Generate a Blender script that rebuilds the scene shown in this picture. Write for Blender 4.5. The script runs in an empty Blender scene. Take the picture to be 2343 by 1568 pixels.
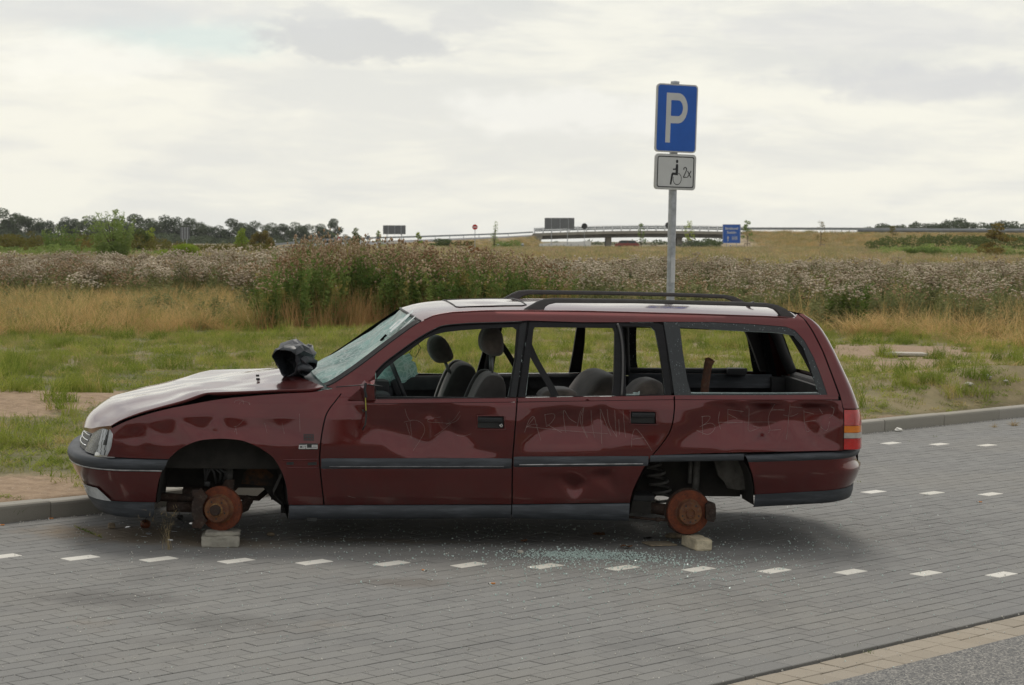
import bpy, bmesh, math, random
import numpy as np
from mathutils import Vector, Matrix
from mathutils.geometry import delaunay_2d_cdt
from mathutils import noise as mnoise
random.seed(7); np.random.seed(7)
R_ = math.radians
scene = bpy.context.scene
COL = scene.collection

# ------------------------------------------------------------------ camera, light, exposure
FPX, CXP, CYP = 4824.6, 1171.0, 784.0          # focal length in units of a 2342 wide picture
CAM = Vector((0, 0, 1.97))
CR = Vector((0.99966977, 0.00165119, 0.02564407))
CU = Vector((-0.02569717, 0.06423448, 0.99760392))
CF = Vector((0.0, 0.99793347, -0.0642557))
cd = bpy.data.cameras.new('camera'); cam = bpy.data.objects.new('camera', cd); COL.objects.link(cam)
cd.sensor_width = 36.0; cd.lens = FPX / 2342 * 36.0; cd.clip_end = 6000; cd.clip_start = 0.1
cam.matrix_world = Matrix(((CR.x, CU.x, -CF.x, CAM.x), (CR.y, CU.y, -CF.y, CAM.y), (CR.z, CU.z, -CF.z, CAM.z), (0, 0, 0, 1)))
cd.dof.use_dof = True; cd.dof.focus_distance = 12.0; cd.dof.aperture_fstop = 11.0
scene.camera = cam

SUN_EL, SUN_AZ = 62.0, -8.0        # azimuth from +Y towards +X
world = bpy.data.worlds.new('World'); scene.world = world; world.use_nodes = True
wt = world.node_tree; wt.nodes.clear()
def wn(t, **kw):
    n = wt.nodes.new(t)
    for k, v in kw.items(): setattr(n, k, v)
    return n
def wl(a, b): wt.links.new(a, b)
def wmath(op, a, b=None, clamp=False):
    n = wn('ShaderNodeMath', operation=op); n.use_clamp = clamp
    for i, v in enumerate((a, b)):
        if v is None: continue
        if isinstance(v, (int, float)): n.inputs[i].default_value = v
        else: wl(v, n.inputs[i])
    return n.outputs[0]
def wmix(f, a, b):
    n = wn('ShaderNodeMix', data_type='RGBA')
    for s, v in ((0, f), (6, a), (7, b)):
        if isinstance(v, (int, float)): n.inputs[s].default_value = v
        elif isinstance(v, tuple): n.inputs[s].default_value = (*v, 1)
        else: wl(v, n.inputs[s])
    return n.outputs[2]
SKY_S = 0.110
sky = wn('ShaderNodeTexSky', sky_type='NISHITA', sun_disc=False)
sky.sun_elevation = R_(SUN_EL); sky.sun_rotation = R_(SUN_AZ); sky.air_density = 1.2; sky.dust_density = 2.0
tc = wn('ShaderNodeTexCoord')
sx = wn('ShaderNodeSeparateXYZ'); wl(tc.outputs['Generated'], sx.inputs[0])
X, Y, Z = sx.outputs
def wnoise(scale, detail, rough, vec, dist=0.0):
    n = wn('ShaderNodeTexNoise'); n.inputs['Scale'].default_value = scale; n.inputs['Detail'].default_value = detail
    n.inputs['Roughness'].default_value = rough; n.inputs['Distortion'].default_value = dist
    wl(vec, n.inputs['Vector']); return n.outputs['Fac']
def wmap(sc, loc=(0, 0, 0)):
    n = wn('ShaderNodeMapping'); n.inputs['Scale'].default_value = sc; n.inputs['Location'].default_value = loc
    wl(tc.outputs['Generated'], n.inputs['Vector']); return n.outputs[0]
az = wmath('ARCTAN2', X, Y); el = wmath('ARCSINE', Z)
# broad layered cloud
n1 = wnoise(1.0, 5, 0.55, wmap((7, 7, 34), (3.1, 0.2, 1.7)), 0.4)
n2 = wnoise(1.0, 4, 0.6, wmap((20, 20, 95), (0.4, 2.0, 5.0)), 0.6)
n3 = wnoise(1.0, 3, 0.5, wmap((2.4, 2.4, 5.0), (1.0, 7.0, 0.3)))
cl = wmath('ADD', wmath('MULTIPLY', n1, 0.6), wmath('ADD', wmath('MULTIPLY', n2, 0.22), wmath('MULTIPLY', n3, 0.22)))
def smooth(v, lo, hi):
    n = wn('ShaderNodeMapRange', interpolation_type='SMOOTHSTEP'); wl(v, n.inputs[0])
    n.inputs[1].default_value = lo; n.inputs[2].default_value = hi; return n.outputs[0]
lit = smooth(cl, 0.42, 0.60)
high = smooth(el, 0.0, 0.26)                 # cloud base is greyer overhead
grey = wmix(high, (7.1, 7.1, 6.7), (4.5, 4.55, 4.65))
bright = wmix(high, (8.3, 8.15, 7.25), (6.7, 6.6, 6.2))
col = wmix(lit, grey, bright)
def blob(azc, elc, wa, we, flat=1.0, nz=None, lo=0.75, hi=1.05):
    a = wmath('DIVIDE', wmath('SUBTRACT', az, azc), wa)
    e = wmath('DIVIDE', wmath('SUBTRACT', el, elc), we)
    e2 = wmath('MAXIMUM', e, wmath('MULTIPLY', e, -flat))
    r = wmath('SQRT', wmath('ADD', wmath('MULTIPLY', a, a), wmath('MULTIPLY', e2, e2)))
    r = wmath('ADD', r, wmath('MULTIPLY', wmath('SUBTRACT', nz, 0.5), 2.3))
    n = wn('ShaderNodeMapRange', interpolation_type='SMOOTHSTEP'); wl(r, n.inputs[0])
    n.inputs[1].default_value = lo; n.inputs[2].default_value = hi; n.inputs[3].default_value = 1; n.inputs[4].default_value = 0
    return n.outputs[0]
nz = wnoise(1.0, 6, 0.62, wmap((30, 30, 60), (2, 2, 2)))
def pxdir(px, py):
    d = (CF * FPX + CR * (px - CXP) - CU * (py - CYP)).normalized(); return math.atan2(d.x, d.y), math.asin(d.z)
def cloud(c0, px, py, wx, wy, colr, amt, flat=1.0, lo=.6, hi=1.15):
    a, e = pxdir(px, py); b = blob(a, e, wx / FPX, wy / FPX, flat, nz, lo, hi)
    return wmix(wmath('MULTIPLY', b, amt), c0, colr)
col = cloud(col, 455, 85, 230, 48, (5.5, 6.6, 6.5), .62, 1.0, .2, 1.4)
col = cloud(col, 250, 20, 420, 40, (6.3, 6.35, 6.3), .6, 1.0, .4, 1.3)
col = cloud(col, 800, 96, 220, 66, (5.75, 5.8, 5.75), .9, 1.3, .58, 1.12)
col = cloud(col, 745, 45, 90, 60, (5.95, 6.0, 5.95), .75, 1.2, .4, 1.15)
col = cloud(col, 1060, 50, 110, 40, (6.1, 6.1, 6.0), .7, 1.3, .5, 1.15)
col = cloud(col, 2080, 190, 330, 46, (5.7, 5.75, 5.9), .65, 1.1, .5, 1.2)
col = cloud(col, 1990, 60, 520, 60, (6.1, 6.1, 6.15), .5, 1.0, .4, 1.2)
col = cloud(col, 170, 150, 260, 60, (8.6, 8.45, 7.7), .7, 1.0, .4, 1.2)
col = cloud(col, 1330, 260, 380, 60, (8.4, 8.3, 7.8), .6, 1.0, .4, 1.2)
# cloud cover away from the sun is thicker and greyer
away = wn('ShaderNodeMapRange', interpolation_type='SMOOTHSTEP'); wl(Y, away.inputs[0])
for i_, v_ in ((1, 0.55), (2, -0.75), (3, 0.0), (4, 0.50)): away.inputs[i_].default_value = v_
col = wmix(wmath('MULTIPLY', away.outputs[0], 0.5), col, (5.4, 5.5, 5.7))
top_ = wn('ShaderNodeMapRange', interpolation_type='SMOOTHSTEP'); wl(Z, top_.inputs[0])
for i_, v_ in ((1, 0.15), (2, 0.8), (3, 1.0), (4, 1.22)): top_.inputs[i_].default_value = v_
col = wmix(1.0, col, (1, 1, 1)) if False else col
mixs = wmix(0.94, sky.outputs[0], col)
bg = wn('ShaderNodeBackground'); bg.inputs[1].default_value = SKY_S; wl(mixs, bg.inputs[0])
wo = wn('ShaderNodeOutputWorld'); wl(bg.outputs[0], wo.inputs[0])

sd = bpy.data.lights.new('sun', 'SUN'); sun = bpy.data.objects.new('sun', sd); COL.objects.link(sun)
sd.energy = 1.6; sd.angle = R_(24); sd.color = (1.0, 0.95, 0.87)
sdir = Vector((math.sin(R_(SUN_AZ)) * math.cos(R_(SUN_EL)), math.cos(R_(SUN_AZ)) * math.cos(R_(SUN_EL)), math.sin(R_(SUN_EL))))
sun.rotation_euler = (-sdir).to_track_quat('-Z', 'Y').to_euler(); sun.location = (0, 0, 30)
vs = scene.view_settings; vs.view_transform = 'Standard'; vs.look = 'None'; vs.gamma = 1; vs.exposure = 0.13; vs.use_curve_mapping = False
scene.cycles.use_denoising = True; scene.cycles.denoising_prefilter = 'ACCURATE'; scene.cycles.denoising_input_passes = 'RGB_ALBEDO_NORMAL'; scene.cycles.max_bounces = 8; scene.cycles.transparent_max_bounces = 12

# ------------------------------------------------------------------ frames
KA = R_(46.26)
KV = Vector((math.cos(KA), math.sin(KA), 0)); NV = Vector((-math.sin(KA), math.cos(KA), 0))   # along / across the kerb
UG = Vector((-0.0241685, 0.01519683, 0.99959239)); YG = Vector((-0.00118723, 0.99988331, -0.01522996)); XG = Vector((0.99970719, 0.00155484, 0.02414763))
EYE = 1.5                                                                                    # eye height above the level field
MG = Matrix(((XG.x, YG.x, UG.x, CAM.x), (XG.y, YG.y, UG.y, CAM.y), (XG.z, YG.z, UG.z, CAM.z), (0, 0, 0, 1))) @ Matrix.Translation((0, 0, -EYE))
def kn(k, n, z=0.0):
    p = KV * k + NV * n; return Vector((p.x, p.y, z))
def to_kn(x, y): return x * KV.x + y * KV.y, x * NV.x + y * NV.y
def ray(px, py):
    a, b = px - CXP, py - CYP
    return CF * FPX + CR * a - CU * b
def z_far(x, y): return CAM.z + (-EYE - x * UG.x - y * UG.y) / UG.z
def smin(a, b, k=0.12):
    h = max(k - abs(a - b), 0) / k
    return min(a, b) - h * h * k * 0.25
MOUNDS = [(5.7, 22.0, 2.6, 1.5, 0.34), (-5.4, 19.5, 2.6, 0.9, 0.10), (3.4, 19.6, 1.5, 0.9, 0.05), (8.3, 24.0, 2.2, 1.5, 0.3)]
def ground_z(x, y):
    k, n = to_kn(x, y)
    if n < 10.97: return -0.10
    z = smin(0.095, z_far(x, y))
    e = min(1.0, (n - 10.97) / 0.5)
    for mx, my, rx, ry, h in MOUNDS:
        q = ((x - mx) / rx) ** 2 + ((y - my) / ry) ** 2
        if q < 6: z += h * math.exp(-q) * e
    if y < 120: z += 0.035 * mnoise.noise(Vector((x * 0.45, y * 0.45, 3))) * e + 0.012 * mnoise.noise(Vector((x * 2.1, y * 2.1, 9))) * e
    return z
def at_ground(px, py, z=None):
    r = ray(px, py); t = 10.0 / FPX
    lo, hi = 5.0 / FPX, 900.0 / FPX
    f = lambda t: (CAM + r * t).z - (ground_z((CAM + r * t).x, (CAM + r * t).y) if z is None else z)
    for _ in range(60):
        m = (lo * hi) ** 0.5
        if f(m) > 0: lo = m
        else: hi = m
    return CAM + r * lo
def far(px, py, d):
    """point of the level frame (X right, Y away, Z above the field) seen at that bearing"""
    return Vector(((px - 1171) * d / FPX, d, EYE - (py - 547) * d / FPX))

# ------------------------------------------------------------------ materials
MATS = {}
class NT:
    def __init__(s, name):
        s.m = bpy.data.materials.new(name); s.m.use_nodes = True; s.t = s.m.node_tree; s.t.nodes.clear()
        s.out = s.n('ShaderNodeOutputMaterial'); MATS[name] = s.m
    def n(s, t, **kw):
        x = s.t.nodes.new(t)
        for k, v in kw.items(): setattr(x, k, v)
        return x
    def set(s, inp, v):
        if isinstance(v, (int, float)): inp.default_value = v
        elif isinstance(v, tuple): inp.default_value = (*v, 1) if (inp.type == 'RGBA' and len(v) == 3) else v
        else: s.t.links.new(v, inp)
    def math(s, op, a, b=0.0, clamp=False):
        x = s.n('ShaderNodeMath', operation=op); x.use_clamp = clamp; s.set(x.inputs[0], a); s.set(x.inputs[1], b); return x.outputs[0]
    def mix(s, f, a, b, blend='MIX'):
        x = s.n('ShaderNodeMix', data_type='RGBA', blend_type=blend); s.set(x.inputs[0], f); s.set(x.inputs[6], a); s.set(x.inputs[7], b); return x.outputs[2]
    def co(s, kind='Object'): return s.n('ShaderNodeTexCoord').outputs[kind]
    def pos(s): return s.n('ShaderNodeNewGeometry').outputs['Position']
    def mapping(s, v, sc, loc=(0, 0, 0), rot=(0, 0, 0)):
        x = s.n('ShaderNodeMapping'); s.set(x.inputs['Vector'], v); x.inputs['Scale'].default_value = sc; x.inputs['Location'].default_value = loc; x.inputs['Rotation'].default_value = rot; return x.outputs[0]
    def noise(s, v, scale, detail=3, rough=0.5, dist=0.0):
        x = s.n('ShaderNodeTexNoise'); s.set(x.inputs['Vector'], v); x.inputs['Scale'].default_value = scale; x.inputs['Detail'].default_value = detail
        x.inputs['Roughness'].default_value = rough; x.inputs['Distortion'].default_value = dist; return x.outputs['Fac']
    def voro(s, v, scale, feature='F1', out='Distance'):
        x = s.n('ShaderNodeTexVoronoi', feature=feature); s.set(x.inputs['Vector'], v); x.inputs['Scale'].default_value = scale; return x.outputs[out]
    def step(s, v, lo, hi, a=0.0, b=1.0):
        x = s.n('ShaderNodeMapRange', interpolation_type='SMOOTHSTEP'); s.set(x.inputs[0], v)
        for i, q in enumerate((lo, hi, a, b)): x.inputs[i + 1].default_value = q
        return x.outputs[0]
    def bump(s, h, strength=0.3, dist=0.01, normal=None):
        x = s.n('ShaderNodeBump'); x.inputs['Strength'].default_value = strength; x.inputs['Distance'].default_value = dist
        s.set(x.inputs['Height'], h)
        if normal is not None: s.set(x.inputs['Normal'], normal)
        return x.outputs[0]
    def pbr(s, color, rough=0.6, metal=0.0, normal=None, **kw):
        x = s.n('ShaderNodeBsdfPrincipled'); s.set(x.inputs['Base Color'], color); s.set(x.inputs['Roughness'], rough); s.set(x.inputs['Metallic'], metal)
        if normal is not None: s.set(x.inputs['Normal'], normal)
        for k, v in kw.items(): s.set(x.inputs[k.replace('_', ' ')], v)
        return x.outputs[0]
    def done(s, sh): s.t.links.new(sh, s.out.inputs['Surface']); return s.m
def simple(name, color, rough=0.6, metal=0.0, var=0.25, scale=8.0, bump=0.0, **kw):
    t = NT(name); v = t.co(); nn = t.noise(v, scale, 5, 0.6)
    c = t.mix(t.step(nn, 0.3, 0.7), tuple(q * (1 - var) for q in color), tuple(min(1, q * (1 + var)) for q in color))
    nm = t.bump(t.noise(v, scale * 6, 4, 0.6), bump, 0.01) if bump else None
    return t.done(t.pbr(c, rough, metal, nm, **kw))

def paint_mat():
    t = NT('burgundy_paint'); v = t.co()
    n = t.noise(v, 2.3, 4, 0.6); fine = t.noise(v, 60, 3, 0.6)
    c = t.mix(t.step(n, 0.35, 0.7), (0.088, 0.0055, 0.0055), (0.112, 0.0075, 0.0072))
    z = t.n('ShaderNodeSeparateXYZ'); t.set(z.inputs[0], v)
    dirt = t.math('MULTIPLY', t.step(z.outputs[2], 0.50, 0.16, 0.0, 0.35), t.step(t.noise(v, 5.5, 5, 0.65), 0.38, 0.66))
    film = t.math('ADD', dirt, t.math('MULTIPLY', t.step(fine, 0.5, 0.8), 0.03))
    c = t.mix(film, c, (0.050, 0.034, 0.028))
    faint = t.noise(t.mapping(v, (1.6, 1.6, 2.2)), 3.2, 3, 0.5)
    nm = t.bump(faint, 0.10, 0.008)
    rg = t.math('ADD', 0.30, t.math('MULTIPLY', film, 0.5))
    cr = t.math('ADD', 0.06, t.math('MULTIPLY', t.math('ADD', film, t.step(t.noise(v, 3.4, 4, 0.6), .45, .75, 0.0, 0.22)), 0.35))
    return t.done(t.pbr(c, rg, 0.82, nm, Coat_Weight=1.0, Coat_Roughness=cr, Coat_IOR=1.52))
def plastic_mat(name, color, rough=0.5, streak=0.5, spec=0.35):
    t = NT(name); v = t.co()
    n = t.noise(t.mapping(v, (1.2, 1.2, 9)), 4, 5, 0.65)
    c = t.mix(t.math('MULTIPLY', t.step(n, 0.42, 0.72), streak), color, tuple(min(1, q * 1.9 + 0.012) for q in color))
    return t.done(t.pbr(c, rough, 0.0, t.bump(t.noise(v, 160, 2), 0.08, 0.002), Specular_IOR_Level=spec))
def glass_specks(name):
    """blackened pane, sprinkled with shatter specks"""
    t = NT(name); v = t.co()
    d = t.voro(v, 75); e = t.voro(v, 190)
    s = t.math('MAXIMUM', t.step(d, 0.20, 0.10), t.math('MULTIPLY', t.step(e, 0.22, 0.10), t.step(t.noise(v, 9, 3), 0.42, 0.6)))
    z = t.step(t.noise(v, 40, 4, .7), 0.45, 0.62)
    c = t.mix(t.math('MULTIPLY', s, z), (0.014, 0.018, 0.019), (0.42, 0.52, 0.53))
    return t.done(t.pbr(c, 0.25, 0.0, t.bump(s, 0.2, 0.004)))
def crackle_glass(name, aqua, dens, clear, line=0.045):
    """laminated glass crazed into small cells"""
    t = NT(name); v = t.co()
    warp = t.n('ShaderNodeVectorMath', operation='ADD')
    t.set(warp.inputs[0], v); nn = t.n('ShaderNodeTexNoise'); nn.inputs['Scale'].default_value = 5; t.set(nn.inputs['Vector'], v)
    ms = t.n('ShaderNodeVectorMath', operation='SCALE'); t.set(ms.inputs[0], nn.outputs['Color']); ms.inputs['Scale'].default_value = 0.12; t.t.links.new(ms.outputs[0], warp.inputs[1])
    w = warp.outputs[0]
    e1 = t.voro(w, dens, 'DISTANCE_TO_EDGE'); e2 = t.voro(t.mapping(w, (0.35, 1.6, 1.2), rot=(0, .4, .7)), dens * 0.55, 'DISTANCE_TO_EDGE')
    ln = t.math('MAXIMUM', t.step(e1, line, 0.0), t.step(e2, line * 0.8, 0.0))
    body = t.noise(v, 3.2, 5, 0.65, 0.8)
    cell = t.voro(w, dens, 'F1', 'Color')
    cs = t.n('ShaderNodeSeparateColor'); t.set(cs.inputs[0], cell)
    c = t.mix(t.step(body, 0.34, 0.58), tuple(q * 0.5 for q in aqua), aqua)
    c = t.mix(t.math('MULTIPLY', ln, 0.8), c, (0.74, 0.86, 0.83))
    c = t.mix(t.math('MULTIPLY', t.step(cs.outputs[0], 0.86, 0.97), 0.6), c, (0.75, 0.82, 0.8))
    nm = t.bump(t.math('ADD', t.math('MULTIPLY', cs.outputs[1], 1.0), t.math('MULTIPLY', body, 3.0)), 0.55, 0.006)
    p = t.pbr(c, 0.12, 0.0, nm, Specular_IOR_Level=0.6)
    tr = t.n('ShaderNodeBsdfTransparent'); t.set(tr.inputs[0], (0.62, 0.78, 0.76))
    tl = t.n('ShaderNodeBsdfTranslucent'); t.set(tl.inputs[0], (0.55, 0.78, 0.74))
    m0 = t.n('ShaderNodeMixShader'); t.set(m0.inputs[0], 0.45); t.t.links.new(p, m0.inputs[1]); t.t.links.new(tl.outputs[0], m0.inputs[2])
    f = t.math('MULTIPLY', t.math('SUBTRACT', 1.0, t.math('MULTIPLY', ln, 0.9)), t.step(body, 0.62, 0.34, clear * 0.5, clear))
    m = t.n('ShaderNodeMixShader'); t.set(m.inputs[0], f); t.t.links.new(m0.outputs[0], m.inputs[1]); t.t.links.new(tr.outputs[0], m.inputs[2])
    return t.done(m.outputs[0])
def rust_mat(name, a, b, c0, rough=0.85, scale=9):
    t = NT(name); v = t.co()
    n = t.noise(v, scale, 6, 0.7); n2 = t.noise(v, scale * 5, 4, 0.7)
    c = t.mix(t.step(n, 0.36, 0.62), a, b); c = t.mix(t.step(n2, 0.5, 0.72), c, c0)
    return t.done(t.pbr(c, rough, 0.15, t.bump(n2, 0.5, 0.004)))
def paver_mat(name, a, b, speck=(0.42, 0.41, 0.38), stain=True):
    t = NT(name)
    at = t.n('ShaderNodeAttribute', attribute_name='rnd'); oi = t.n('ShaderNodeObjectInfo')
    r = t.math('FRACT', t.math('ADD', at.outputs['Fac'], oi.outputs['Random']))
    p = t.pos()
    c = t.mix(r, a, b)
    tint = t.step(t.noise(p, 0.55, 4, 0.6), 0.4, 0.66)
    c = t.mix(t.math('MULTIPLY', tint, 0.30), c, tuple(q * k for q, k in zip(b, (1.10, 1.03, 0.92))))
    if stain:
        s = t.step(t.noise(t.mapping(p, (1, 1, 1), (4.0, 2.0, 0)), 1.1, 5, 0.68), 0.50, 0.74)
        c = t.mix(t.math('MULTIPLY', s, 0.55), c, tuple(q * 0.62 for q in a))
        rs = t.math('MULTIPLY', t.step(t.noise(t.mapping(p, (1, 1, 1), (9.0, 1.0, 0)), 0.9, 5, 0.7), 0.6, 0.78), 0.35)
        c = t.mix(rs, c, (0.21, 0.16, 0.115))
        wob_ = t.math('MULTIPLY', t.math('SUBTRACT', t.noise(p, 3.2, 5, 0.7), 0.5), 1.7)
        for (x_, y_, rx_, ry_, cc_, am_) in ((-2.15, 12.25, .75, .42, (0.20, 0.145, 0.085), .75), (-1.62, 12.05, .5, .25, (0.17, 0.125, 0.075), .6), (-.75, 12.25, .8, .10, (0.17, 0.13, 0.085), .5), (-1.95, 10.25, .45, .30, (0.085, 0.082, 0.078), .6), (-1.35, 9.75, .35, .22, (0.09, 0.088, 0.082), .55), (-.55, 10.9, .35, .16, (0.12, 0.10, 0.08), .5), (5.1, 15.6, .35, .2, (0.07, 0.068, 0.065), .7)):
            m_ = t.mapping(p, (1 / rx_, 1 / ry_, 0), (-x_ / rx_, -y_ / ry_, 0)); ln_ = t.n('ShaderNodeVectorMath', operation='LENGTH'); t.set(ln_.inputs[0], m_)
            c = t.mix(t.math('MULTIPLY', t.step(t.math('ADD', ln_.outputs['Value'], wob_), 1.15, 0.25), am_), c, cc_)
    g = t.noise(p, 330, 2, 0.7)
    c = t.mix(t.math('MULTIPLY', t.step(g, 0.60, 0.72), 0.5), c, speck)
    c = t.mix(t.math('MULTIPLY', t.step(g, 0.44, 0.34), 0.45), c, tuple(q * 0.45 for q in a))
    nm = t.bump(t.noise(p, 420, 3, 0.7), 0.35, 0.002)
    return t.done(t.pbr(c, 0.9, 0.0, nm))
def leaf_mat(name, a, b, c=None, trans=0.35, dry=0.0):
    t = NT(name); oi = t.n('ShaderNodeObjectInfo'); p = t.pos()
    r = oi.outputs['Random']
    n = t.noise(p, 0.7, 3, 0.6); n2 = t.noise(p, 14, 2, 0.6)
    f = t.math('ADD', t.math('MULTIPLY', r, 0.4), t.math('ADD', t.math('MULTIPLY', n, 0.5), t.math('MULTIPLY', n2, 0.25)))
    f = t.step(f, 0.32, 0.82)
    cc = t.mix(f, a, b)
    if c: cc = t.mix(t.step(t.noise(p, 3.1, 2, 0.6), 0.55, 0.68), cc, c)
    d = t.n('ShaderNodeBsdfDiffuse'); t.set(d.inputs[0], cc)
    tr = t.n('ShaderNodeBsdfTranslucent'); t.set(tr.inputs[0], cc)
    m = t.n('ShaderNodeMixShader'); t.set(m.inputs[0], trans); t.t.links.new(d.outputs[0], m.inputs[1]); t.t.links.new(tr.outputs[0], m.inputs[2])
    return t.done(m.outputs[0])

# ------------------------------------------------------------------ mesh helpers
def obj(name, verts, faces, mat=None, parent=None, smooth=False, label=None, kind=None, mesh=None):
    if mesh is None:
        me = bpy.data.meshes.new(name); me.from_pydata([tuple(v) for v in verts], [], faces); me.update()
        if mat is not None:
            for m in (mat if isinstance(mat, (list, tuple)) else [mat]): me.materials.append(MATS[m] if isinstance(m, str) else m)
        if smooth: me.shade_smooth()
    else: me = mesh
    o = bpy.data.objects.new(name, me); COL.objects.link(o)
    if parent: o.parent = parent
    if label: o['label'] = label
    if kind: o['kind'] = kind
    return o
def tag(o, label, cat, group=None):
    o['label'] = label; o['category'] = cat
    if group: o['group'] = group
    return o
def empty(name, loc=(0, 0, 0), rz=0.0, mw=None):
    o = bpy.data.objects.new(name, None); COL.objects.link(o); o.empty_display_size = 0.2
    if mw is not None: o.matrix_world = mw
    else: o.location = loc; o.rotation_euler = (0, 0, rz)
    return o
class MB:
    """gathers simple shapes into one mesh"""
    def __init__(s): s.v = []; s.f = []; s.mi = []; s.cur = 0
    def add(s, vs, fs):
        b = len(s.v); s.v += [tuple(v) for v in vs]; s.f += [tuple(b + i for i in f) for f in fs]; s.mi += [s.cur] * len(fs); return s
    def box(s, c, d, rot=None, ch=0.0, taper=1.0):
        x, y, z = (q / 2 for q in d); c = Vector(c)
        if ch <= 0:
            vs = [(-x, -y, -z), (x, -y, -z), (x, y, -z), (-x, y, -z), (-x * taper, -y * taper, z), (x * taper, -y * taper, z), (x * taper, y * taper, z), (-x * taper, y * taper, z)]
            fs = [(3, 2, 1, 0), (4, 5, 6, 7), (0, 1, 5, 4), (1, 2, 6, 5), (2, 3, 7, 6), (3, 0, 4, 7)]
        else:
            bm = bmesh.new(); bmesh.ops.create_cube(bm, size=1, matrix=Matrix.Diagonal((d[0], d[1], d[2], 1)))
            if taper != 1.0:
                for v in bm.verts:
                    if v.co.z > 0: v.co.x *= taper; v.co.y *= taper
            bmesh.ops.bevel(bm, geom=bm.edges[:], offset=ch, segments=2, affect='EDGES', profile=0.6)
            vs = [v.co.copy() for v in bm.verts]; bm.verts.index_update(); fs = [[v.index for v in f.verts] for f in bm.faces]; bm.free()
        M = rot.to_matrix() if hasattr(rot, 'to_matrix') else (rot or Matrix.Identity(3))
        return s.add([M @ Vector(v) + c for v in vs], fs)
    def tube(s, pts, r, n=8, cap=True, closed=False):
        pts = [Vector(p) for p in pts]; rs = r if isinstance(r, (list, tuple)) else [r] * len(pts)
        rings = []; L = len(pts); side = None
        for i, p in enumerate(pts):
            if closed: d = pts[(i + 1) % L] - pts[i - 1]
            else: d = pts[min(i + 1, L - 1)] - pts[max(i - 1, 0)]
            d.normalize()
            if side is None:
                side = d.cross(Vector((0, 0, 1)));
                if side.length < 1e-3: side = d.cross(Vector((1, 0, 0)))
            side = (side - d * side.dot(d)).normalized(); up = d.cross(side)
            rings.append([p + (side * math.cos(a) + up * math.sin(a)) * rs[i] for a in (2 * math.pi * j / n for j in range(n))])
        vs = [v for q in rings for v in q]; fs = []
        for i in range(L if closed else L - 1):
            a, b = i * n, ((i + 1) % L) * n
            for j in range(n): fs.append((a + j, a + (j + 1) % n, b + (j + 1) % n, b + j))
        if cap and not closed: fs += [tuple(range(n))[::-1], tuple((L - 1) * n + j for j in range(n))]
        return s.add(vs, fs)
    def lathe(s, prof, n=32, M=None):
        """prof: (radius, axial) pairs around local Z"""
        M = M or Matrix.Identity(4); vs = []; fs = []
        for r, z in prof: vs += [M @ Vector((r * math.cos(a), r * math.sin(a), z)) for a in (2 * math.pi * j / n for j in range(n))]
        for i in range(len(prof) - 1):
            for j in range(n): fs.append((i * n + j, i * n + (j + 1) % n, (i + 1) * n + (j + 1) % n, (i + 1) * n + j))
        if prof[0][0] > 1e-5: fs.append(tuple(range(n))[::-1])
        if prof[-1][0] > 1e-5: fs.append(tuple((len(prof) - 1) * n + j for j in range(n)))
        return s.add(vs, fs)
    def prism(s, poly, a, b, axis='y'):
        """closed outline (u, w) pushed from a to b along axis"""
        n = len(poly)
        def P(u, w, t): return (u, t, w) if axis == 'y' else ((t, u, w) if axis == 'x' else (u, w, t))
        vs = [P(u, w, a) for u, w in poly] + [P(u, w, b) for u, w in poly]
        fs = [tuple(range(n)), tuple(range(2 * n - 1, n - 1, -1))] + [(i, n + i, n + (i + 1) % n, (i + 1) % n) for i in range(n)]
        return s.add(vs, fs)
    def build(s, name, mat, parent=None, smooth=False, label=None, kind=None, norm=True, angle=None):
        me = bpy.data.meshes.new(name); me.from_pydata(s.v, [], s.f); me.update()
        for m in (mat if isinstance(mat, (list, tuple)) else [mat]): me.materials.append(MATS[m])
        if max(s.mi, default=0) > 0: me.polygons.foreach_set('material_index', s.mi)
        if norm:
            bm = bmesh.new(); bm.from_mesh(me); bmesh.ops.recalc_face_normals(bm, faces=bm.faces[:]); bm.to_mesh(me); bm.free()
        if smooth: me.shade_smooth()
        if angle is not None:
            me.shade_smooth()
            try: me.set_sharp_from_angle(angle=R_(angle))
            except Exception: pass
        return obj(name, None, None, parent=parent, label=label, kind=kind, mesh=me)
def spline(pts, per=6, closed=False):
    """Catmull-Rom through 2-D or 3-D points"""
    P = [Vector(p) for p in pts]; out = []; n = len(P)
    rng = range(n if closed else n - 1)
    for i in rng:
        if closed: a, b, c, d = P[(i - 1) % n], P[i], P[(i + 1) % n], P[(i + 2) % n]
        else: a, b, c, d = P[max(i - 1, 0)], P[i], P[i + 1], P[min(i + 2, n - 1)]
        for j in range(per):
            t = j / per
            out.append(0.5 * ((2 * b) + (c - a) * t + (2 * a - 5 * b + 4 * c - d) * t * t + (3 * b - a - 3 * c + d) * t ** 3))
    if not closed: out.append(P[-1])
    return [tuple(q) for q in out]
def inside(x, z, poly):
    r = False; j = len(poly) - 1
    for i in range(len(poly)):
        xi, zi = poly[i][0], poly[i][1]; xj, zj = poly[j][0], poly[j][1]
        if (zi > z) != (zj > z) and x < (xj - xi) * (z - zi) / (zj - zi) + xi: r = not r
        j = i
    return r
def densify(poly, d):
    out = []
    for i in range(len(poly)):
        a, b = Vector(poly[i][:2]), Vector(poly[(i + 1) % len(poly)][:2]); n = max(1, int((b - a).length / d))
        for j in range(n): out.append(tuple(a.lerp(b, j / n)))
    return out
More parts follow.
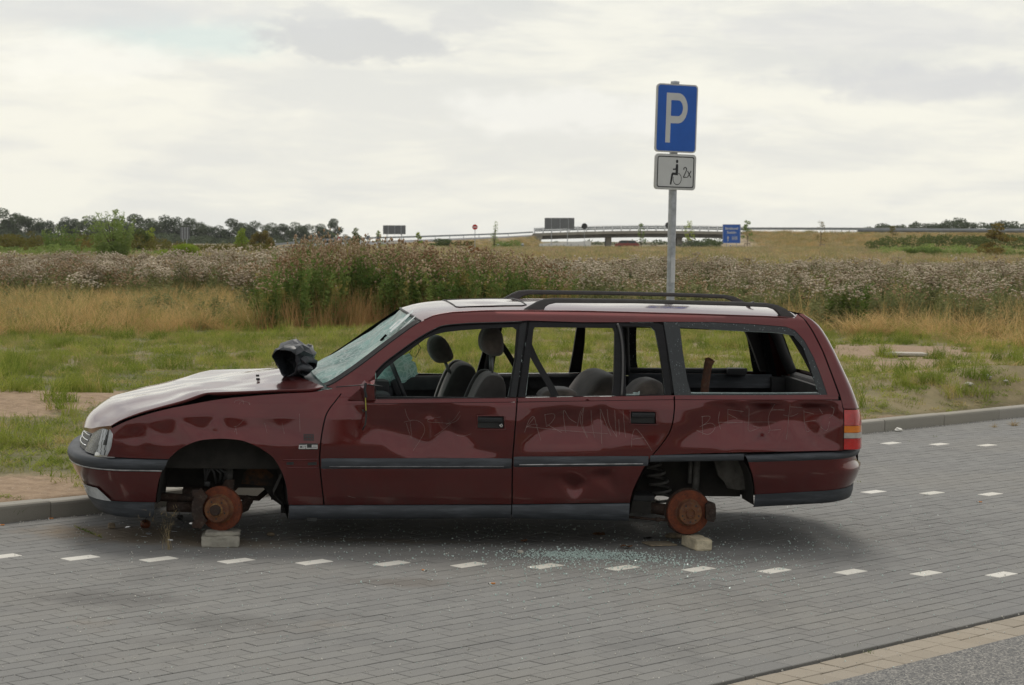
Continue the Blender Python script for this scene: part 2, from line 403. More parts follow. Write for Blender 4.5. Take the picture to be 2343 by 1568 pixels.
def tri_region(poly, holes=(), d=0.02):
    loops = [densify(poly, d)] + [densify(h, d) for h in holes]
    V = []; E = []
    for lp in loops:
        b = len(V); V += [Vector(p) for p in lp]; E += [(b + i, b + (i + 1) % len(lp)) for i in range(len(lp))]
    nb = len(V)
    bnd = np.array([tuple(v) for v in V])
    xs = [p[0] for p in poly]; zs = [p[1] for p in poly]
    x0, x1, z0, z1 = min(xs), max(xs), min(zs), max(zs)
    row = 0; z = z0 + d * 0.5
    while z < z1:
        x = x0 + (d * 0.5 if row % 2 else 0) + d * 0.3
        while x < x1:
            if inside(x, z, poly) and not any(inside(x, z, h) for h in holes):
                if np.min((bnd[:, 0] - x) ** 2 + (bnd[:, 1] - z) ** 2) > (d * 0.45) ** 2: V.append(Vector((x, z)))
            x += d
        z += d * 0.87; row += 1
    ov, oe, of, a1, b1, c1 = delaunay_2d_cdt(V, E, [], 0, 1e-6)
    F = []
    for f in of:
        c = sum((ov[i] for i in f), Vector((0, 0))) / len(f)
        if inside(c.x, c.y, poly) and not any(inside(c.x, c.y, h) for h in holes): F.append(tuple(f))
    return [tuple(v) for v in ov], F
def sheet(name, poly, holes, surf, mat, parent, d=0.02, lip=None, thick=None, label=None, smooth=True, flip=False):
    """a panel: a region of the (u, w) plane carried on surf(u, w) -> point; lip(u, w) -> inward offset vector gives it a turned edge"""
    V, F = tri_region(poly, holes, d)
    P = [Vector(surf(u, w)) for u, w in V]
    if not P: return None
    mids = F[len(F) // 2]
    bm = bmesh.new(); bv = [bm.verts.new(p) for p in P]
    for f in F:
        q = [bv[i] for i in (f[::-1] if flip else f)]
        try: bm.faces.new(q)
        except ValueError: pass
    loose = [v for v in bm.verts if not v.link_faces]
    bmesh.ops.delete(bm, geom=loose, context='VERTS')
    h = 4e-3; nrm = {}
    for v, (u, w) in zip(bv, V):
        if not v.is_valid: continue
        a = Vector(surf(u + h, w)) - Vector(surf(u - h, w)); b = Vector(surf(u, w + h)) - Vector(surf(u, w - h)); q = a.cross(b)
        nrm[v] = q.normalized() * (-1 if flip else 1) if q.length > 0 else Vector((0, 1, 0))
    bm.normal_update()
    t_ = sum(v.normal.dot(q) for v, q in nrm.items())
    if t_ < 0: nrm = {v: -q for v, q in nrm.items()}
    cn = None
    if lip is not None:
        L = Vector(lip); lb = []
        for e in [e for e in bm.edges if len(e.link_faces) == 1]:
            a, b = e.verts; q = [bm.verts.new(a.co), bm.verts.new(b.co), bm.verts.new(b.co + L), bm.verts.new(a.co + L)]; f = bm.faces.new(q); f.normal_update()
            for v in q: nrm[v] = f.normal.copy()
    bm.verts.index_update(); cn = [tuple(nrm.get(v, Vector((0, 0, 1)))) for v in bm.verts]
    me = bpy.data.meshes.new(name); bm.to_mesh(me); bm.free()
    me.materials.append(MATS[mat])
    if smooth:
        for p in me.polygons: p.use_smooth = True
        me.normals_split_custom_set_from_vertices(cn)
    return obj(name, None, None, parent=parent, label=label, mesh=me)
def grid(name, rows, mat, parent, smooth=True, skip=None, closed=False, label=None, flip=False):
    n = len(rows[0]); vs = [p for r in rows for p in r]; fs = []
    for i in range(len(rows) - 1):
        for j in range(n if closed else n - 1):
            if skip and skip(i, j): continue
            q = (i * n + j, i * n + (j + 1) % n, (i + 1) * n + (j + 1) % n, (i + 1) * n + j)
            fs.append(q[::-1] if flip else q)
    return obj(name, vs, fs, mat, parent, smooth, label)

# ================================================================== SETTING: ground, pavement, kerb, road
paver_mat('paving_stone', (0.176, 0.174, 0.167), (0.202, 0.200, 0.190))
paver_mat('edging_stone', (0.165, 0.165, 0.160), (0.190, 0.188, 0.180), stain=False)
paver_mat('beige_slab', (0.27, 0.235, 0.185), (0.32, 0.28, 0.225), speck=(0.5, 0.46, 0.38), stain=False)
paver_mat('white_stone', (0.56, 0.545, 0.49), (0.64, 0.62, 0.57), speck=(0.8, 0.8, 0.76), stain=False)
paver_mat('kerb_stone', (0.28, 0.265, 0.225), (0.325, 0.305, 0.265), speck=(0.36, 0.34, 0.3), stain=False)
simple('joint_sand', (0.085, 0.070, 0.050), 0.95, var=0.4, scale=30, bump=0.4)
def asphalt():
    t = NT('asphalt'); p = t.pos()
    v = t.voro(p, 130, 'F1', 'Color'); s = t.n('ShaderNodeSeparateColor'); t.set(s.inputs[0], v)
    d = t.voro(p, 95); n = t.noise(p, 0.8, 4, 0.6)
    c = t.mix(t.step(s.outputs[0], 0.3, 1.0), (0.13, 0.128, 0.122), (0.36, 0.34, 0.30))
    c = t.mix(t.step(s.outputs[1], 0.0, 0.55), (0.055, 0.056, 0.058), c)
    c = t.mix(t.math('MULTIPLY', n, 0.5), c, (0.15, 0.15, 0.15))
    return t.done(t.pbr(c, 0.9, 0.0, t.bump(d, 0.8, 0.004)))
asphalt()
def ground_mat():
    t = NT('field_soil'); p = t.pos(); at = t.n('ShaderNodeAttribute', attribute_name='bare')
    n = t.noise(p, 1.1, 5, 0.65); n2 = t.noise(p, 9, 5, 0.7); big = t.noise(p, 0.05, 4, 0.6)
    green = t.mix(n, (0.085, 0.095, 0.035), (0.135, 0.12, 0.055))
    straw = t.mix(n2, (0.20, 0.155, 0.085), (0.30, 0.235, 0.125))
    c = t.mix(t.step(t.math('ADD', big, t.math('MULTIPLY', n, 0.4)), 0.55, 0.85), green, straw)
    dist = t.n('ShaderNodeSeparateXYZ'); t.set(dist.inputs[0], p)
    c = t.mix(t.step(dist.outputs[1], 32, 60, 0, 0.6), c, t.mix(n2, (0.12, 0.10, 0.055), (0.2, 0.165, 0.095)))
    soil = t.mix(t.step(n2, 0.3, 0.7), (0.215, 0.145, 0.086), (0.33, 0.235, 0.15))
    soil = t.mix(t.step(t.noise(p, 45, 3, 0.7), 0.6, 0.72), soil, (0.46, 0.38, 0.29))
    f = t.step(t.math('ADD', at.outputs['Fac'], t.math('MULTIPLY', t.math('SUBTRACT', n2, 0.5), 0.7)), 0.35, 0.65)
    c = t.mix(f, c, soil)
    return t.done(t.pbr(c, 0.95, 0.0, t.bump(n2, 0.6, 0.03)))
ground_mat()

def bare_at(x, y):
    """1 where the soil shows: worn patches by the kerb and on the mound"""
    b = 0.0
    for cx, cy, rx, ry, a in BARE:
        q = ((x - cx) / rx) ** 2 + ((y - cy) / ry) ** 2
        b = max(b, a * math.exp(-q * 0.8))
    b += 0.42 * mnoise.noise(Vector((x * 0.9, y * 0.9, 5))) + 0.2 * mnoise.noise(Vector((x * 3.5, y * 3.5, 1)))
    k, n = to_kn(x, y)
    b += max(0, 1 - (n - 10.97) / 0.28) * 0.45
    return max(0.0, min(1.0, b))
BARE = []
for px, py, rx, ry, a in [(60, 915, 1.1, 1.3, 1.0), (230, 895, 1.1, 0.9, 1.0), (20, 1120, 0.7, 0.75, 1.0), (110, 1135, .5, .4, .9), (2230, 845, 1.6, 1.6, 1.05), (2330, 870, 1.2, 1.5, 1.05),
                          (2080, 805, 1.6, 1.6, 0.95), (2150, 868, 0.8, 1.0, 0.9), (2330, 815, 1.7, 1.7, 0.8), (1290, 800, 1.5, 1.5, 0.55), (1360, 880, 1.2, .9, 0.7), (2130, 900, 0.6, 0.5, 0.6)]:
    g = at_ground(px, py, 0.1); BARE.append((g.x, g.y, rx, ry, a))

# one ground sheet, finer near the kerb, reaching the horizon
ns = [-850, -400, -150, -60, -30, -12.2, -12.0, 0, 6, 10.86, 10.965, 10.975] + [10.98 + 0.12 * i for i in range(1, 90)]
q = ns[-1]; st = 0.2
while q < 900: q += st; st *= 1.12; ns.append(q)
ks = [i * 0.16 for i in range(-60, 260)]
a = ks[-1]; st = 0.3
while a < 850: a += st; st *= 1.16; ks.append(a)
a = ks[0]; st = 0.3
while a > -850: a -= st; st *= 1.16; ks.insert(0, a)
gv = []; gb = []
for n_ in ns:
    for k_ in ks:
        p = kn(k_, n_); z = ground_z(p.x, p.y) if n_ > 10.97 else (-0.10 if n_ > -12.1 else -0.06)
        if n_ > 80 or abs(k_) > 120: z = min(z, z_far(p.x, p.y)) if n_ > 10.97 else z
        gv.append((p.x, p.y, z)); gb.append(bare_at(p.x, p.y) if (10.9 < n_ < 40 and -15 < k_ < 50) else 0.0)
nk = len(ks)
gf = [(i * nk + j, i * nk + j + 1, (i + 1) * nk + j + 1, (i + 1) * nk + j) for i in range(len(ns) - 1) for j in range(nk - 1)]
ground = obj('ground', gv, gf, 'field_soil', smooth=True, kind='structure', label='grassy and sandy field ground behind the kerb')
at = ground.data.attributes.new('bare', 'FLOAT', 'POINT'); at.data.foreach_set('value', gb)

L_, W_ = 0.204, 0.0975; N0 = 5.61; E_N = 5.39; KERB_N = 10.84
# sand bed under the paving
vs = [tuple(kn(k, n, -0.009)) for n in (E_N, KERB_N + 0.02) for k in (-60, 120)]
pavement = obj('pavement', vs, [(0, 1, 3, 2)], 'joint_sand', kind='structure', label='grey block paving of the parking bays')
def block_mesh(name, L, W, H, ch, mat, jitter=0.0):
    a, b = L / 2, W / 2; c = ch; z1 = -ch * 0.7
    V = []
    for (x, y, z) in ((a - c, b - c, 0), (a, b, z1), (a, b, -H)):
        V += [(-x, -y, z), (x, -y, z), (x, y, z), (-x, y, z)]
    F = [(0, 1, 2, 3)] + [(r * 4 + i, (r + 1) * 4 + i, (r + 1) * 4 + (i + 1) % 4, r * 4 + (i + 1) % 4) for r in (0, 1) for i in range(4)]
    me = bpy.data.meshes.new(name); me.from_pydata(V, [], F); me.update(); me.materials.append(MATS[mat]); return me
pm = block_mesh('paving_stone', L_ - 0.0042, W_ - 0.0062, 0.05, 0.0026, 'paving_stone')
pv = [v.co.copy() for v in pm.vertices]; pf = [tuple(p.vertices) for p in pm.polygons]
wm_ = block_mesh('white_stone', L_ - 0.005, W_ - 0.004, 0.05, 0.003, 'white_stone')
bricks = []; whites = {}
def line_cells(row0, even_center, rng):
    for i in rng:
        row = row0 - 3 * i
        if 0 <= row < 54: whites[(row, round(even_center + 0.306 * i, 3))] = 1
line_cells(40, 6.631, range(-4, 14))
line_cells(29, 12.649, range(-8, 10))
line_cells(47, 15.505, range(-2, 16))
def is_white(row, c):
    return any(abs(c - wc) < 0.07 for (wr, wc) in wh_by_row.get(row, ()))
wh_by_row = {}
for (r, c) in whites: wh_by_row.setdefault(r, []).append((r, c))
rs = random.Random(3)
for row in range(0, 54):
    n_ = N0 + (row + 0.5) * W_
    ph = 6.631 + (L_ / 2 if row % 2 else 0)
    if n_ + W_ / 2 > KERB_N + 0.04: continue
    for m in range(-17, 95):
        c = ph + L_ * m
        if not (2.6 < c < 24.5): continue
        w = is_white(row, c)
        p = kn(c, n_, rs.uniform(-0.0009, 0.0009))
        bricks.append((p, w, rs.random(), rs.gauss(0, 0.003), rs.gauss(0, 0.003)))
def in_frame(p, m=0):
    v = p - CAM; d = v.dot(CF)
    if d <= 0: return False
    x = CXP + FPX * v.dot(CR) / d; y = CYP - FPX * v.dot(CU) / d
    return -m < x < 2342 + m and -m < y < 1568 + m
dark = [b for b in bricks if not b[1]]; dark.sort(key=lambda b: (not in_frame(b[0], -10), b[0].length))
single, rest = dark[:290], dark[290:]
for p, w, r, tx, ty in single:
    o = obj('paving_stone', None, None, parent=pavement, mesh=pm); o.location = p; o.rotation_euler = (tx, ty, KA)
vs = []; fs = []; rn = []
cK, sK = math.cos(KA), math.sin(KA)
for p, w, r, tx, ty in rest:
    b = len(vs)
    for v in pv:
        z = v.z + v.y * tx - v.x * ty
        vs.append((p.x + v.x * cK - v.y * sK, p.y + v.x * sK + v.y * cK, p.z + z))
    fs += [tuple(b + i for i in f) for f in pf]; rn += [r] * len(pv)
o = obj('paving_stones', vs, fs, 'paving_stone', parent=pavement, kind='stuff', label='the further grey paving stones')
at = o.data.attributes.new('rnd', 'FLOAT', 'POINT'); at.data.foreach_set('value', rn)
for p, w, r, tx, ty in [b for b in bricks if b[1]]:
    o = obj('white_paving_stone', None, None, parent=pavement, mesh=wm_); o.location = p + Vector((0, 0, 0.001)); o.rotation_euler = (tx, ty, KA)
    o['label'] = 'white paving stone marking the edge of a parking bay'
# two rows of longer edging stones
em = block_mesh('edging_stone', 0.326, 0.106, 0.09, 0.004, 'edging_stone')
for r_, n_ in ((0, E_N + 0.054), (1, E_N + 0.164)):
    for i in range(58):
        o = obj('edging_stone', None, None, parent=pavement, mesh=em); o.location = kn(3.0 + 0.33 * i + r_ * 0.15, n_, 0.001 + rs.uniform(-.001, .001)); o.rotation_euler = (0, 0, KA)
# beige gutter strip
vs = [tuple(kn(k, n, -0.022)) for n in (5.095, E_N + 0.01) for k in (-60, 120)]
gutter = obj('gutter', vs, [(0, 1, 3, 2)], 'joint_sand', kind='structure', label='two rows of beige gutter slabs beside the road')
bm_ = block_mesh('gutter_slab', 0.1545, 0.1315, 0.06, 0.003, 'beige_slab')
for r_, n_ in ((0, 5.3165), (1, 5.179)):
    for i in range(120):
        o = obj('gutter_slab', None, None, parent=gutter, mesh=bm_); o.location = kn(3.58 + 0.1595 * i - r_ * 0.03, n_, -0.013 + rs.uniform(-.0015, .0015)); o.rotation_euler = (rs.gauss(0, .006), rs.gauss(0, .006), KA)
road = obj('road', [tuple(kn(k, n, z)) for n, z in ((-12.05, -0.04), (5.108, -0.009)) for k in (-800, 800)], [(0, 1, 3, 2)], 'asphalt', kind='structure', label='coarse grey asphalt road in the lower right corner')
# kerb
kerb = obj('kerb', [tuple(kn(k, n, -0.01)) for n in (KERB_N + 0.01, KERB_N + 0.12) for k in (-60, 120)], [(0, 1, 3, 2)], 'joint_sand', kind='structure', label='raised concrete kerb behind the parked wreck')
prof = [(0, -0.1), (0, 0.085), (0.004, 0.098), (0.014, 0.106), (0.11, 0.108), (0.13, 0.1), (0.13, -0.1)]
def kerb_mesh():
    n = len(prof); V = [(x, a, b) for x in (-0.4965, 0.4965) for a, b in prof]
    F = [tuple(range(n)), tuple(range(2 * n - 1, n - 1, -1))] + [(i, n + i, n + (i + 1) % n, (i + 1) % n) for i in range(n)]
    F = [f[::-1] for f in F]
    me = bpy.data.meshes.new('kerb_stone'); me.from_pydata(V, [], F); me.update(); me.materials.append(MATS['kerb_stone'])
    bm = bmesh.new(); bm.from_mesh(me); bmesh.ops.recalc_face_normals(bm, faces=bm.faces[:]); bm.to_mesh(me); bm.free(); return me
km = kerb_mesh()
for i in range(34):
    o = obj('kerb_stone', None, None, parent=kerb, mesh=km); o.location = kn(-3.2 + i * 1.0, KERB_N + rs.gauss(0, .002), rs.gauss(0, 0.002)); o.rotation_euler = (0, 0, KA + rs.gauss(0, 0.0012))

# ================================================================== THE WRECKED ESTATE CAR (built in its own frame: X forward, Y to its left side, Z up)
paint_mat()
plastic_mat('black_trim', (0.014, 0.015, 0.017), 0.42, 0.5)
plastic_mat('grey_plastic', (0.042, 0.047, 0.054), 0.55, 0.7)
plastic_mat('window_rubber', (0.008, 0.008, 0.009), 0.45, 0.25, .2)
plastic_mat('pillar_black', (0.013, 0.014, 0.015), 0.45, 0.3, .25)
simple('rail_grey', (0.075, 0.072, 0.070), 0.5, var=0.1, scale=20, bump=0.05)
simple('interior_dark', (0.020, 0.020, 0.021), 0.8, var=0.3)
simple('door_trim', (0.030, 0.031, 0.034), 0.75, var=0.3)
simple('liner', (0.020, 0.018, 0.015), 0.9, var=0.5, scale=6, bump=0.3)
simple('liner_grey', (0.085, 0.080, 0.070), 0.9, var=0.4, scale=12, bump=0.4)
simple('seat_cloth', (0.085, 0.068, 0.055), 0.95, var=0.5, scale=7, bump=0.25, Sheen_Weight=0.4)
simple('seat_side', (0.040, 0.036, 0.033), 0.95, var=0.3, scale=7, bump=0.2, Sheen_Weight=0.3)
simple('chrome', (0.62, 0.63, 0.64), 0.22, 1.0, var=0.1)
simple('dull_steel', (0.22, 0.22, 0.22), 0.45, 0.8, var=0.3)
simple('lamp_clear', (0.42, 0.44, 0.45), 0.16, 0.0, var=0.15, scale=18, bump=0.25, Coat_Weight=0.5)
simple('lamp_dark', (0.07, 0.075, 0.075), 0.12, 0.3, var=0.6, scale=14, bump=0.4)
simple('lens_red', (0.42, 0.012, 0.010), 0.12, 0.0, var=0.25, scale=14, bump=0.1, Coat_Weight=0.8)
simple('lens_amber', (0.72, 0.20, 0.01), 0.12, 0.0, var=0.15, scale=14, Coat_Weight=0.8)
simple('lens_white', (0.42, 0.40, 0.36), 0.12, 0.0, var=0.2, scale=14, Coat_Weight=0.8)
simple('bright_line', (0.42, 0.42, 0.42), 0.35, 0.6, var=0.4, scale=20)
simple('grey_line', (0.15, 0.155, 0.16), 0.5, 0.2, var=0.4, scale=20)
simple('scratch', (0.26, 0.18, 0.165), 0.7, var=0.3, scale=30)
simple('white_print', (0.55, 0.55, 0.54), 0.5, var=0.1)
simple('black_print', (0.02, 0.022, 0.022), 0.5, var=0.3)
simple('wire_black', (0.02, 0.02, 0.02), 0.5)
simple('wire_yellow', (0.5, 0.45, 0.05), 0.5)
simple('spring_grey', (0.075, 0.072, 0.066), 0.8, var=0.4, scale=20, bump=0.3)
simple('bag_black', (0.030, 0.034, 0.040), 0.42, var=0.3, scale=7, bump=0.2, Specular_IOR_Level=0.5)
simple('bag_grey', (0.28, 0.28, 0.28), 0.5, var=0.3, scale=12, bump=0.3)
glass_specks('shattered_dark_glass')
crackle_glass('crazed_windscreen', (0.30, 0.62, 0.56), 24, 0.22, .08)
crackle_glass('crazed_edge', (0.52, 0.62, 0.61), 110, 0.10, 0.09)
rust_mat('rust_disc', (0.215, 0.054, 0.020), (0.120, 0.034, 0.016), (0.055, 0.030, 0.022), scale=20)
rust_mat('rust_ring', (0.34, 0.20, 0.07), (0.22, 0.11, 0.045), (0.12, 0.07, 0.04), scale=30)
rust_mat('rust_hub', (0.20, 0.085, 0.032), (0.12, 0.045, 0.025), (0.13, 0.10, 0.075), scale=22)
rust_mat('rust_dark', (0.055, 0.030, 0.020), (0.032, 0.022, 0.018), (0.09, 0.07, 0.055))
rust_mat('rust_patch', (0.15, 0.065, 0.025), (0.035, 0.030, 0.026), (0.03, 0.028, 0.025), scale=7)
rust_mat('rust_pipe', (0.17, 0.068, 0.035), (0.09, 0.045, 0.03), (0.14, 0.10, 0.07), scale=14)

ZB = [.10, .17, .30, .45, .60, .74, .83, .865, .90, 1.0, 1.1, 1.2, 1.3, 1.345, 1.38, 1.42]
YB = [.80, .82, .848, .868, .878, .874, .862, .852, .836, .800, .762, .722, .677, .645, .60, .50]
def S(x, z):
    y = float(np.interp(z, ZB, YB)); w = 1.0
    if x > .1: w -= .075 * ((x - .1) / .75) ** 2
    if x > -.9 and z > .58: t = min(1.0, (x + .9) / .5); y -= .13 * t * t * (3 - 2 * t) * min(z - .58, .30) * (1.0 if z < .9 else max(0.0, 1 - (z - .9) / .1))
    if x < -2.9: w -= .045 * ((-2.9 - x) / .85) ** 2
    return y * w
class Dent:
    """metal pushed in between creases: depths given at points, linear between them, creases slightly rounded"""
    def __init__(s, pts):
        s.p = pts
        ov, oe, of, oi, _, _ = delaunay_2d_cdt([Vector(q[:2]) for q in pts], [], [], 0, 1e-6)
        dep = [pts[i[0]][2] for i in oi]; s.t = []
        for f in of:
            s.t.append([(ov[i].x, ov[i].y, dep[i]) for i in f])
        xs = [q[0] for q in pts]; zs = [q[1] for q in pts]; s.bb = (min(xs) - .03, max(xs) + .03, min(zs) - .03, max(zs) + .03)
    def raw(s, x, z):
        for (ax, ay, ad), (bx, by, bd), (cx, cy, cdp) in s.t:
            D = (by - cy) * (ax - cx) + (cx - bx) * (ay - cy)
            if abs(D) < 1e-9: continue
            u = ((by - cy) * (x - cx) + (cx - bx) * (z - cy)) / D; v = ((cy - ay) * (x - cx) + (ax - cx) * (z - cy)) / D; w = 1 - u - v
            if u >= -1e-6 and v >= -1e-6 and w >= -1e-6: return u * ad + v * bd + w * cdp
        return 0.0
    def bake(s, h=.010, sig=1.5):
        x0, x1, z0, z1 = s.bb; s.h = h; s.nx = int((x1 - x0) / h) + 2; s.nz = int((z1 - z0) / h) + 2
        g = np.array([[s.raw(x0 + i * h, z0 + j * h) for j in range(s.nz)] for i in range(s.nx)])
        k = np.exp(-.5 * (np.arange(-4, 5) / sig) ** 2); k /= k.sum()
        g = np.apply_along_axis(lambda v: np.convolve(v, k, 'same'), 0, g); s.g = np.apply_along_axis(lambda v: np.convolve(v, k, 'same'), 1, g)
    def __call__(s, x, z):
        if not (s.bb[0] < x < s.bb[1] and s.bb[2] < z < s.bb[3]): return 0.0
        if not hasattr(s, 'g'): s.bake(*((.010, 1.5) if abs(s.bb[1] - s.bb[0]) < 1.4 and s.bb[3] - s.bb[2] < 1 else (.03, 1.2)))
        u = (x - s.bb[0]) / s.h; v = (z - s.bb[2]) / s.h; i = min(int(u), s.nx - 2); j = min(int(v), s.nz - 2); u -= i; v -= j; g = s.g
        return float(g[i, j] * (1 - u) * (1 - v) + g[i + 1, j] * u * (1 - v) + g[i, j + 1] * (1 - u) * v + g[i + 1, j + 1] * u * v)
DENTS = [Dent(p) for p in (
 [(.63, .60, 0), (.61, .53, 0), (.45, .515, 0), (.30, .515, 0), (.15, .62, .002), (0, .635, 0), (-.15, .63, 0), (-.3, .56, 0), (-.5, .60, 0), (-.5, .78, 0), (-.25, .80, 0), (0, .77, 0), (.25, .73, 0), (.42, .70, 0), (.55, .68, 0),
  (.47, .62, .016), (.40, .61, .003), (.31, .64, .014), (.22, .585, .004), (.10, .67, .016), (.03, .70, -.004), (-.05, .665, .012), (-.18, .70, .003), (-.33, .68, .010), (.42, .55, .006)],
 [(-.72, .83, 0), (-1.0, .84, 0), (-1.3, .84, 0), (-1.55, .83, 0), (-1.64, .70, 0), (-1.62, .55, 0), (-1.35, .525, 0), (-1.1, .525, 0), (-.85, .53, 0), (-.66, .65, 0),
  (-1.04, .79, .012), (-1.05, .66, .030), (-1.08, .56, .020), (-1.25, .74, .036), (-1.30, .68, .046), (-1.2, .60, .016), (-1.38, .66, .022), (-1.48, .56, .014), (-1.52, .66, .006), (-.88, .70, .014), (-1.18, .80, .020), (-.78, .62, .002), (-.92, .60, .004)],
 [(-1.68, .845, 0), (-1.95, .845, 0), (-2.2, .85, 0), (-2.5, .85, 0), (-2.56, .70, 0), (-2.48, .58, 0), (-2.2, .57, 0), (-1.9, .56, 0), (-1.68, .56, 0), (-1.67, .70, 0),
  (-1.80, .80, .002), (-1.95, .815, .004), (-2.10, .81, .002), (-1.95, .775, .020), (-2.15, .775, .018), (-2.05, .72, .024), (-1.85, .70, .022), (-2.25, .70, .014), (-2.4, .68, .006)],
 [(-1.75, .45, 0), (-2.0, .46, 0), (-2.27, .48, 0), (-2.42, .40, 0), (-2.3, .30, 0), (-2.03, .28, 0), (-1.8, .30, 0), (-2.03, .345, .022), (-2.22, .43, .014), (-1.93, .41, .006), (-2.12, .40, .004)],
 [(-2.76, .868, 0), (-3.0, .872, 0), (-3.3, .872, 0), (-3.585, .87, 0), (-3.61, .75, 0), (-3.60, .60, 0), (-3.485, .587, .004), (-3.2, .58, 0), (-2.9, .577, 0), (-2.62, .60, 0), (-2.60, .66, 0), (-2.66, .80, 0),
  (-2.95, .835, .026), (-3.15, .83, .036), (-3.4, .835, .036), (-3.53, .82, .030), (-3.02, .76, .036), (-3.15, .712, .054), (-3.285, .766, .024), (-3.385, .74, .040), (-3.46, .66, .036), (-2.85, .72, .022), (-3.0, .63, .006), (-3.2, .63, .008), (-3.36, .64, .012), (-2.72, .70, .010)],
)]
def dent(x, z): return sum(k * d(x, z) for k, d in zip((.9, 1.6, 1.7, 1.7, 1.8), DENTS))
def wob(x, z): return 0.0012 * mnoise.noise(Vector((x * 3.1, z * 3.1, 2.2)))
def side(s, off=0.0, dents=True):
    """the body side, s=+1 the side in view; off > 0 stands proud"""
    def f(u, w):
        y = S(u, w) + off
        if s > 0 and dents: y -= dent(u, w)
        y -= wob(u, w + (5 if s < 0 else 0))
        return (u, s * y, w)
    return f
CARZ = R_(180 + 7.4)
car = empty('wrecked_estate_car', (-1.73784715, 12.68705906, 0.0), CARZ)
tag(car, 'dented burgundy estate car with smashed windows and no wheels, standing on concrete blocks', 'car')

hood_side = [(.614, .685), (.556, .72), (.455, .761), (.363, .79), (.22, .831), (.137, .861), (.086, .876), (.01, .881), (-.16, .889), (-.33, .899), (-.50, .907), (-.575, .921)]
hood_under = [(.614, .68), (.556, .715), (.455, .752), (.363, .779), (.22, .815), (.111, .853), (.086, .868), (.01, .861), (-.16, .872), (-.33, .883), (-.50, .888), (-.575, .917)]
hood_mid = [(.826, .60), (.812, .641), (.777, .691), (.728, .728), (.675, .761), (.603, .783), (.505, .808), (.379, .838), (.244, .868), (.109, .890), (-.027, .912), (-.163, .928), (-.30, .944), (-.42, .952)]
fender_top = [(.618, .666), (.53, .711), (.43, .747), (.304, .783), (.178, .81), (.009, .842), (-.16, .861), (-.33, .876), (-.502, .887), (-.587, .904), (-.672, .918)]
shut_f = [(-.684, .897), (-.631, .83), (-.605, .795), (-.585, .752), (-.569, .675), (-.559, .588), (-.557, .501), (-.566, .413), (-.588, .247)]
arch = [(.291, .504), (.241, .553), (.191, .584), (.124, .611), (.039, .622), (-.037, .623), (-.122, .614), (-.199, .584), (-.251, .554), (-.294, .52), (-.329, .468), (-.356, .411), (-.375, .341), (-.385, .247)]
ws_edge = [(-.59, .921), (-.642, .945), (-.776, 1.036), (-.921, 1.146), (-1.019, 1.218), (-1.078, 1.26), (-1.129, 1.292)]
pillar_top = [(-1.216, 1.331), (-1.315, 1.347), (-1.514, 1.36), (-1.712, 1.364)]
gutter_l = [(-2.08, 1.368), (-2.744, 1.364), (-3.192, 1.358), (-3.36, 1.353)]
wframe = [(-.863, .96), (-.868, 1.012), (-.921, 1.066), (-1.018, 1.138), (-1.116, 1.206), (-1.214, 1.26), (-1.273, 1.28), (-1.411, 1.294), (-1.608, 1.303), (-1.722, 1.309)]
wopen = [(-.875, .872), (-.876, .971), (-.921, 1.024), (-.989, 1.077), (-1.076, 1.139), (-1.155, 1.197), (-1.214, 1.222), (-1.273, 1.237), (-1.361, 1.248), (-1.464, 1.257), (-1.597, 1.267), (-1.666, 1.272), (-1.690, 1.255), (-1.671, 1.078), (-1.642, .945), (-1.628, .874)]
shut_m_up = [(-1.757, 1.312), (-1.727, 1.155), (-1.681, .872)]
shut_m_lo = [(-1.679, .850), (-1.675, .794), (-1.666, .649), (-1.660, .537), (-1.662, .404), (-1.668, .26)]
shut_r = [(-2.599, .876), (-2.599, .835), (-2.589, .75), (-2.568, .685), (-2.526, .62), (-2.474, .555), (-2.447, .511)]
ra_front = [(-2.437, .49), (-2.423, .467), (-2.394, .401), (-2.370, .335), (-2.360, .274)]
q_out = [(-2.56, 1.319), (-2.848, 1.323), (-3.071, 1.317), (-3.295, 1.304), (-3.35, 1.284), (-3.402, 1.226), (-3.451, 1.131), (-3.489, 1.025), (-3.522, .916), (-2.603, .902)]
q_open = [(-2.655, 1.288), (-2.844, 1.281), (-3.055, 1.274), (-3.246, 1.269), (-3.336, 1.254), (-3.388, 1.194), (-3.425, 1.077), (-3.457, .961), (-3.471, .924), (-2.702, .914), (-2.683, .983), (-2.664, 1.151)]
tail_shut = [(-3.385, 1.375), (-3.416, 1.349), (-3.462, 1.27), (-3.511, 1.163), (-3.558, 1.025), (-3.596, .909), (-3.608, .846), (-3.613, .83)]
belt_top = lambda x: float(np.interp(-x, [.60, .867, 1.676, 2.6, 3.6], [.842, .853, .872, .898, .908]))
belt_low = lambda x: belt_top(x) - .021
DG = 0.004
def both(fn):
    fn(1); fn(-1)
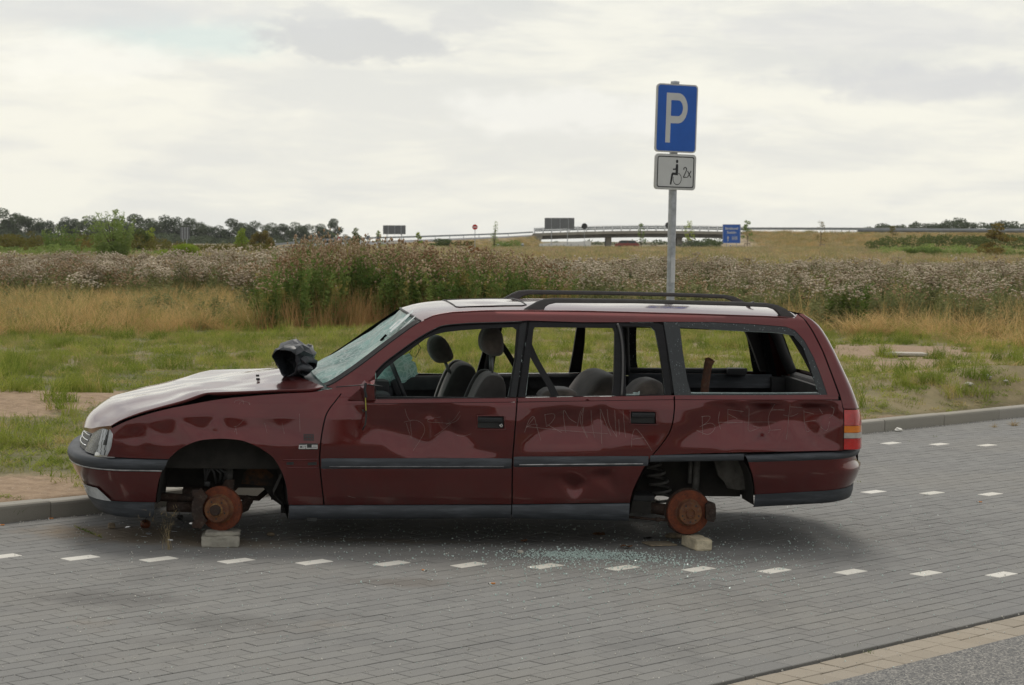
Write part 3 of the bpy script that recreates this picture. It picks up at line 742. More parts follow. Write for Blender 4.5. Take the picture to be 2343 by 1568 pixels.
def fender(s):
    poly = spline(fender_top, 4) + [(x + DG, z) for x, z in spline(shut_f, 3)] + [(-.388, .247)] + [(x, z) for x, z in spline(arch[::-1], 3)][1:] + [(.511, .507), (.633, .512)] + spline([(.633, .512), (.608, .572), (.603, .641)], 3)
    o = sheet('front_wing', poly, (), side(s), 'burgundy_paint', car, 0.019, lip=(0, -s * 0.022, 0), flip=s < 0)
    if s > 0: o['label'] = 'burgundy front wing with hollows beaten into it above the wheel arch'
    # remains of the side strip behind the arch
    if s > 0:
        for a, b in (((-.35, .507), (-.548, .513)), ((-.372, .463), (-.552, .466))):
            m = MB(); m.tube([side(1, .003)(a[0] + (b[0] - a[0]) * t / 6, a[1] + (b[1] - a[1]) * t / 6) for t in range(7)], .0035, 6); m.build('swage_line', 'burgundy_paint', o, True)
        for x0, x1 in ((-.37, -.41), (-.49, -.54)):
            sheet('glue_residue', [(x0, .478), (x1, .480), (x1, .497), (x0, .493)], (), side(1, .0015), 'black_print', o, .012)
    m = MB(); pts = [(.47, .703), (.395, .717), (.2, .742), (.008, .766), (-.332, .80), (-.56, .818)]
    return o
both(fender)
def door_front(s):
    poly = [(x - DG, z) for x, z in spline(shut_f, 3)][::-1] + [(-.70, .838)] + [(x, belt_low(x)) for x in (-.87, -1.1, -1.4, -1.676)] + [(x + DG, z) for x, z in spline(shut_m_lo, 3)]
    hole = [(-1.455, .772), (-1.603, .772), (-1.606, .708), (-1.600, .700), (-1.460, .700), (-1.454, .708)]
    o = sheet('front_door', poly, [hole] if s > 0 else [], side(s), 'burgundy_paint', car, 0.019, lip=(0, -s * 0.022, 0), flip=s < 0)
    if s > 0: o['label'] = 'front door caved in below the window, scratched with a D and an S'
    return o
doorF = door_front(1); door_front(-1)
def door_rear(s):
    poly = [(x - DG, z) for x, z in spline(shut_m_lo, 3)][::-1] + [(x, belt_low(x)) for x in (-1.9, -2.2, -2.594)] + [(x + DG, z) for x, z in spline(shut_r, 3)] + [(x + DG, z) for x, z in spline(ra_front, 3)] + [(-2.2, .272)]
    hole = [(-2.343, .806), (-2.487, .806), (-2.490, .742), (-2.484, .735), (-2.349, .735), (-2.342, .742)]
    o = sheet('rear_door', poly, [hole] if s > 0 else [], side(s), 'burgundy_paint', car, 0.019, lip=(0, -s * 0.022, 0), flip=s < 0)
    if s > 0: o['label'] = 'rear door creased along the top and stabbed in low down, scratched ARMINIA'
    return o
doorR = door_rear(1); door_rear(-1)
def quarter(s):
    poly = [(x - DG, z) for x, z in spline(shut_r[:-1], 3)][::-1] + [(-2.60, belt_low(-2.6)), (-3.0, belt_low(-3.0)), (-3.4, belt_low(-3.4)), (-3.604, .884)] + [(-3.608, .846), (-3.613, .83), (-3.616, .70), (-3.616, .593), (-3.3, .586), (-3.022, .580), (-2.7, .568)]
    o = sheet('rear_wing', poly, (), side(s), 'burgundy_paint', car, 0.017, lip=(0, -s * 0.022, 0), flip=s < 0)
    if s > 0: o['label'] = 'rear wing panel folded inward under the side window, scratched BIELEFELD'
    # inner strip behind the seams
    return o
quarterP = quarter(1); quarter(-1)
def upper(s):
    outer = spline(ws_edge, 4) + pillar_top + gutter_l + [(x + DG, z) for x, z in tail_shut[:-2]] + [(-3.56, .906), (-3.0, .9), (-2.6, .899), (-2.6, .893), (-1.676, .874), (-.867, .855), (-.70, .843), (-.664, .90)]
    hole = wframe + [(-1.757, 1.312), (-2.07, 1.308), (-2.3, 1.312)] + q_out[:-1] + [(-2.603, .902), (-1.68, .876), (-.868, .858)]
    o = sheet('body_side_frame', outer, [hole], side(s, 0, False), 'burgundy_paint', car, 0.022, lip=(0, -s * 0.03, 0), flip=s < 0)
    # belt moulding
    for nm, a, b in (('belt_moulding', -.70, -1.675), ('belt_moulding', -1.684, -2.594), ('belt_moulding', -2.604, -3.585)):
        xs = [a + (b - a) * i / 12 for i in range(13)]
        poly = [(x, belt_low(x) + .003) for x in xs] + [(x, belt_top(x) + .001) for x in xs[::-1]]
        sheet(nm, poly, (), side(s, .004, False), 'burgundy_paint', car, 0.02, lip=(0, -s * .02, 0), flip=s < 0)
both(upper)
def frames(s):
    out = [(x + .0, z) for x, z in wframe[1:]] + [(-1.752, 1.306), (-1.722, 1.155), (-1.677, .876), (-.876, .858), (-.872, 1.0)]
    f = sheet('front_window_frame', out, [wopen], side(s, -.010, False), 'window_rubber', car, 0.02, lip=(0, -s * .03, 0), flip=s < 0)
    m = MB(); m.tube([side(s, -.004, False)(x, z - .006) for x, z in spline(wframe[1:], 3)], .006, 6); m.build('window_seal', 'window_rubber', f, True)
    # B pillar cover
    m2 = sheet('centre_pillar_cover', [(-1.706, 1.285), (-1.748, 1.300), (-1.718, 1.14), (-1.676, .880), (-1.640, .880), (-1.652, .95), (-1.684, 1.10)], (), side(s, -.002, False), 'pillar_black', car, .02, lip=(0, -s * .01, 0), flip=s < 0)
    out = [(-1.765, 1.304), (-2.07, 1.302), (-2.282, 1.306), (-2.53, 1.311), (-2.556, 1.295), (-2.585, .902), (-1.688, .880), (-1.735, 1.155)]
    h1 = [(-1.795, 1.273), (-2.071, 1.276), (-2.258, 1.277), (-2.266, 1.25), (-2.253, 1.039), (-2.238, .893), (-1.730, .884), (-1.761, 1.079), (-1.787, 1.26)]
    h2 = [(-2.311, 1.288), (-2.479, 1.291), (-2.507, 1.265), (-2.526, 1.149), (-2.538, 1.044), (-2.549, .904), (-2.318, .898), (-2.324, 1.093), (-2.320, 1.2)]
    f = sheet('rear_window_frame', out, [h1, h2], side(s, -.008, False), 'window_rubber', car, 0.018, lip=(0, -s * .03, 0), flip=s < 0)
    m = MB(); m.tube([side(s, .002, False)(x, z) for x, z in spline([(-2.283, 1.303), (-2.298, 1.25), (-2.306, 1.15), (-2.300, 1.0), (-2.290, .897)], 4)], [.007] * 17, 6); m.build('window_bar', 'rail_grey', f, True)
    q = sheet('quarter_glass', q_out, [q_open], side(s, -.003, False), 'shattered_dark_glass', car, 0.02, lip=(0, -s * .008, 0), flip=s < 0)
    q['label'] = 'black edged side window pane with its middle broken out'
both(frames)
# jagged glass left in the openings
def jag(name, line, wid, s=1, amp=.5, mat='crazed_edge', off=-.014, seed=1):
    r = random.Random(seed); a = spline(line, 1) if False else line
    pts = []; P = [Vector(p) for p in line]
    tot = []
    for i in range(len(P) - 1):
        n = max(1, int((P[i + 1] - P[i]).length / .012))
        for j in range(n): tot.append((P[i].lerp(P[i + 1], j / n), (P[i + 1] - P[i]).normalized()))
    tot.append((P[-1], (P[-1] - P[-2]).normalized()))
    A = [tuple(p) for p, d in tot]; B = []
    for i, (p, d) in enumerate(tot):
        nrm = Vector((d.y, -d.x)); w = wid * (1 - amp / 2 + amp * r.random()) * (.35 + .65 * math.sin(math.pi * min(1, .15 + i / len(tot)) ** .6) if amp > .8 else 1)
        q = p + nrm * w; B.append((q.x, q.y))
    V = []; F = []
    f = side(s, off, False)
    for (x0, z0), (x1, z1) in zip(A, B): V += [f(x0, z0), f(x1, z1)]
    n = len(V); V += [(x, y - s * .004, z) for x, y, z in V]
    for i in range(len(A) - 1):
        k = i * 2; F += [(k, k + 1, k + 3, k + 2), (n + k + 2, n + k + 3, n + k + 1, n + k), (k + 1, n + k + 1, n + k + 3, k + 3)]
    return obj(name, V, F, mat, car)
jag('glass_remnant', [(-1.628, .880), (-1.642, .945), (-1.671, 1.078), (-1.690, 1.245)], -.036, seed=3, amp=.7)
jag('glass_remnant', [(-1.735, .888), (-1.761, 1.079), (-1.785, 1.24)], .030, seed=4, amp=.8)
jag('glass_remnant', [(-2.548, .91), (-2.538, 1.044), (-2.526, 1.149), (-2.506, 1.262), (-2.478, 1.288), (-2.36, 1.290)], -.030, seed=5, amp=.5)
jag('glass_remnant', [(-2.318, .905), (-2.324, 1.05), (-2.322, 1.16)], .020, seed=6, amp=.9)
jag('glass_remnant', [(-2.70, .920), (-3.0, .922), (-3.3, .926), (-3.46, .930)], -.008, seed=7, amp=.9, off=-.008)
jag('glass_remnant', [(-3.46, .945), (-3.427, 1.077), (-3.390, 1.19), (-3.338, 1.252), (-3.24, 1.266), (-3.05, 1.271), (-2.83, 1.279)], -.014, seed=8, amp=.5, off=-.007)
jag('glass_remnant', [(-2.318, .905), (-2.40, .906), (-2.36, .907)], -.02, seed=9, amp=.9)

# bonnet: carried between its side edge and its crown line
def resample(pts, n):
    P = [Vector(p) for p in spline(pts, 8)]; L = [0]
    for i in range(1, len(P)): L.append(L[-1] + (P[i] - P[i - 1]).length)
    out = []
    for i in range(n):
        t = L[-1] * i / (n - 1); j = max(0, min(len(P) - 2, int(np.searchsorted(L, t)) - 1)); f = (t - L[j]) / max(1e-9, L[j + 1] - L[j])
        q = P[j].lerp(P[j + 1], min(1, max(0, f))); out.append((q.x, q.y))
    return out
NH = 44
hs, hm = resample(hood_side, NH), resample(hood_mid, NH)
hu = resample(hood_under, NH)
hoodd = Dent([(.75, -.75, 0), (.75, .75, 0), (-.5, .75, 0), (-.5, -.75, 0), (.086, .72, -.012), (.05, .45, .018), (.12, .15, .004), (.0, .0, .016), (.25, .5, .012), (-.2, .55, .004), (-.15, .25, .014), (.35, .2, .012), (.5, .45, .002), (.45, 0, .010), (-.35, .1, .002), (.3, -.3, .01), (0, -.4, .012), (-.1, .7, .004), (.3, .7, .008)])
rows = []
NVH = 41
for i in range(NH):
    r = []
    yS = S(hs[i][0], hs[i][1]) - .012
    for j in range(NVH):
        v = -1 + 2 * j / (NVH - 1); a = abs(v)
        b = a ** 1.75; x = hm[i][0] + (hs[i][0] - hm[i][0]) * (a ** 2.2)
        z = hm[i][1] + (hs[i][1] - hm[i][1]) * b; y = v * yS
        if v < 0 and abs(hs[i][0] - .086) < .1: z -= 0
        z -= 1.5 * hoodd(x, y) * (1 - a ** 8); z += (.007 * mnoise.noise(Vector((x * 2.2 + y * 1.2, y * 4.5, 1))) + .003 * mnoise.noise(Vector((x * 7, y * 7, 4)))) * (1 - a ** 6)
        r.append((x, y, z))
    rows.append(r)
hood = grid('bonnet', rows, 'burgundy_paint', car, flip=True); hood['label'] = 'buckled burgundy bonnet standing open along its side seam'
for s in (1, -1):
    e = [(hs[i][0], s * (S(*hs[i]) - .012), hs[i][1]) for i in range(NH)]; u = [(hu[i][0], s * (S(*hs[i]) - .006), hu[i][1]) for i in range(NH)]; w = [(hu[i][0], s * (S(*hs[i]) - .05), hu[i][1] - .004) for i in range(NH)]
    grid('bonnet_edge', [e, u, w], 'burgundy_paint', hood, True, flip=s < 0)
e = [(x - .0, y, z) for x, y, z in rows[0]]; u = [(x - .012, y, z - .028) for x, y, z in rows[0]]
grid('bonnet_lip', [e, u], 'burgundy_paint', hood, True)
for y in (.25, .42):
    m = MB(); m.box((-.205, y - .05, .928 if y < .3 else .922), (.020, .026, .012), ch=.003); m.build('washer_nozzle', 'black_print', hood)
# engine bay and inner structure, dark
m = MB(); m.box((-.05, 0, .60), (.90, 1.36, .34)); m.box((.50, 0, .52), (.28, 1.2, .22)); m.build('engine_bay', 'liner', car)
m = MB(); m.box((-.55, 0, .55), (.06, 1.50, .66)); m.build('bulkhead', 'interior_dark', car)
# scuttle below the windscreen
rows = []
for i in range(2):
    r = []
    for j in range(21):
        v = -1 + j / 10; a = abs(v)
        x = (-.40, -.53)[i] + ((-.575, -.62)[i] - (-.40, -.53)[i]) * a ** 2; z = (.925, .945)[i] + ((.900, .915)[i] - (.925, .945)[i]) * a ** 2
        r.append((x, v * .80, z))
    rows.append(r)
grid('scuttle', rows, 'black_trim', car, flip=True)

# windscreen
we = resample(ws_edge, 27); wc = resample([(-.52, .958), (-.642, 1.024), (-.78, 1.114), (-.991, 1.25), (-1.075, 1.322)], 27)
holes_ws = [((-.922, 1.143), .036, .020), ((-.844, 1.082), .042, .022)]
rows = []
NVW = 61
for i in range(27):
    r = []
    for j in range(NVW):
        v = -1 + 2 * j / (NVW - 1); a = abs(v)
        x = wc[i][0] + (we[i][0] - wc[i][0]) * a ** 2.0; z = wc[i][1] + (we[i][1] - wc[i][1]) * a ** 2.4
        y = v * (S(*we[i]) - .016)
        t = i / 26
        sag = .055 * math.exp(-((v - .30) / .35) ** 2 - ((t - .45) / .28) ** 2) + .03 * math.exp(-((v - .75) / .16) ** 2 - ((t - .86) / .12) ** 2) + .03 * math.exp(-((v + .4) / .3) ** 2 - ((t - .6) / .3) ** 2)
        fold = .012 * (1 - abs(2 * ((v * 3.1 + t * 2.3) % 1) - 1)) * (math.exp(-((t - .8) / .3) ** 2)) + .010 * mnoise.noise(Vector((x * 9, y * 9, 3)))
        k = (1 - a ** 10) * min(1, t * 8) * min(1, (1 - t) * 12)
        x -= (sag + fold) * .55 * k * -1 * -1; z -= (sag + fold) * .8 * k
        r.append((x, y, z))
    rows.append(r)
def wskip(i, j):
    x, y, z = rows[i][j]
    return ((abs(j - 44) < 1.6 + (i % 2) * .8) and 17 <= i <= 18) or ((abs(j - 43) < 2.8 - (i % 2)) and 13 <= i <= 14) or (j > 53 and j < 57 and i in (23,)) or (i == 24 and 55 < j < 58) or (i in (22,) and j == 50)
ws = grid('windscreen', rows, 'crazed_windscreen', car, True, wskip, flip=True)
ws['label'] = 'crazed greenish windscreen sagging inward with holes punched through'
fr = [[(x, y, z) for x, y, z in rows[i][j:j + 1]][0] for i in range(27) for j in (NVW - 1,)]
for s in (1, -1):
    pe = [Vector((we[i][0], s * (S(*we[i]) - .010), we[i][1])) for i in range(27)]
    m = MB(); m.tube(pe, .009, 6); m.build('windscreen_seal', 'window_rubber', car, True)
    rws = [[(we[i][0] + d * .02, s * (S(*we[i]) - .018 - d * .035), we[i][1] + d * .012 + .002) for i in range(27)] for d in (0, 1)]
    grid('windscreen_band', rws, 'window_rubber', ws, True)
m = MB(); m.tube([(wc[-1][0] + (we[-1][0] - wc[-1][0]) * abs(v) ** 2, v * (S(*we[-1]) - .012), wc[-1][1] + (we[-1][1] - wc[-1][1]) * abs(v) ** 2.4 + .002) for v in [-1 + j / 12 for j in range(25)]], .008, 6)
m.build('windscreen_seal', 'window_rubber', car, True)
# loose flaps of crazed glass at the top corner and hanging inside
def flap(name, quad, n, mat, amp=.012, seed=1):
    A, B, C_, D_ = [Vector(q) for q in quad]; rws = []
    for i in range(n + 1):
        r = []
        for j in range(n + 1):
            u, v = i / n, j / n; p = A.lerp(B, u).lerp(D_.lerp(C_, u), v)
            p += Vector((mnoise.noise(p * 14 + Vector((seed, 0, 0))), mnoise.noise(p * 14 + Vector((0, seed, 0))), mnoise.noise(p * 14 + Vector((0, 0, seed))))) * amp
            if 0 < u < 1 and j in (0, n) or i in (0, n): p += Vector((mnoise.noise(p * 60), 0, mnoise.noise(p * 55 + Vector((3, 3, 3))))) * amp
            r.append(tuple(p))
        rws.append(r)
    return grid(name, rws, mat, ws, False)
flap('hanging_glass', [(-.86, .45, .96), (-1.08, .35, 1.10), (-1.165, .30, .955), (-1.02, .38, .905)], 12, 'crazed_windscreen', .02)
flap('hanging_glass', [(-.86, .48, .98), (-.98, .40, 1.02), (-.985, .40, .895), (-.93, .45, .885)], 10, 'crazed_windscreen', .02, 4)
simple('glass_shard', (0.50, 0.56, 0.55), 0.08, var=0.25, scale=30, bump=.2)
for i, (x, y, z) in enumerate(((-1.01, .52, 1.268), (-1.04, .46, 1.285), (-1.06, .56, 1.275), (-1.0, .41, 1.262), (-.985, .56, 1.245), (-1.07, .36, 1.305))):
    rr = random.Random(i); a = rr.uniform(-.6, .6)
    p = Vector((x, y, z)); u = Vector((-.035, .01, .035)) * rr.uniform(.7, 1.3); v = Vector((.006, .032, -.012)) * rr.uniform(.5, 1.1)
    obj('glass_shard', [p - u - v, p + v * .8 - u * .6, p + u + v, p + u * 1.1 - v * .3], [(0, 1, 2, 3)], 'glass_shard', ws)

# roof
gut = lambda x: float(np.interp(-x, [1.129, 1.216, 1.315, 1.514, 1.712, 2.08, 2.744, 3.192, 3.36], [1.292, 1.331, 1.347, 1.360, 1.364, 1.368, 1.364, 1.358, 1.353]))
mid = lambda x: float(np.interp(-x, [1.075, 1.173, 1.275, 1.43, 1.637, 1.898, 2.3, 2.8, 3.2, 3.39], [1.324, 1.353, 1.368, 1.383, 1.394, 1.401, 1.405, 1.402, 1.393, 1.384]))
rows = []
for i in range(61):
    t = i / 60; r = []
    for j in range(33):
        v = -1 + j / 16; a = abs(v)
        xh = -1.075 - .054 * a ** 2; xr = -3.405 + .02 * a ** 2
        x = xh + (xr - xh) * t ** 1.15
        e = gut(min(x, -1.129)); c = mid(x)
        if t == 0: c = 1.324; e = 1.292
        y = v * S(x, e)
        z = e + (c - e) * (1 - a ** 3.0)
        z += .0022 * mnoise.noise(Vector((x * 2.3, y * 2.6, 7))) * (1 - a ** 4)
        for dx, dy, h, w in ((-1.55, .22, .010, .09), (-2.25, .2, .006, .12), (-1.75, -.1, .006, .12)):
            z -= h * math.exp(-((x - dx) / w) ** 2 - ((y - dy) / (w * 1.6)) ** 2)
        r.append((x, y, z))
    rows.append(r)
roof = grid('roof', rows, 'burgundy_paint', car, flip=True)
for s in (1, -1):
    m = MB(); m.tube([(x, s * (S(x, gut(x)) - .002), gut(x) + .002) for x in [-1.15 - i * .0555 for i in range(40)]], .0045, 6); m.build('gutter_strip', 'burgundy_paint', roof, True)
def roofz(x, y):
    e, c = gut(min(x, -1.129)), mid(x); return e + (c - e) * (1 - abs(y / S(x, e)) ** 3)
sr = [(-1.36, .40), (-1.38, .44), (-1.75, .44), (-1.78, .40), (-1.78, -.40), (-1.75, -.44), (-1.38, -.44), (-1.36, -.40)]
m = MB(); m.tube([(x, y, roofz(x, y) + .001) for x, y in densify(sr, .05)], .0045, 5, closed=True); m.build('sunroof_seal', 'window_rubber', roof, True)
# roof rails
rail_o = [(-1.72, 1.358), (-1.775, 1.392), (-1.819, 1.418), (-1.858, 1.434), (-1.918, 1.441), (-2.4, 1.4435), (-2.979, 1.441), (-3.205, 1.437), (-3.262, 1.428), (-3.32, 1.403), (-3.362, 1.372), (-3.384, 1.345),
          (-3.287, 1.350), (-3.268, 1.378), (-3.245, 1.398), (-3.206, 1.411), (-2.979, 1.417), (-2.4, 1.4195), (-1.93, 1.412), (-1.89, 1.402), (-1.87, 1.388), (-1.855, 1.356)]
for s in (1, -1):
    bm = bmesh.new(); n = len(rail_o)
    A = [bm.verts.new((x, s * .56 - .017, z)) for x, z in rail_o]; B = [bm.verts.new((x, s * .56 + .017, z)) for x, z in rail_o]
    bm.faces.new(A); bm.faces.new(B[::-1])
    for i in range(n): bm.faces.new((A[i], B[i], B[(i + 1) % n], A[(i + 1) % n]))
    bmesh.ops.recalc_face_normals(bm, faces=bm.faces[:])
    bmesh.ops.bevel(bm, geom=[e for e in bm.edges if abs(e.verts[0].co.y - e.verts[1].co.y) < 1e-4], offset=.006, segments=3, affect='EDGES')
    me = bpy.data.meshes.new('roof_rail'); bm.to_mesh(me); bm.free(); me.materials.append(MATS['rail_grey']); me.shade_smooth()
    me.set_sharp_from_angle(angle=R_(40))
    obj('roof_rail', None, None, parent=car, mesh=me)
m = MB(); m.tube([(-3.2, .1, 1.39), (-3.215, .1, 1.412), (-3.24, .1, 1.425)], [.014, .008, .003], 8); m.build('aerial_base', 'black_trim', roof)

# wrapped ends: side run, rounded corner, across to the other side
def wrap(levels, n=2.6, nc=14, flip=False):
    """levels: (z, x_start, x_corner, x_end, y_scale or y)"""
    rows = []
    for z, xs, xc, xe, ya in levels:
        r = []; half = []
        ny = 8
        for i in range(ny): x = xs + (xc - xs) * i / ny; half.append((x, (S(x, z) if ya <= 2 else 0) * (ya if ya <= 2 else 1) , z))
        yc = S(xc, z) * ya
        for i in range(nc + 1):
            th = math.pi / 2 * i / nc
            half.append((xc + (xe - xc) * math.sin(th) ** (2 / n), yc * math.cos(th) ** (2 / n), z))
        r = half + [(x, -y, z) for x, y, z in half[::-1][1:]]
        rows.append(r)
    return rows
# front bumper
fb = wrap([(.250, .362, .46, .785, .985), (.300, .356, .46, .812, .99), (.340, .350, .46, .838, .995), (.385, .342, .46, .868, 1.0), (.430, .326, .46, .885, 1.003)])
bmp = grid('front_bumper', fb, 'burgundy_paint', car); 
lipf = wrap([(.158, .370, .46, .700, .965), (.166, .370, .46, .745, .98), (.195, .368, .46, .765, .985), (.225, .366, .46, .785, .985), (.253, .364, .46, .800, .99)])
grid('bumper_lip', lipf, 'grey_plastic', bmp)
st = wrap([(.440, .318, .46, .880, .99), (.442, .318, .46, .895, 1.012), (.470, .305, .46, .905, 1.016), (.490, .297, .46, .900, 1.012), (.500, .292, .46, .880, 1.0), (.502, .292, .46, .80, .92)])
grid('bumper_strip', st, 'grey_plastic', bmp)
m = MB(); m.tube([(x, y, .437) for x, y, z in wrap([(.437, .326, .46, .890, 1.006)])[0]], .0045, 6); m.build('bumper_trim', 'bright_line', bmp, True)
for s in (1, -1):  # turned ends at the wheel arch
    for pts, mt in ((fb, 'burgundy_paint'), (lipf, 'grey_plastic'), (st, 'grey_plastic')):
        k = 0 if s > 0 else -1
        a = [r[k] for r in pts]; b = [(x + .012, y - s * .03, z) for x, y, z in a]
        grid('bumper_end', [a, b], mt, bmp, True)
# front direction/fog lens low in the bumper corner
fl = wrap([(.252, .46, .46, .800, .992), (.285, .46, .46, .808, .996), (.320, .46, .46, .830, .999)])
w = [fl[0][11:18], fl[1][12:19], fl[2][13:20]]
grid('fog_lamp', [[(x + .004, y + .004, z) for x, y, z in r] for r in w], 'lamp_clear', bmp)
# headlamps: body, clear indicator, dark reflector part
def lamp_rows(x0, x1, z0f, z1f, off=0.0, n=12):
    rows = []
    for k in range(6):
        w = k / 5; r = []
        for i in range(n + 1):
            t = i / n; th = x0 + (x1 - x0) * t       # th = angle parameter 0..pi/2
            z = z0f(t) + (z1f(t) - z0f(t)) * w
            xc = .56; xe = .845 - .09 * max(0, (z - .51) / .17); yc = S(xc, z) * .985
            r.append((xc + (xe - xc + off) * math.sin(th) ** (2 / 2.6), (yc + off) * math.cos(th) ** (2 / 2.6), z))
        rows.append(r)
    return rows
def headlamp(s):
    root = None
    z0 = lambda t: .510 + 0 * t
    r = lamp_rows(.04, .95, z0, lambda t: .668 - .012 * t, -.03)
    base = grid('headlamp', [[(x, s * y, z) for x, y, z in q] for q in r], 'lamp_dark', car, True, flip=s < 0)
    r = lamp_rows(.04, .21, z0, lambda t: .652 + .012 * t, .0)
    grid('indicator_lens', [[(x, s * y, z) for x, y, z in q] for q in r], 'lamp_clear', base, True, flip=s < 0)
    r = lamp_rows(.22, .42, lambda t: .515, lambda t: .660, -.004)
    grid('reflector', [[(x, s * y, z - .0) for x, y, z in q] for q in r], 'lamp_clear', base, True, skip=lambda i, j: (i * 7 + j * 3) % 5 == 0 or (i > 1 and j < 5 and i + j < 7), flip=s < 0)
    r = lamp_rows(.05, .42, lambda t: .506, lambda t: .522 + .012 * math.sin(t * 9) * t, .004)
    grid('lamp_rim', [[(x, s * y, z) for x, y, z in q] for q in r], 'chrome', base, True, flip=s < 0)
    m = MB(); pts = [(.606, .985 * S(.606, .515), .515), (.600, .985 * S(.6, .6), .60), (.606, .985 * S(.606, .655), .655)]
    m.tube([(x, s * y, z) for x, y, z in pts], .005, 6); m.build('lamp_edge', 'chrome', base, True)
headlamp(1); headlamp(-1)
rws = [[(.835 - .05 * ((z - .50) / .15) - .06 * abs(v) ** 2.5, v * .50, z) for v in [-1 + j / 10 for j in range(21)]] for z in (.505, .55, .60, .645)]
g = grid('grille', rws, 'black_trim', car)
for z in (.53, .56, .59, .62):
    m = MB(); m.tube([(.842 - .05 * ((z - .50) / .15) - .06 * abs(v) ** 2.5, v * .48, z) for v in [-1 + j / 6 for j in range(13)]], .005, 6); m.build('grille_bar', 'chrome', g, True)
# rear bumper
rb = wrap([(.322, -3.099, -3.45, -3.83, .985), (.36, -3.094, -3.45, -3.855, .99), (.41, -3.083, -3.45, -3.875, 1.0), (.44, -3.074, -3.45, -3.875, 1.003), (.455, -3.07, -3.45, -3.855, 1.004), (.49, -3.055, -3.45, -3.842, 1.004), (.532, -3.04, -3.45, -3.838, 1.0)])
for r in rb:
    pass
def tiltz(rows, a=.05): return [[(x, y, z - .0 + (-(x + 3.05)) * .055) for x, y, z in r] for r in rows]
rb = tiltz(rb); rbm = grid('rear_bumper', rb, 'burgundy_paint', car, flip=True)
lr = tiltz(wrap([(.245, -3.100, -3.45, -3.80, .96), (.250, -3.1, -3.45, -3.825, .98), (.285, -3.1, -3.45, -3.835, .985), (.325, -3.1, -3.45, -3.835, .99)]))
lr = [[(x, y, z - .004 * 0) for x, y, z in r] for r in lr]
grid('bumper_lip', lr, 'grey_plastic', rbm, flip=True)
sr_ = tiltz(wrap([(.520, -3.042, -3.45, -3.83, .99), (.523, -3.04, -3.45, -3.855, 1.014), (.540, -3.034, -3.45, -3.862, 1.018), (.555, -3.026, -3.45, -3.855, 1.014), (.563, -3.02, -3.45, -3.83, 1.0), (.565, -3.02, -3.45, -3.70, .93)]))
sr_ = [[(x, y, z - .02 * (-(x + 3.05)) * 1.0 + 0 * z) for x, y, z in r] for r in sr_]
grid('bumper_strip', sr_, 'grey_plastic', rbm, flip=True)
for s in (1, -1):
    for pts, mt in ((rb, 'burgundy_paint'), (lr, 'grey_plastic')):
        k = 0 if s > 0 else -1
        a = [r[k] for r in pts]; b = [(x - .006, y - s * .03, z) for x, y, z in a]
        grid('bumper_end', [a, b], mt, rbm, True)
# tailgate with its empty window, lamps
rsil = lambda z: float(np.interp(z, [.5, .563, .709, .804, .82, .887, .965, 1.054, 1.153, 1.264, 1.324, 1.356, 1.384], [-3.815, -3.812, -3.808, -3.800, -3.79, -3.765, -3.735, -3.69, -3.64, -3.58, -3.53, -3.47, -3.41]))
tsx = lambda z: float(np.interp(z, [.5, .83, .846, .909, 1.025, 1.163, 1.27, 1.349, 1.375], [-3.618, -3.616, -3.610, -3.599, -3.560, -3.513, -3.464, -3.418, -3.388]))
zs = [.838, .85, .87, .89, .92, .96, 1.0, 1.05, 1.1, 1.15, 1.2, 1.24, 1.28, 1.31, 1.335, 1.352, 1.366, 1.378]
tg = wrap([(z, tsx(z) - .003, tsx(z) - .03, rsil(z), 1.0 if z < 1.33 else .995) for z in zs], n=3.0, nc=20)
ncol = len(tg[0])
def tskip(i, j):
    x, y, z = tg[i][j]; return .93 < z < 1.30 and abs(y) < .60 - (z - .93) * .25
tgo = grid('tailgate', tg, 'burgundy_paint', car, skip=tskip, flip=True)
tl = wrap([(z, tsx(z), tsx(z) - .03, rsil(z) + .004, .99) for z in (.50, .56, .60, .65, .70, .75, .80, .835)], n=3.0, nc=20)
grid('tailgate_lower', tl, 'burgundy_paint', tgo, skip=lambda i, j: abs(tl[i][j][1]) > .62, flip=True)
for s in (1, -1):
    base = None
    for z0, z1, mt in ((.598, .664, 'lens_red'), (.664, .697, 'lens_white'), (.697, .738, 'lens_amber'), (.738, .832, 'lens_red')):
        lv = wrap([(z, tsx(z) - .002, tsx(z) - .03, rsil(z), 1.003) for z in (z0 + .001, (z0 + z1) / 2, z1 - .001)], n=3.0, nc=20)
        keep = [[(x, s * y, z) for x, y, z in r[:ncol // 2] if y > .60] for r in lv]
        mn = min(len(r) for r in keep); keep = [r[:mn] for r in keep]
        if base is None:
            base = grid('tail_lamp', [[(x, y - s * .0, z) for x, y, z in r] for r in keep], mt, car, True, flip=s > 0)
        else: grid('lamp_lens', keep, mt, base, True, flip=s > 0)
    if s > 0: base['label'] = 'red, clear and amber tail lamp'

# side rubbing strips with bright line
def strip(name, x0, x1, z0, z1, s, end=0.0, mat='grey_plastic', bright=None, th=.014):
    n = 24; rws = [[], [], [], [], [], []]
    for i in range(n + 1):
        x = x0 + (x1 - x0) * i / n; za = z0[0] + (z0[1] - z0[0]) * i / n; zb = z1[0] + (z1[1] - z1[0]) * i / n
        e = th * min(1, min(i, n - i) * .8 + .15)
        for k, (f, h) in enumerate(((0, -.004), (.06, e * .8), (.35, e), (.65, e), (.94, e * .8), (1, -.004))):
            z = za + (zb - za) * f; rws[k].append((x, s * (S(x, z) + h), z))
    o = grid(name, rws, mat, car, True, flip=s < 0)
    if bright:
        m = MB(); m.tube([(x0 + (x1 - x0) * i / n, s * (S(x0 + (x1 - x0) * i / n, .48) + th + .001), z0[0] + (z0[1] - z0[0]) * i / n + (z1[0] - z0[0]) * .24) for i in range(1, n)], .0035, 5); m.build('strip_trim', bright, o, True)
    return o
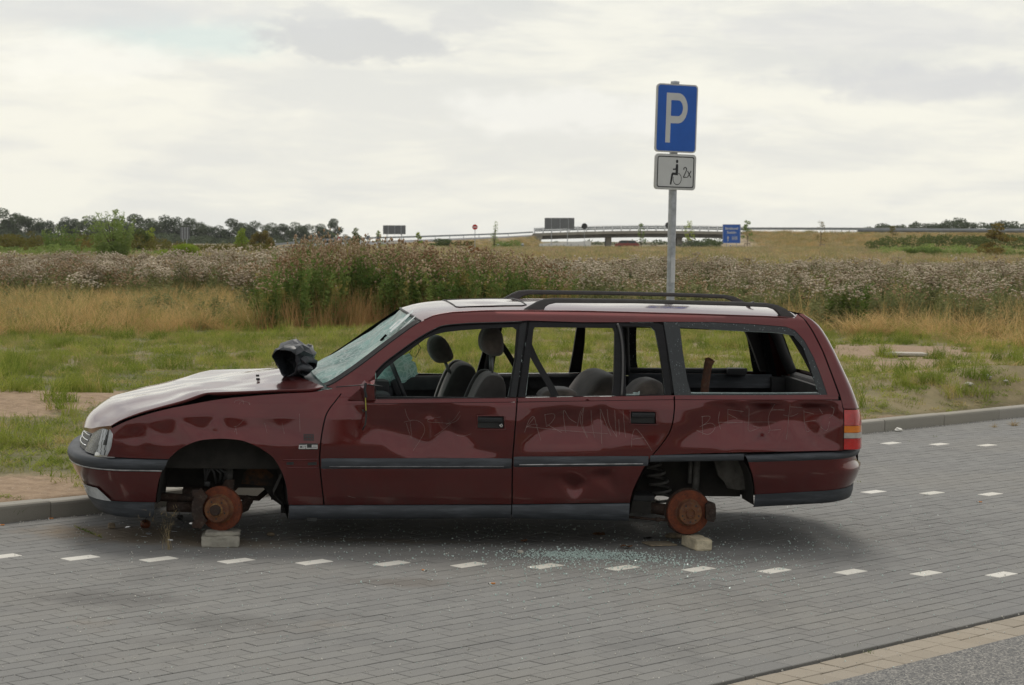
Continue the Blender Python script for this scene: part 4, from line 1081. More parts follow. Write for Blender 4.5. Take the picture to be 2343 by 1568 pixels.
for s in (1, -1):
    strip('rubbing_strip', -.566, -1.655, (.457, .468), (.520, .530), s, bright='grey_line')
    strip('rubbing_strip', -1.666, -2.452, (.478, .492), (.541, .552), s, bright='bright_line')
    strip('rubbing_strip', -2.462, -3.017, (.516, .530), (.556, .571), s, th=.010)
# sills
for s in (1, -1):
    for x0, x1 in ((-.390, -1.662), (-1.668, -2.354)):
        n = 20; rws = [[], [], [], []]
        for i in range(n + 1):
            x = x0 + (x1 - x0) * i / n
            zt = float(np.interp(-x, [.39, 1.66, 2.354], [.243, .256, .270])); zb = float(np.interp(-x, [.39, 1.66, 2.354], [.157, .172, .160]))
            for k, (z, y) in enumerate(((zt, .835), (zt - .006, .852), (zb + .01, .838), (zb, .80))): rws[k].append((x, s * y, z))
        o = grid('sill_cover', rws, 'grey_plastic', car, True, flip=s > 0)
        if s > 0 and x0 > -1: m = MB(); m.box((-.52, .845, .166), (.06, .02, .02)); m.build('jacking_hole', 'black_print', o)
# underbody
m = MB(); m.box((-1.45, 0, .235), (2.1, 1.50, .07)); m.box((-1.3, .55, .19), (1.9, .12, .05)); m.box((-1.3, -.55, .19), (1.9, .12, .05)); m.tube([(-.3, .1, .2), (-1.2, .12, .19), (-2.3, .15, .19)], .03, 8); m.box((-1.35, .14, .19), (.5, .25, .09), ch=.02)
m.build('underbody', 'liner', car)
# inner skins behind the outer panels (dark through every gap, and the door trims inside)
def inner(s):
    poly = [(-.60, .27), (-.60, .845), (-1.66, .855), (-1.66, .27)]
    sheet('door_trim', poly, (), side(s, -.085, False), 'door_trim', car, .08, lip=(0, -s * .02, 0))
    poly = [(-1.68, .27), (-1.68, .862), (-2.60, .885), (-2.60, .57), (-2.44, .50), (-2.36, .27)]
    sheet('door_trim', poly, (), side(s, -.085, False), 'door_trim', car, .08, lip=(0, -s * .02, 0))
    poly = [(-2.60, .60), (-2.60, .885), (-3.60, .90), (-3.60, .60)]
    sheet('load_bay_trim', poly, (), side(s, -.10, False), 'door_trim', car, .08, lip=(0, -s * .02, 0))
    # door tops and load bay ledges: what lies between the skin and the trim
    for x0, x1, inw in ((-.70, -1.66, .085), (-1.68, -2.59, .085), (-2.61, -3.56, .16)):
        n = 10; a = [(x0 + (x1 - x0) * i / n, s * (S(x0 + (x1 - x0) * i / n, .87) - .012), belt_top(x0 + (x1 - x0) * i / n) - .004) for i in range(n + 1)]
        b = [(x, y - s * inw, z + (.004 if inw < .1 else .012)) for x, y, z in a]; c = [(x, y - s * .01, z - .09) for x, y, z in b]
        grid('window_ledge', [a, b, c], 'door_trim' if inw < .1 else 'grey_plastic', car, True)
    # seam backing so shut lines read dark
    for line in (shut_f, shut_m_lo, shut_r):
        P = spline(line, 3); rws = [[(x + d, s * (S(x, z) - .026 - (dent(x, z) if s > 0 else 0)), z) for x, z in P] for d in (-.03, .03)]
        grid('door_gap', rws, 'window_rubber', car, True)
    x = [(-3.60, z) for z in (.60, .70, .80, .83)] + [(-3.585, .91), (-3.545, 1.025), (-3.50, 1.16), (-3.45, 1.27), (-3.40, 1.34)]
    grid('tailgate_gap', [[(a + d, s * (S(a, z) - .03), z) for a, z in x] for d in (-.04, .03)], 'window_rubber', car, True)
    # pillars inside
    for (xa, za), (xb, zb), w in (((-1.70, .87), (-1.745, 1.29), .06), ((-2.60, .90), (-2.56, 1.29), .07)):
        m = MB(); ya, yb = s * (S(xa, za) - .055), s * (S(xb, zb) - .05)
        m.tube([(xa, ya, za), ((xa + xb) / 2, (ya + yb) / 2, (za + zb) / 2), (xb, yb, zb)], [w * .6, w * .5, w * .45], 8); m.build('inner_pillar', 'interior_dark', car, True)
    poly = [(-3.50, .93), (-3.56, .93), (-3.43, 1.29), (-3.20, 1.29), (-3.33, 1.26), (-3.41, 1.12)]
    sheet('tail_pillar_trim', poly, (), side(s, -.05, False), 'interior_dark', car, .03, lip=(0, -s * .05, 0))
    m = MB(); m.tube([side(s, -.05, False)(x, z) for x, z in ((-1.25, 1.27), (-1.5, 1.29), (-2.0, 1.30), (-2.6, 1.305), (-3.3, 1.29))], .025, 8); m.build('cant_rail_trim', 'interior_dark', car, True)
both(inner)
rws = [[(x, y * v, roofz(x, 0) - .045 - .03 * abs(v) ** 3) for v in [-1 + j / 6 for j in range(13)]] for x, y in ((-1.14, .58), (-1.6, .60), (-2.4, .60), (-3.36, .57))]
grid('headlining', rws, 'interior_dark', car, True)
# tailgate frame seen from inside
m = MB(); fr = [(-3.715, .57, .935), (-3.66, .57, 1.05), (-3.60, .53, 1.17), (-3.52, .49, 1.285)]
for s in (1, -1): m.tube([(x + .03, s * (y + .045), z) for x, y, z in fr], .035, 8)
m.tube([(-3.475, .50, 1.31), (-3.48, 0, 1.33), (-3.475, -.50, 1.31)], .03, 8); m.tube([(-3.70, .6, .90), (-3.72, 0, .90), (-3.70, -.6, .90)], .04, 8)
m.build('tailgate_frame', 'interior_dark', tgo, True)
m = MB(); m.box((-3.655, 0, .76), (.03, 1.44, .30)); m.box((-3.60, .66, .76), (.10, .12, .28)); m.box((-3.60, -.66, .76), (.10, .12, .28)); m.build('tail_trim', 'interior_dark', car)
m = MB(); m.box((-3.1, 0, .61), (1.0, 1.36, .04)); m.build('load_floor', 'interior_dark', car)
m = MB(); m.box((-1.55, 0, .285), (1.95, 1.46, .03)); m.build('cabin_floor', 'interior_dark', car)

# ---- interior
m = MB(); m.box((-.80, 0, .80), (.34, 1.42, .16), ch=.04); m.box((-.88, .37, .90), (.18, .34, .08), ch=.03); m.build('dashboard', 'door_trim', car, angle=40)
stw = empty('steering_wheel', (-1.045, .37, .875)); stw.parent = car; stw.rotation_euler = (0, R_(-68), 0)
stw_m = MB(); stw_m.tube([(.185 * math.cos(a), .185 * math.sin(a), 0) for a in [2 * math.pi * i / 40 for i in range(40)]], .014, 10, closed=True)
stw_m.build('rim', 'black_trim', stw, True)
m = MB(); m.box((0, 0, -.02), (.14, .12, .05), ch=.015)
for a in (0, 2.1, 4.2): m.tube([(0, 0, -.02), (.18 * math.cos(a), .18 * math.sin(a), 0)], .014, 6)
m.build('boss', 'black_trim', stw, angle=40)
m = MB(); m.tube([(-.80, .37, .80), (-1.02, .37, .868)], .03, 8); m.box((-.93, .37, .86), (.14, .09, .10), rot=Matrix.Rotation(R_(-15), 3, 'Y'), ch=.015); m.build('steering_column', 'grey_plastic', car, angle=40)
def cushion(name, prof, y0, y1, mat, parent, bulge=.02, n=7):
    """side outline pushed across the car, edges rounded"""
    P = spline(prof, 3, True); c = Vector((sum(p[0] for p in P) / len(P), sum(p[1] for p in P) / len(P)))
    rws = []
    for i in range(n + 1):
        t = i / n; a = abs(2 * t - 1); k = 1 - .30 * a ** 6; y = y0 + (y1 - y0) * t
        if i in (0, n): k = .55
        rws.append([(c.x + (p[0] - c.x) * k, y, c.y + (p[1] - c.y) * k) for p in P])
    m = MB(); L = len(P)
    vs = [q for r in rws for q in r]; fs = [(i * L + j, i * L + (j + 1) % L, (i + 1) * L + (j + 1) % L, (i + 1) * L + j) for i in range(n) for j in range(L)]
    fs += [tuple(range(L)), tuple(n * L + j for j in range(L))]
    m.add(vs, fs); return m.build(name, mat, parent, True)
def front_seat(x, y, label):
    s = empty('front_seat', (x, y, 0)); s.parent = car
    back = [(-.02, .42), (.13, .50), (.105, .70), (.055, .86), (.0, .962), (-.055, .985), (-.115, .955), (-.125, .85), (-.07, .65), (-.02, .45)]
    b = cushion('backrest', back, -.235, .235, 'seat_cloth', s)
    for q in (-.20, .20): cushion('bolster', [(px_ + .012, pz) for px_, pz in back[1:9]] , q - .045, q + .045, 'seat_side', b)
    m = MB(); m.tube([(-.012, .165, .95), (-.055, .168, .985), (-.06, .17, .93)], .001, 4)
    cushion('seat', [(.50, .42), (.50, .50), (.30, .53), (.10, .47), (.0, .42), (.1, .36), (.45, .36)], -.25, .25, 'seat_cloth', s)
    h = cushion('headrest', [(-.03, 1.09), (.012, 1.12), (.02, 1.19), (-.01, 1.25), (-.06, 1.262), (-.105, 1.22), (-.115, 1.12), (-.09, 1.085)], -.135, .135, 'seat_cloth', s)
    for q in (-.06, .06):
        m = MB(); m.tube([(-.055, q, .95), (-.052, q, 1.10)], .0065, 8); m.build('headrest_post', 'dull_steel', h, True)
    s['label'] = label; return s, h
s1, h1 = front_seat(-1.530, .37, 'driver seat with dusty brown cloth')
s2, h2 = front_seat(-1.44, -.37, 'passenger seat with its headrest tipped forward')
h2.matrix_local = Matrix.Translation((.115, 0, -.10)) @ Matrix.Translation((-.05, 0, 1.09)) @ Matrix.Rotation(R_(24), 4, 'Y') @ Matrix.Translation((.05, 0, -1.09))
rsb = empty('rear_bench', (0, 0, 0)); rsb.parent = car
bb = [(-2.30, .50), (-2.18, .58), (-2.30, .75), (-2.40, .90), (-2.46, .955), (-2.53, .965), (-2.58, .92), (-2.54, .75), (-2.46, .55)]
cushion('backrest', [(x + .16, z - .01) for x, z in bb], -.64, .20, 'seat_cloth', rsb, n=14); cushion('backrest', [(x * 1.0 - .02, z + .0) for x, z in bb], .20, .64, 'seat_cloth', rsb)
cushion('seat', [(-1.85, .42), (-1.87, .52), (-2.1, .55), (-2.3, .50), (-2.3, .40), (-1.9, .36)], -.64, .64, 'seat_cloth', rsb, n=14)
cushion('loose_cushion', [(-1.86, .84), (-1.90, .895), (-2.03, .905), (-2.08, .87), (-2.0, .83)], .30, .62, 'seat_cloth', rsb)
for s in (1, -1):
    m = MB(); m.box((0, 0, 0), (.004, .05, .001))
    P = [(-1.73, s * .60, 1.26), (-1.80, s * .63, 1.10), (-1.90, s * .66, .93), (-1.96, s * .68, .80)] if s > 0 else [(-1.60, s * .60, 1.28), (-1.74, s * .62, 1.12), (-1.86, s * .66, .95), (-1.95, s * .68, .80)]
    V = []; F = []
    for i, p in enumerate(spline(P, 4)): V += [(p[0] - .028, p[1], p[2] - .01), (p[0] + .028, p[1], p[2] + .01)]
    for i in range(len(V) // 2 - 1): F.append((2 * i, 2 * i + 1, 2 * i + 3, 2 * i + 2))
    obj('seat_belt', V, F, 'interior_dark', car, True)
m = MB(); m.tube([(-1.02, -.05, 1.26), (-1.10, -.08, 1.16), (-1.16, -.1, 1.12), (-1.13, -.1, 1.05), (-1.17, -.1, 1.03), (-1.20, -.1, 1.09), (-1.16, -.1, 1.15)], .0025, 5); m.tube([(-1.02, -.05, 1.26), (-1.06, -.12, 1.17), (-1.08, -.14, 1.12)], .0025, 5); m.build('hanging_wire', 'wire_black', car)
# load bay: cover rail and shelf on the far side
m = MB(); m.tube([(-2.62, -.70, .925), (-3.40, -.69, .935)], .018, 8); m.box((-3.32, -.66, .93), (.12, .08, .05), ch=.01); m.build('load_cover_rail', 'door_trim', car, True)

# ---- wheel wells
def tunnel(line, y_out, y_in, name, mat):
    P = spline(line, 3); rws = [[(x, (S(x, z) - .012 if k == 0 else y), z) for x, z in P] for k, y in enumerate((0, y_out, y_in))]
    return rws
for s in (1, -1):
    al = [(.355, .24), (.335, .40), (.291, .504)] + arch[1:]
    P = spline(al, 2)
    rws = [[(x, s * (S(x, z) - .014), z) for x, z in P], [(x * .97, s * .70, z * .995) for x, z in P], [(x * .93, s * .50, z * .98) for x, z in P], [(x * .90, s * .42, z * .96) for x, z in P]]
    lin = grid('wheel_arch_liner', rws, 'liner', car, True)
    m = MB(); m.prism([(.33, .30), (.30, .52), (.1, .62), (-.12, .62), (-.28, .54), (-.36, .40), (-.385, .16), (-.30, .22), (-.25, .285), (.33, .285)], s * .42, s * .40); m.build('inner_arch_wall', 'liner', lin)
    if s > 0:
        sheet('rust_patch', [(-.13, .37), (-.16, .40), (-.25, .405), (-.31, .36), (-.30, .30), (-.22, .30), (-.12, .31)], (), lambda u, w: (u, .424 + .006 * mnoise.noise(Vector((u * 30, w * 30, 0))), w), 'rust_patch', lin, .02)
    sheet('arch_mud_flap', [(-.30, .30), (-.355, .24), (-.385, .155), (-.392, .25), (-.372, .34), (-.345, .40)], (), lambda u, w, s=s: (u, s * .60, w), 'liner_grey', lin, .03, lip=(0, s * .2, 0))
    # rear well
    rr = [(-2.365, .20), (-2.385, .33), (-2.43, .45), (-2.50, .53), (-2.62, .575), (-2.75, .59), (-2.88, .585), (-3.0, .55), (-3.07, .44), (-3.09, .33), (-3.10, .26)]
    P = spline(rr, 2)
    rws = [[(x, s * (S(x, z) - .02), z) for x, z in P], [(x, s * .62, z) for x, z in P], [(x, s * .52, z) for x, z in P]]
    lr_ = grid('rear_arch_liner', rws, 'liner', car, True)
    m = MB(); m.box((-2.76, s * .50, .435), (.66, .03, .33)); m.build('inner_arch_wall', 'liner', lr_)
    rws = [[(x, s * .79, z), (x, s * .52, z)] for x, z in ((-2.465, .52), (-2.43, .46), (-2.40, .40), (-2.38, .33), (-2.375, .28))]
    if s > 0:
        m = MB(); m.prism([(-2.855, .52), (-2.90, .49), (-2.925, .41), (-2.965, .37), (-2.985, .335), (-3.05, .325), (-3.10, .33), (-3.08, .42), (-3.03, .53)], .60, .63); m.build('bumper_bracket', 'liner_grey', lr_)
m = MB(); m.add(*(lambda P: ([(x, y, z) for x, y, z in P], [(0, 1, 2, 3), (7, 6, 5, 4), (0, 4, 5, 1), (1, 5, 6, 2), (2, 6, 7, 3), (3, 7, 4, 0)]))([(-2.80, -.45, .60), (-2.80, .45, .60), (-3.45, .45, .60), (-3.45, -.45, .60), (-2.86, -.40, .275), (-2.86, .40, .275), (-3.36, .40, .255), (-3.36, -.40, .255)]))
m.build('spare_wheel_well', 'liner', car)
m = MB(); m.box((.45, 0, .26), (.22, 1.1, .10), ch=.02); m.box((.13, 0, .245), (.18, 1.0, .09), ch=.02); m.tube([(.36, .60, .255), (.10, .58, .235), (0, .60, .19)], .026, 8); m.tube([(.30, .66, .205), (.12, .62, .195)], .03, 8); m.tube([(.33, -.6, .255), (.10, -.58, .235), (0, -.60, .19)], .026, 8)
m.tube([(-.10, .50, .24), (-.22, .40, .22), (-.27, .3, .25)], .016, 6); m.tube([(-.08, .60, .17), (-.14, .55, .19), (-.16, .45, .22)], .03, 8)
m.build('front_subframe', 'rust_dark', car, True)

# ---- brakes and hubs
def disc_unit(name, x, z, s, yaw, front):
    """rusty brake disc with hub, caliper"""
    r = empty(name, (x, s * .735, z)); r.parent = car
    r.rotation_euler = (R_(-90) if s > 0 else R_(90), 0, 0)
    r.matrix_local = Matrix.Translation((x, s * .735, z)) @ Matrix.Rotation(yaw, 4, 'Z') @ Matrix.Rotation(R_(-90 if s > 0 else 90), 4, 'X')
    R0 = .128 if front else .130
    hr = .075 if front else .072
    m = MB(); m.lathe([(R0, -.024), (R0, -.015)], 48); m.lathe([(R0 - .002, -.013), (R0, -.009), (R0, -.001), (R0 - .002, .0), (hr + .008, .0)], 48); m.build('disc', 'rust_disc', r, angle=35)
    if not front:
        m = MB(); m.lathe([(.140, -.036), (.140, -.030), (.05, -.030)], 40); m.build('dust_shield', 'rust_dark', r, angle=35)
    else:
        m = MB(); m.lathe([(.122, -.040), (.122, -.034), (.05, -.034)], 40); m.build('dust_shield', 'rust_dark', r, angle=35)
    m = MB(); h = .056 if front else .040
    m.lathe([(hr + .010, -.001), (hr + .002, .004), (hr, .008), (hr - .001, h - .004), (hr - .005, h), (.0001, h)], 40)
    hub = m.build('disc_hat', 'rust_hub', r, angle=35)
    m = MB()
    for k in range(5):
        a = 2 * math.pi * k / 5 + .3; m.lathe([(.0055, h - .002), (.0055, h + .0012), (.0001, h + .0012)], 10, Matrix.Translation((.052 * math.cos(a), .052 * math.sin(a), 0)))
    if not front:
        for a in (.75, 2.2): m.lathe([(.0045, h - .002), (.0045, h + .0012), (.0001, h + .0012)], 10, Matrix.Translation((.052 * math.cos(a), .052 * math.sin(a), 0)))
    m.build('bolt_holes', 'black_print', hub)
    if front:
        m = MB(); m.lathe([(.038, h), (.037, h + .006), (.030, h + .008)], 28); m.build('hub_ring', 'rust_ring', hub, angle=35)
        m = MB(); m.lathe([(.031, h), (.031, h + .028), (.028, h + .033), (.0001, h + .034)], 24); m.build('grease_cap', 'rust_dark', hub, angle=35)
    else:
        m = MB(); m.lathe([(.028, h), (.028, h + .008), (.024, h + .009), (.022, h + .001), (.0001, h + .001)], 24); m.build('hub_ring', 'rust_hub', hub, angle=35)
    return r
front_hub = disc_unit('front_brake', 0, .207, 1, R_(-20), True)
rear_hub = disc_unit('rear_brake', -2.73, .2045, 1, R_(5), False)
disc_unit('front_brake', 0, .207, -1, R_(10), True); disc_unit('rear_brake', -2.73, .2045, -1, 0, False)
for s in (1, -1):
    # caliper, towards the front of the front disc and behind the rear disc
    m = MB(); arcp = [(.128 * math.cos(a) , .128 * math.sin(a)) for a in [R_(-52 + 13 * i) for i in range(9)]]
    outer = [(.157 * math.cos(R_(-48 + 12 * i)), .157 * math.sin(R_(-48 + 12 * i))) for i in range(9)]
    inn = [(.094 * math.cos(R_(-46 + 11.5 * i)), .094 * math.sin(R_(-46 + 11.5 * i))) for i in range(9)]
    poly = [(x + .004, z + .207) for x, z in outer] + [(x + .004, z + .207) for x, z in inn[::-1]]
    m.prism(poly, s * .690, s * .752); pass
    m.box((.135, s * .72, .295), (.05, .06, .04), ch=.008); m.box((.13, s * .72, .115), (.05, .06, .04), ch=.008)
    m.build('front_caliper', 'rust_dark', car, angle=40)
    m = MB(); m.prism([(-2.73 - x * 1.0, z + .21) for x, z in [(.100, -.04), (.098, .045), (.118, .06), (.152, .05), (.158, .02), (.158, -.04), (.148, -.06), (.115, -.055)]], s * .69, s * .758); m.lathe([(.022, 0), (.022, .01), (.0001, .012)], 18, Matrix.Translation((-2.73 - .135, s * .758, .205)) @ Matrix.Rotation(R_(-90 * s), 4, 'X'))
    m.build('rear_caliper', 'rust_dark', car, angle=40)
    # front strut, top mount, hoses
    m = MB(); m.tube([(-.045, s * .60, .32), (-.048, s * .585, .53)], .026, 14); m.build('front_strut', 'spring_grey', car, True)
    m = MB(); m.lathe([(.03, -.022), (.085, -.02), (.092, -.004), (.085, .014), (.03, .02)], 22, Matrix.Translation((-.045, s * .575, .545))); m.build('strut_mount', 'liner_grey', car, True)
    m = MB(); m.box((-.045, s * .60, .31), (.07, .06, .10), ch=.01); m.box((-.03, s * .62, .205), (.10, .07, .16), ch=.02); m.build('knuckle', 'rust_dark', car, angle=40)
    # rear spring, damper, trailing arm
    n = 5.2; pts = []
    for i in range(int(n * 18)):
        a = 2 * math.pi * i / 18; t = i / (n * 18); rr_ = .050 + .008 * math.sin(math.pi * t)
        pts.append((-2.585 + .03 * (1 - t) * -1 + rr_ * math.cos(a), s * .60 + rr_ * math.sin(a), .245 + .27 * t))
    pts = [(x + .07 * ((z - .245) / .27), y, z) for x, y, z in pts]
    m = MB(); m.tube(pts, .0085, 6); m.build('coil_spring', 'spring_grey', car, True)
    m = MB(); m.tube([(-2.79, s * .62, .22), (-2.80, s * .60, .56)], .021, 12); m.tube([(-2.755, s * .62, .36), (-2.76, s * .6, .52)], .012, 8); m.build('damper', 'spring_grey', car, True)
    m = MB(); m.tube([(-2.30, s * .60, .235), (-2.45, s * .62, .225), (-2.62, s * .66, .205), (-2.70, s * .70, .205)], [.03, .032, .036, .04], 10); m.tube([(-2.34, s * .70, .175), (-2.50, s * .71, .160), (-2.66, s * .71, .150)], .009, 6); m.lathe([(.014, -.012), (.014, .012)], 12, Matrix.Translation((-2.55, s * .715, .158)))
    m.build('trailing_arm', 'rust_dark', car, True)
m = MB()
for a in (0, .018, -.016): m.tube([(.005 + a, .64, .34), (.0 + a * 2, .65, .40), (.04 + a, .65, .435), (.075 + a, .64, .42), (.085, .63, .36), (.075, .62, .33)], .007, 6)
m.box((.075, .63, .335), (.035, .03, .03), ch=.005); m.build('brake_hose', 'wire_black', car, True)
m = MB(); m.tube([(.235, .70, .20), (.225, .70, .15), (.205, .70, .12), (.215, .70, .075)], .0022, 5); m.build('dangling_wire', 'wire_black', car)
m = MB()
for i in range(7): m.lathe([(.018, -.004), (.030 - .002 * (i % 2), 0), (.018, .004)], 12, Matrix.Translation((-.10 - i * .010, .60 - i * .012, .175 + i * .008)) @ Matrix.Rotation(R_(70), 4, 'X'))
m.build('drive_boot', 'rust_dark', car, True)

# ---- door handles, mirror foot, badges, scratches
def handle(x0, x1, z0, z1, door, lock):
    c = ((x0 + x1) / 2, S((x0 + x1) / 2, (z0 + z1) / 2), (z0 + z1) / 2); w, h = abs(x1 - x0), abs(z1 - z0)
    m = MB(); m.box((c[0], c[1] - .030, c[2]), (w - .010, .02, h - .01)); o = m.build('handle_recess', 'black_print', door)
    m = MB(); m.tube([side(1, .0015, False)(x, z) for x, z in spline([(x0 + .004, z0), (x0, z0 - .01), (x0, z1 + .01), (x0 - .006, z1), (x1 + .006, z1), (x1, z1 + .01), (x1, z0 - .01), (x1 + .006, z0), (x0 - .006, z0)], 3)], .0035, 6, closed=True); m.build('handle_surround', 'burgundy_paint', o, True)
    m = MB(); m.box((c[0] + (.006 if lock else 0), c[1] - .004, c[2] + h * .20), (w - .016, .02, h * .36), ch=.006); m.build('door_handle', 'black_trim', o, angle=40)
    if lock:
        T = Matrix.Translation((x1 + .019, c[1] - .006, z1 + .021)) @ Matrix.Rotation(R_(-90), 4, 'X')
        m = MB(); m.lathe([(.011, -.012), (.011, .002), (.009, .004), (.0001, .004)], 18, T); m.build('door_lock', 'chrome', o, angle=40)
        m = MB(); m.box((x1 + .019, c[1] - .001, z1 + .021), (.003, .002, .009)); m.build('keyhole', 'black_print', o)
handle(-1.450, -1.609, .772, .696, doorF, True); handle(-2.338, -2.492, .810, .735, doorR, False)
# what is left of the door mirror
mf = empty('mirror_foot', (0, 0, 0)); mf.parent = car
m = MB(); m.add([(-.71, .865, .853), (-.765, .868, .905), (-.862, .868, .995), (-.868, .868, .852), (-.71, .845, .853), (-.765, .835, .905), (-.862, .828, .995), (-.868, .84, .852)], [(0, 1, 2, 3), (7, 6, 5, 4), (0, 4, 5, 1), (1, 5, 6, 2), (2, 6, 7, 3), (3, 7, 4, 0)]); m.build('mount_plate', 'burgundy_paint', mf)
m = MB(); m.add([(-.790, .875, .862), (-.775, .885, .935), (-.800, .89, .968), (-.832, .885, .960), (-.862, .875, .975), (-.866, .875, .858), (-.80, .925, .868), (-.79, .935, .925), (-.812, .94, .948), (-.835, .935, .945), (-.852, .93, .95), (-.858, .925, .865)],
    [(6, 11, 10, 9, 8, 7), (0, 6, 7, 1), (1, 7, 8, 2), (2, 8, 9, 3), (3, 9, 10, 4), (4, 10, 11, 5), (5, 11, 6, 0)]); m.build('broken_shell', 'burgundy_paint', mf)
m = MB(); m.box((-.825, .893, .90), (.03, .02, .035), ch=.005); m.tube([(-.805, .93, .955), (-.80, .94, .915), (-.81, .94, .875)], .008, 6); m.build('mirror_bracket', 'black_trim', mf, angle=40)
m = MB(); m.tube([(-.64, .90, .928), (-.72, .92, .937), (-.80, .93, .946), (-.885, .93, .941)], .003, 5); m.tube([(-.80, .93, .95), (-.86, .94, .943), (-.90, .94, .938)], .004, 5)
m.tube([(-.80, .925, .90), (-.806, .93, .86), (-.808, .93, .81), (-.812, .93, .765), (-.808, .93, .72), (-.792, .93, .688)], .0045, 6); m.tube([(-.800, .93, .79), (-.790, .93, .805)], .0045, 5); m.build('torn_cable', 'wire_black', mf, True)
m = MB(); m.tube([(-.803, .932, .895), (-.806, .934, .86), (-.810, .934, .80)], .0025, 5); m.build('yellow_wire', 'wire_yellow', mf)

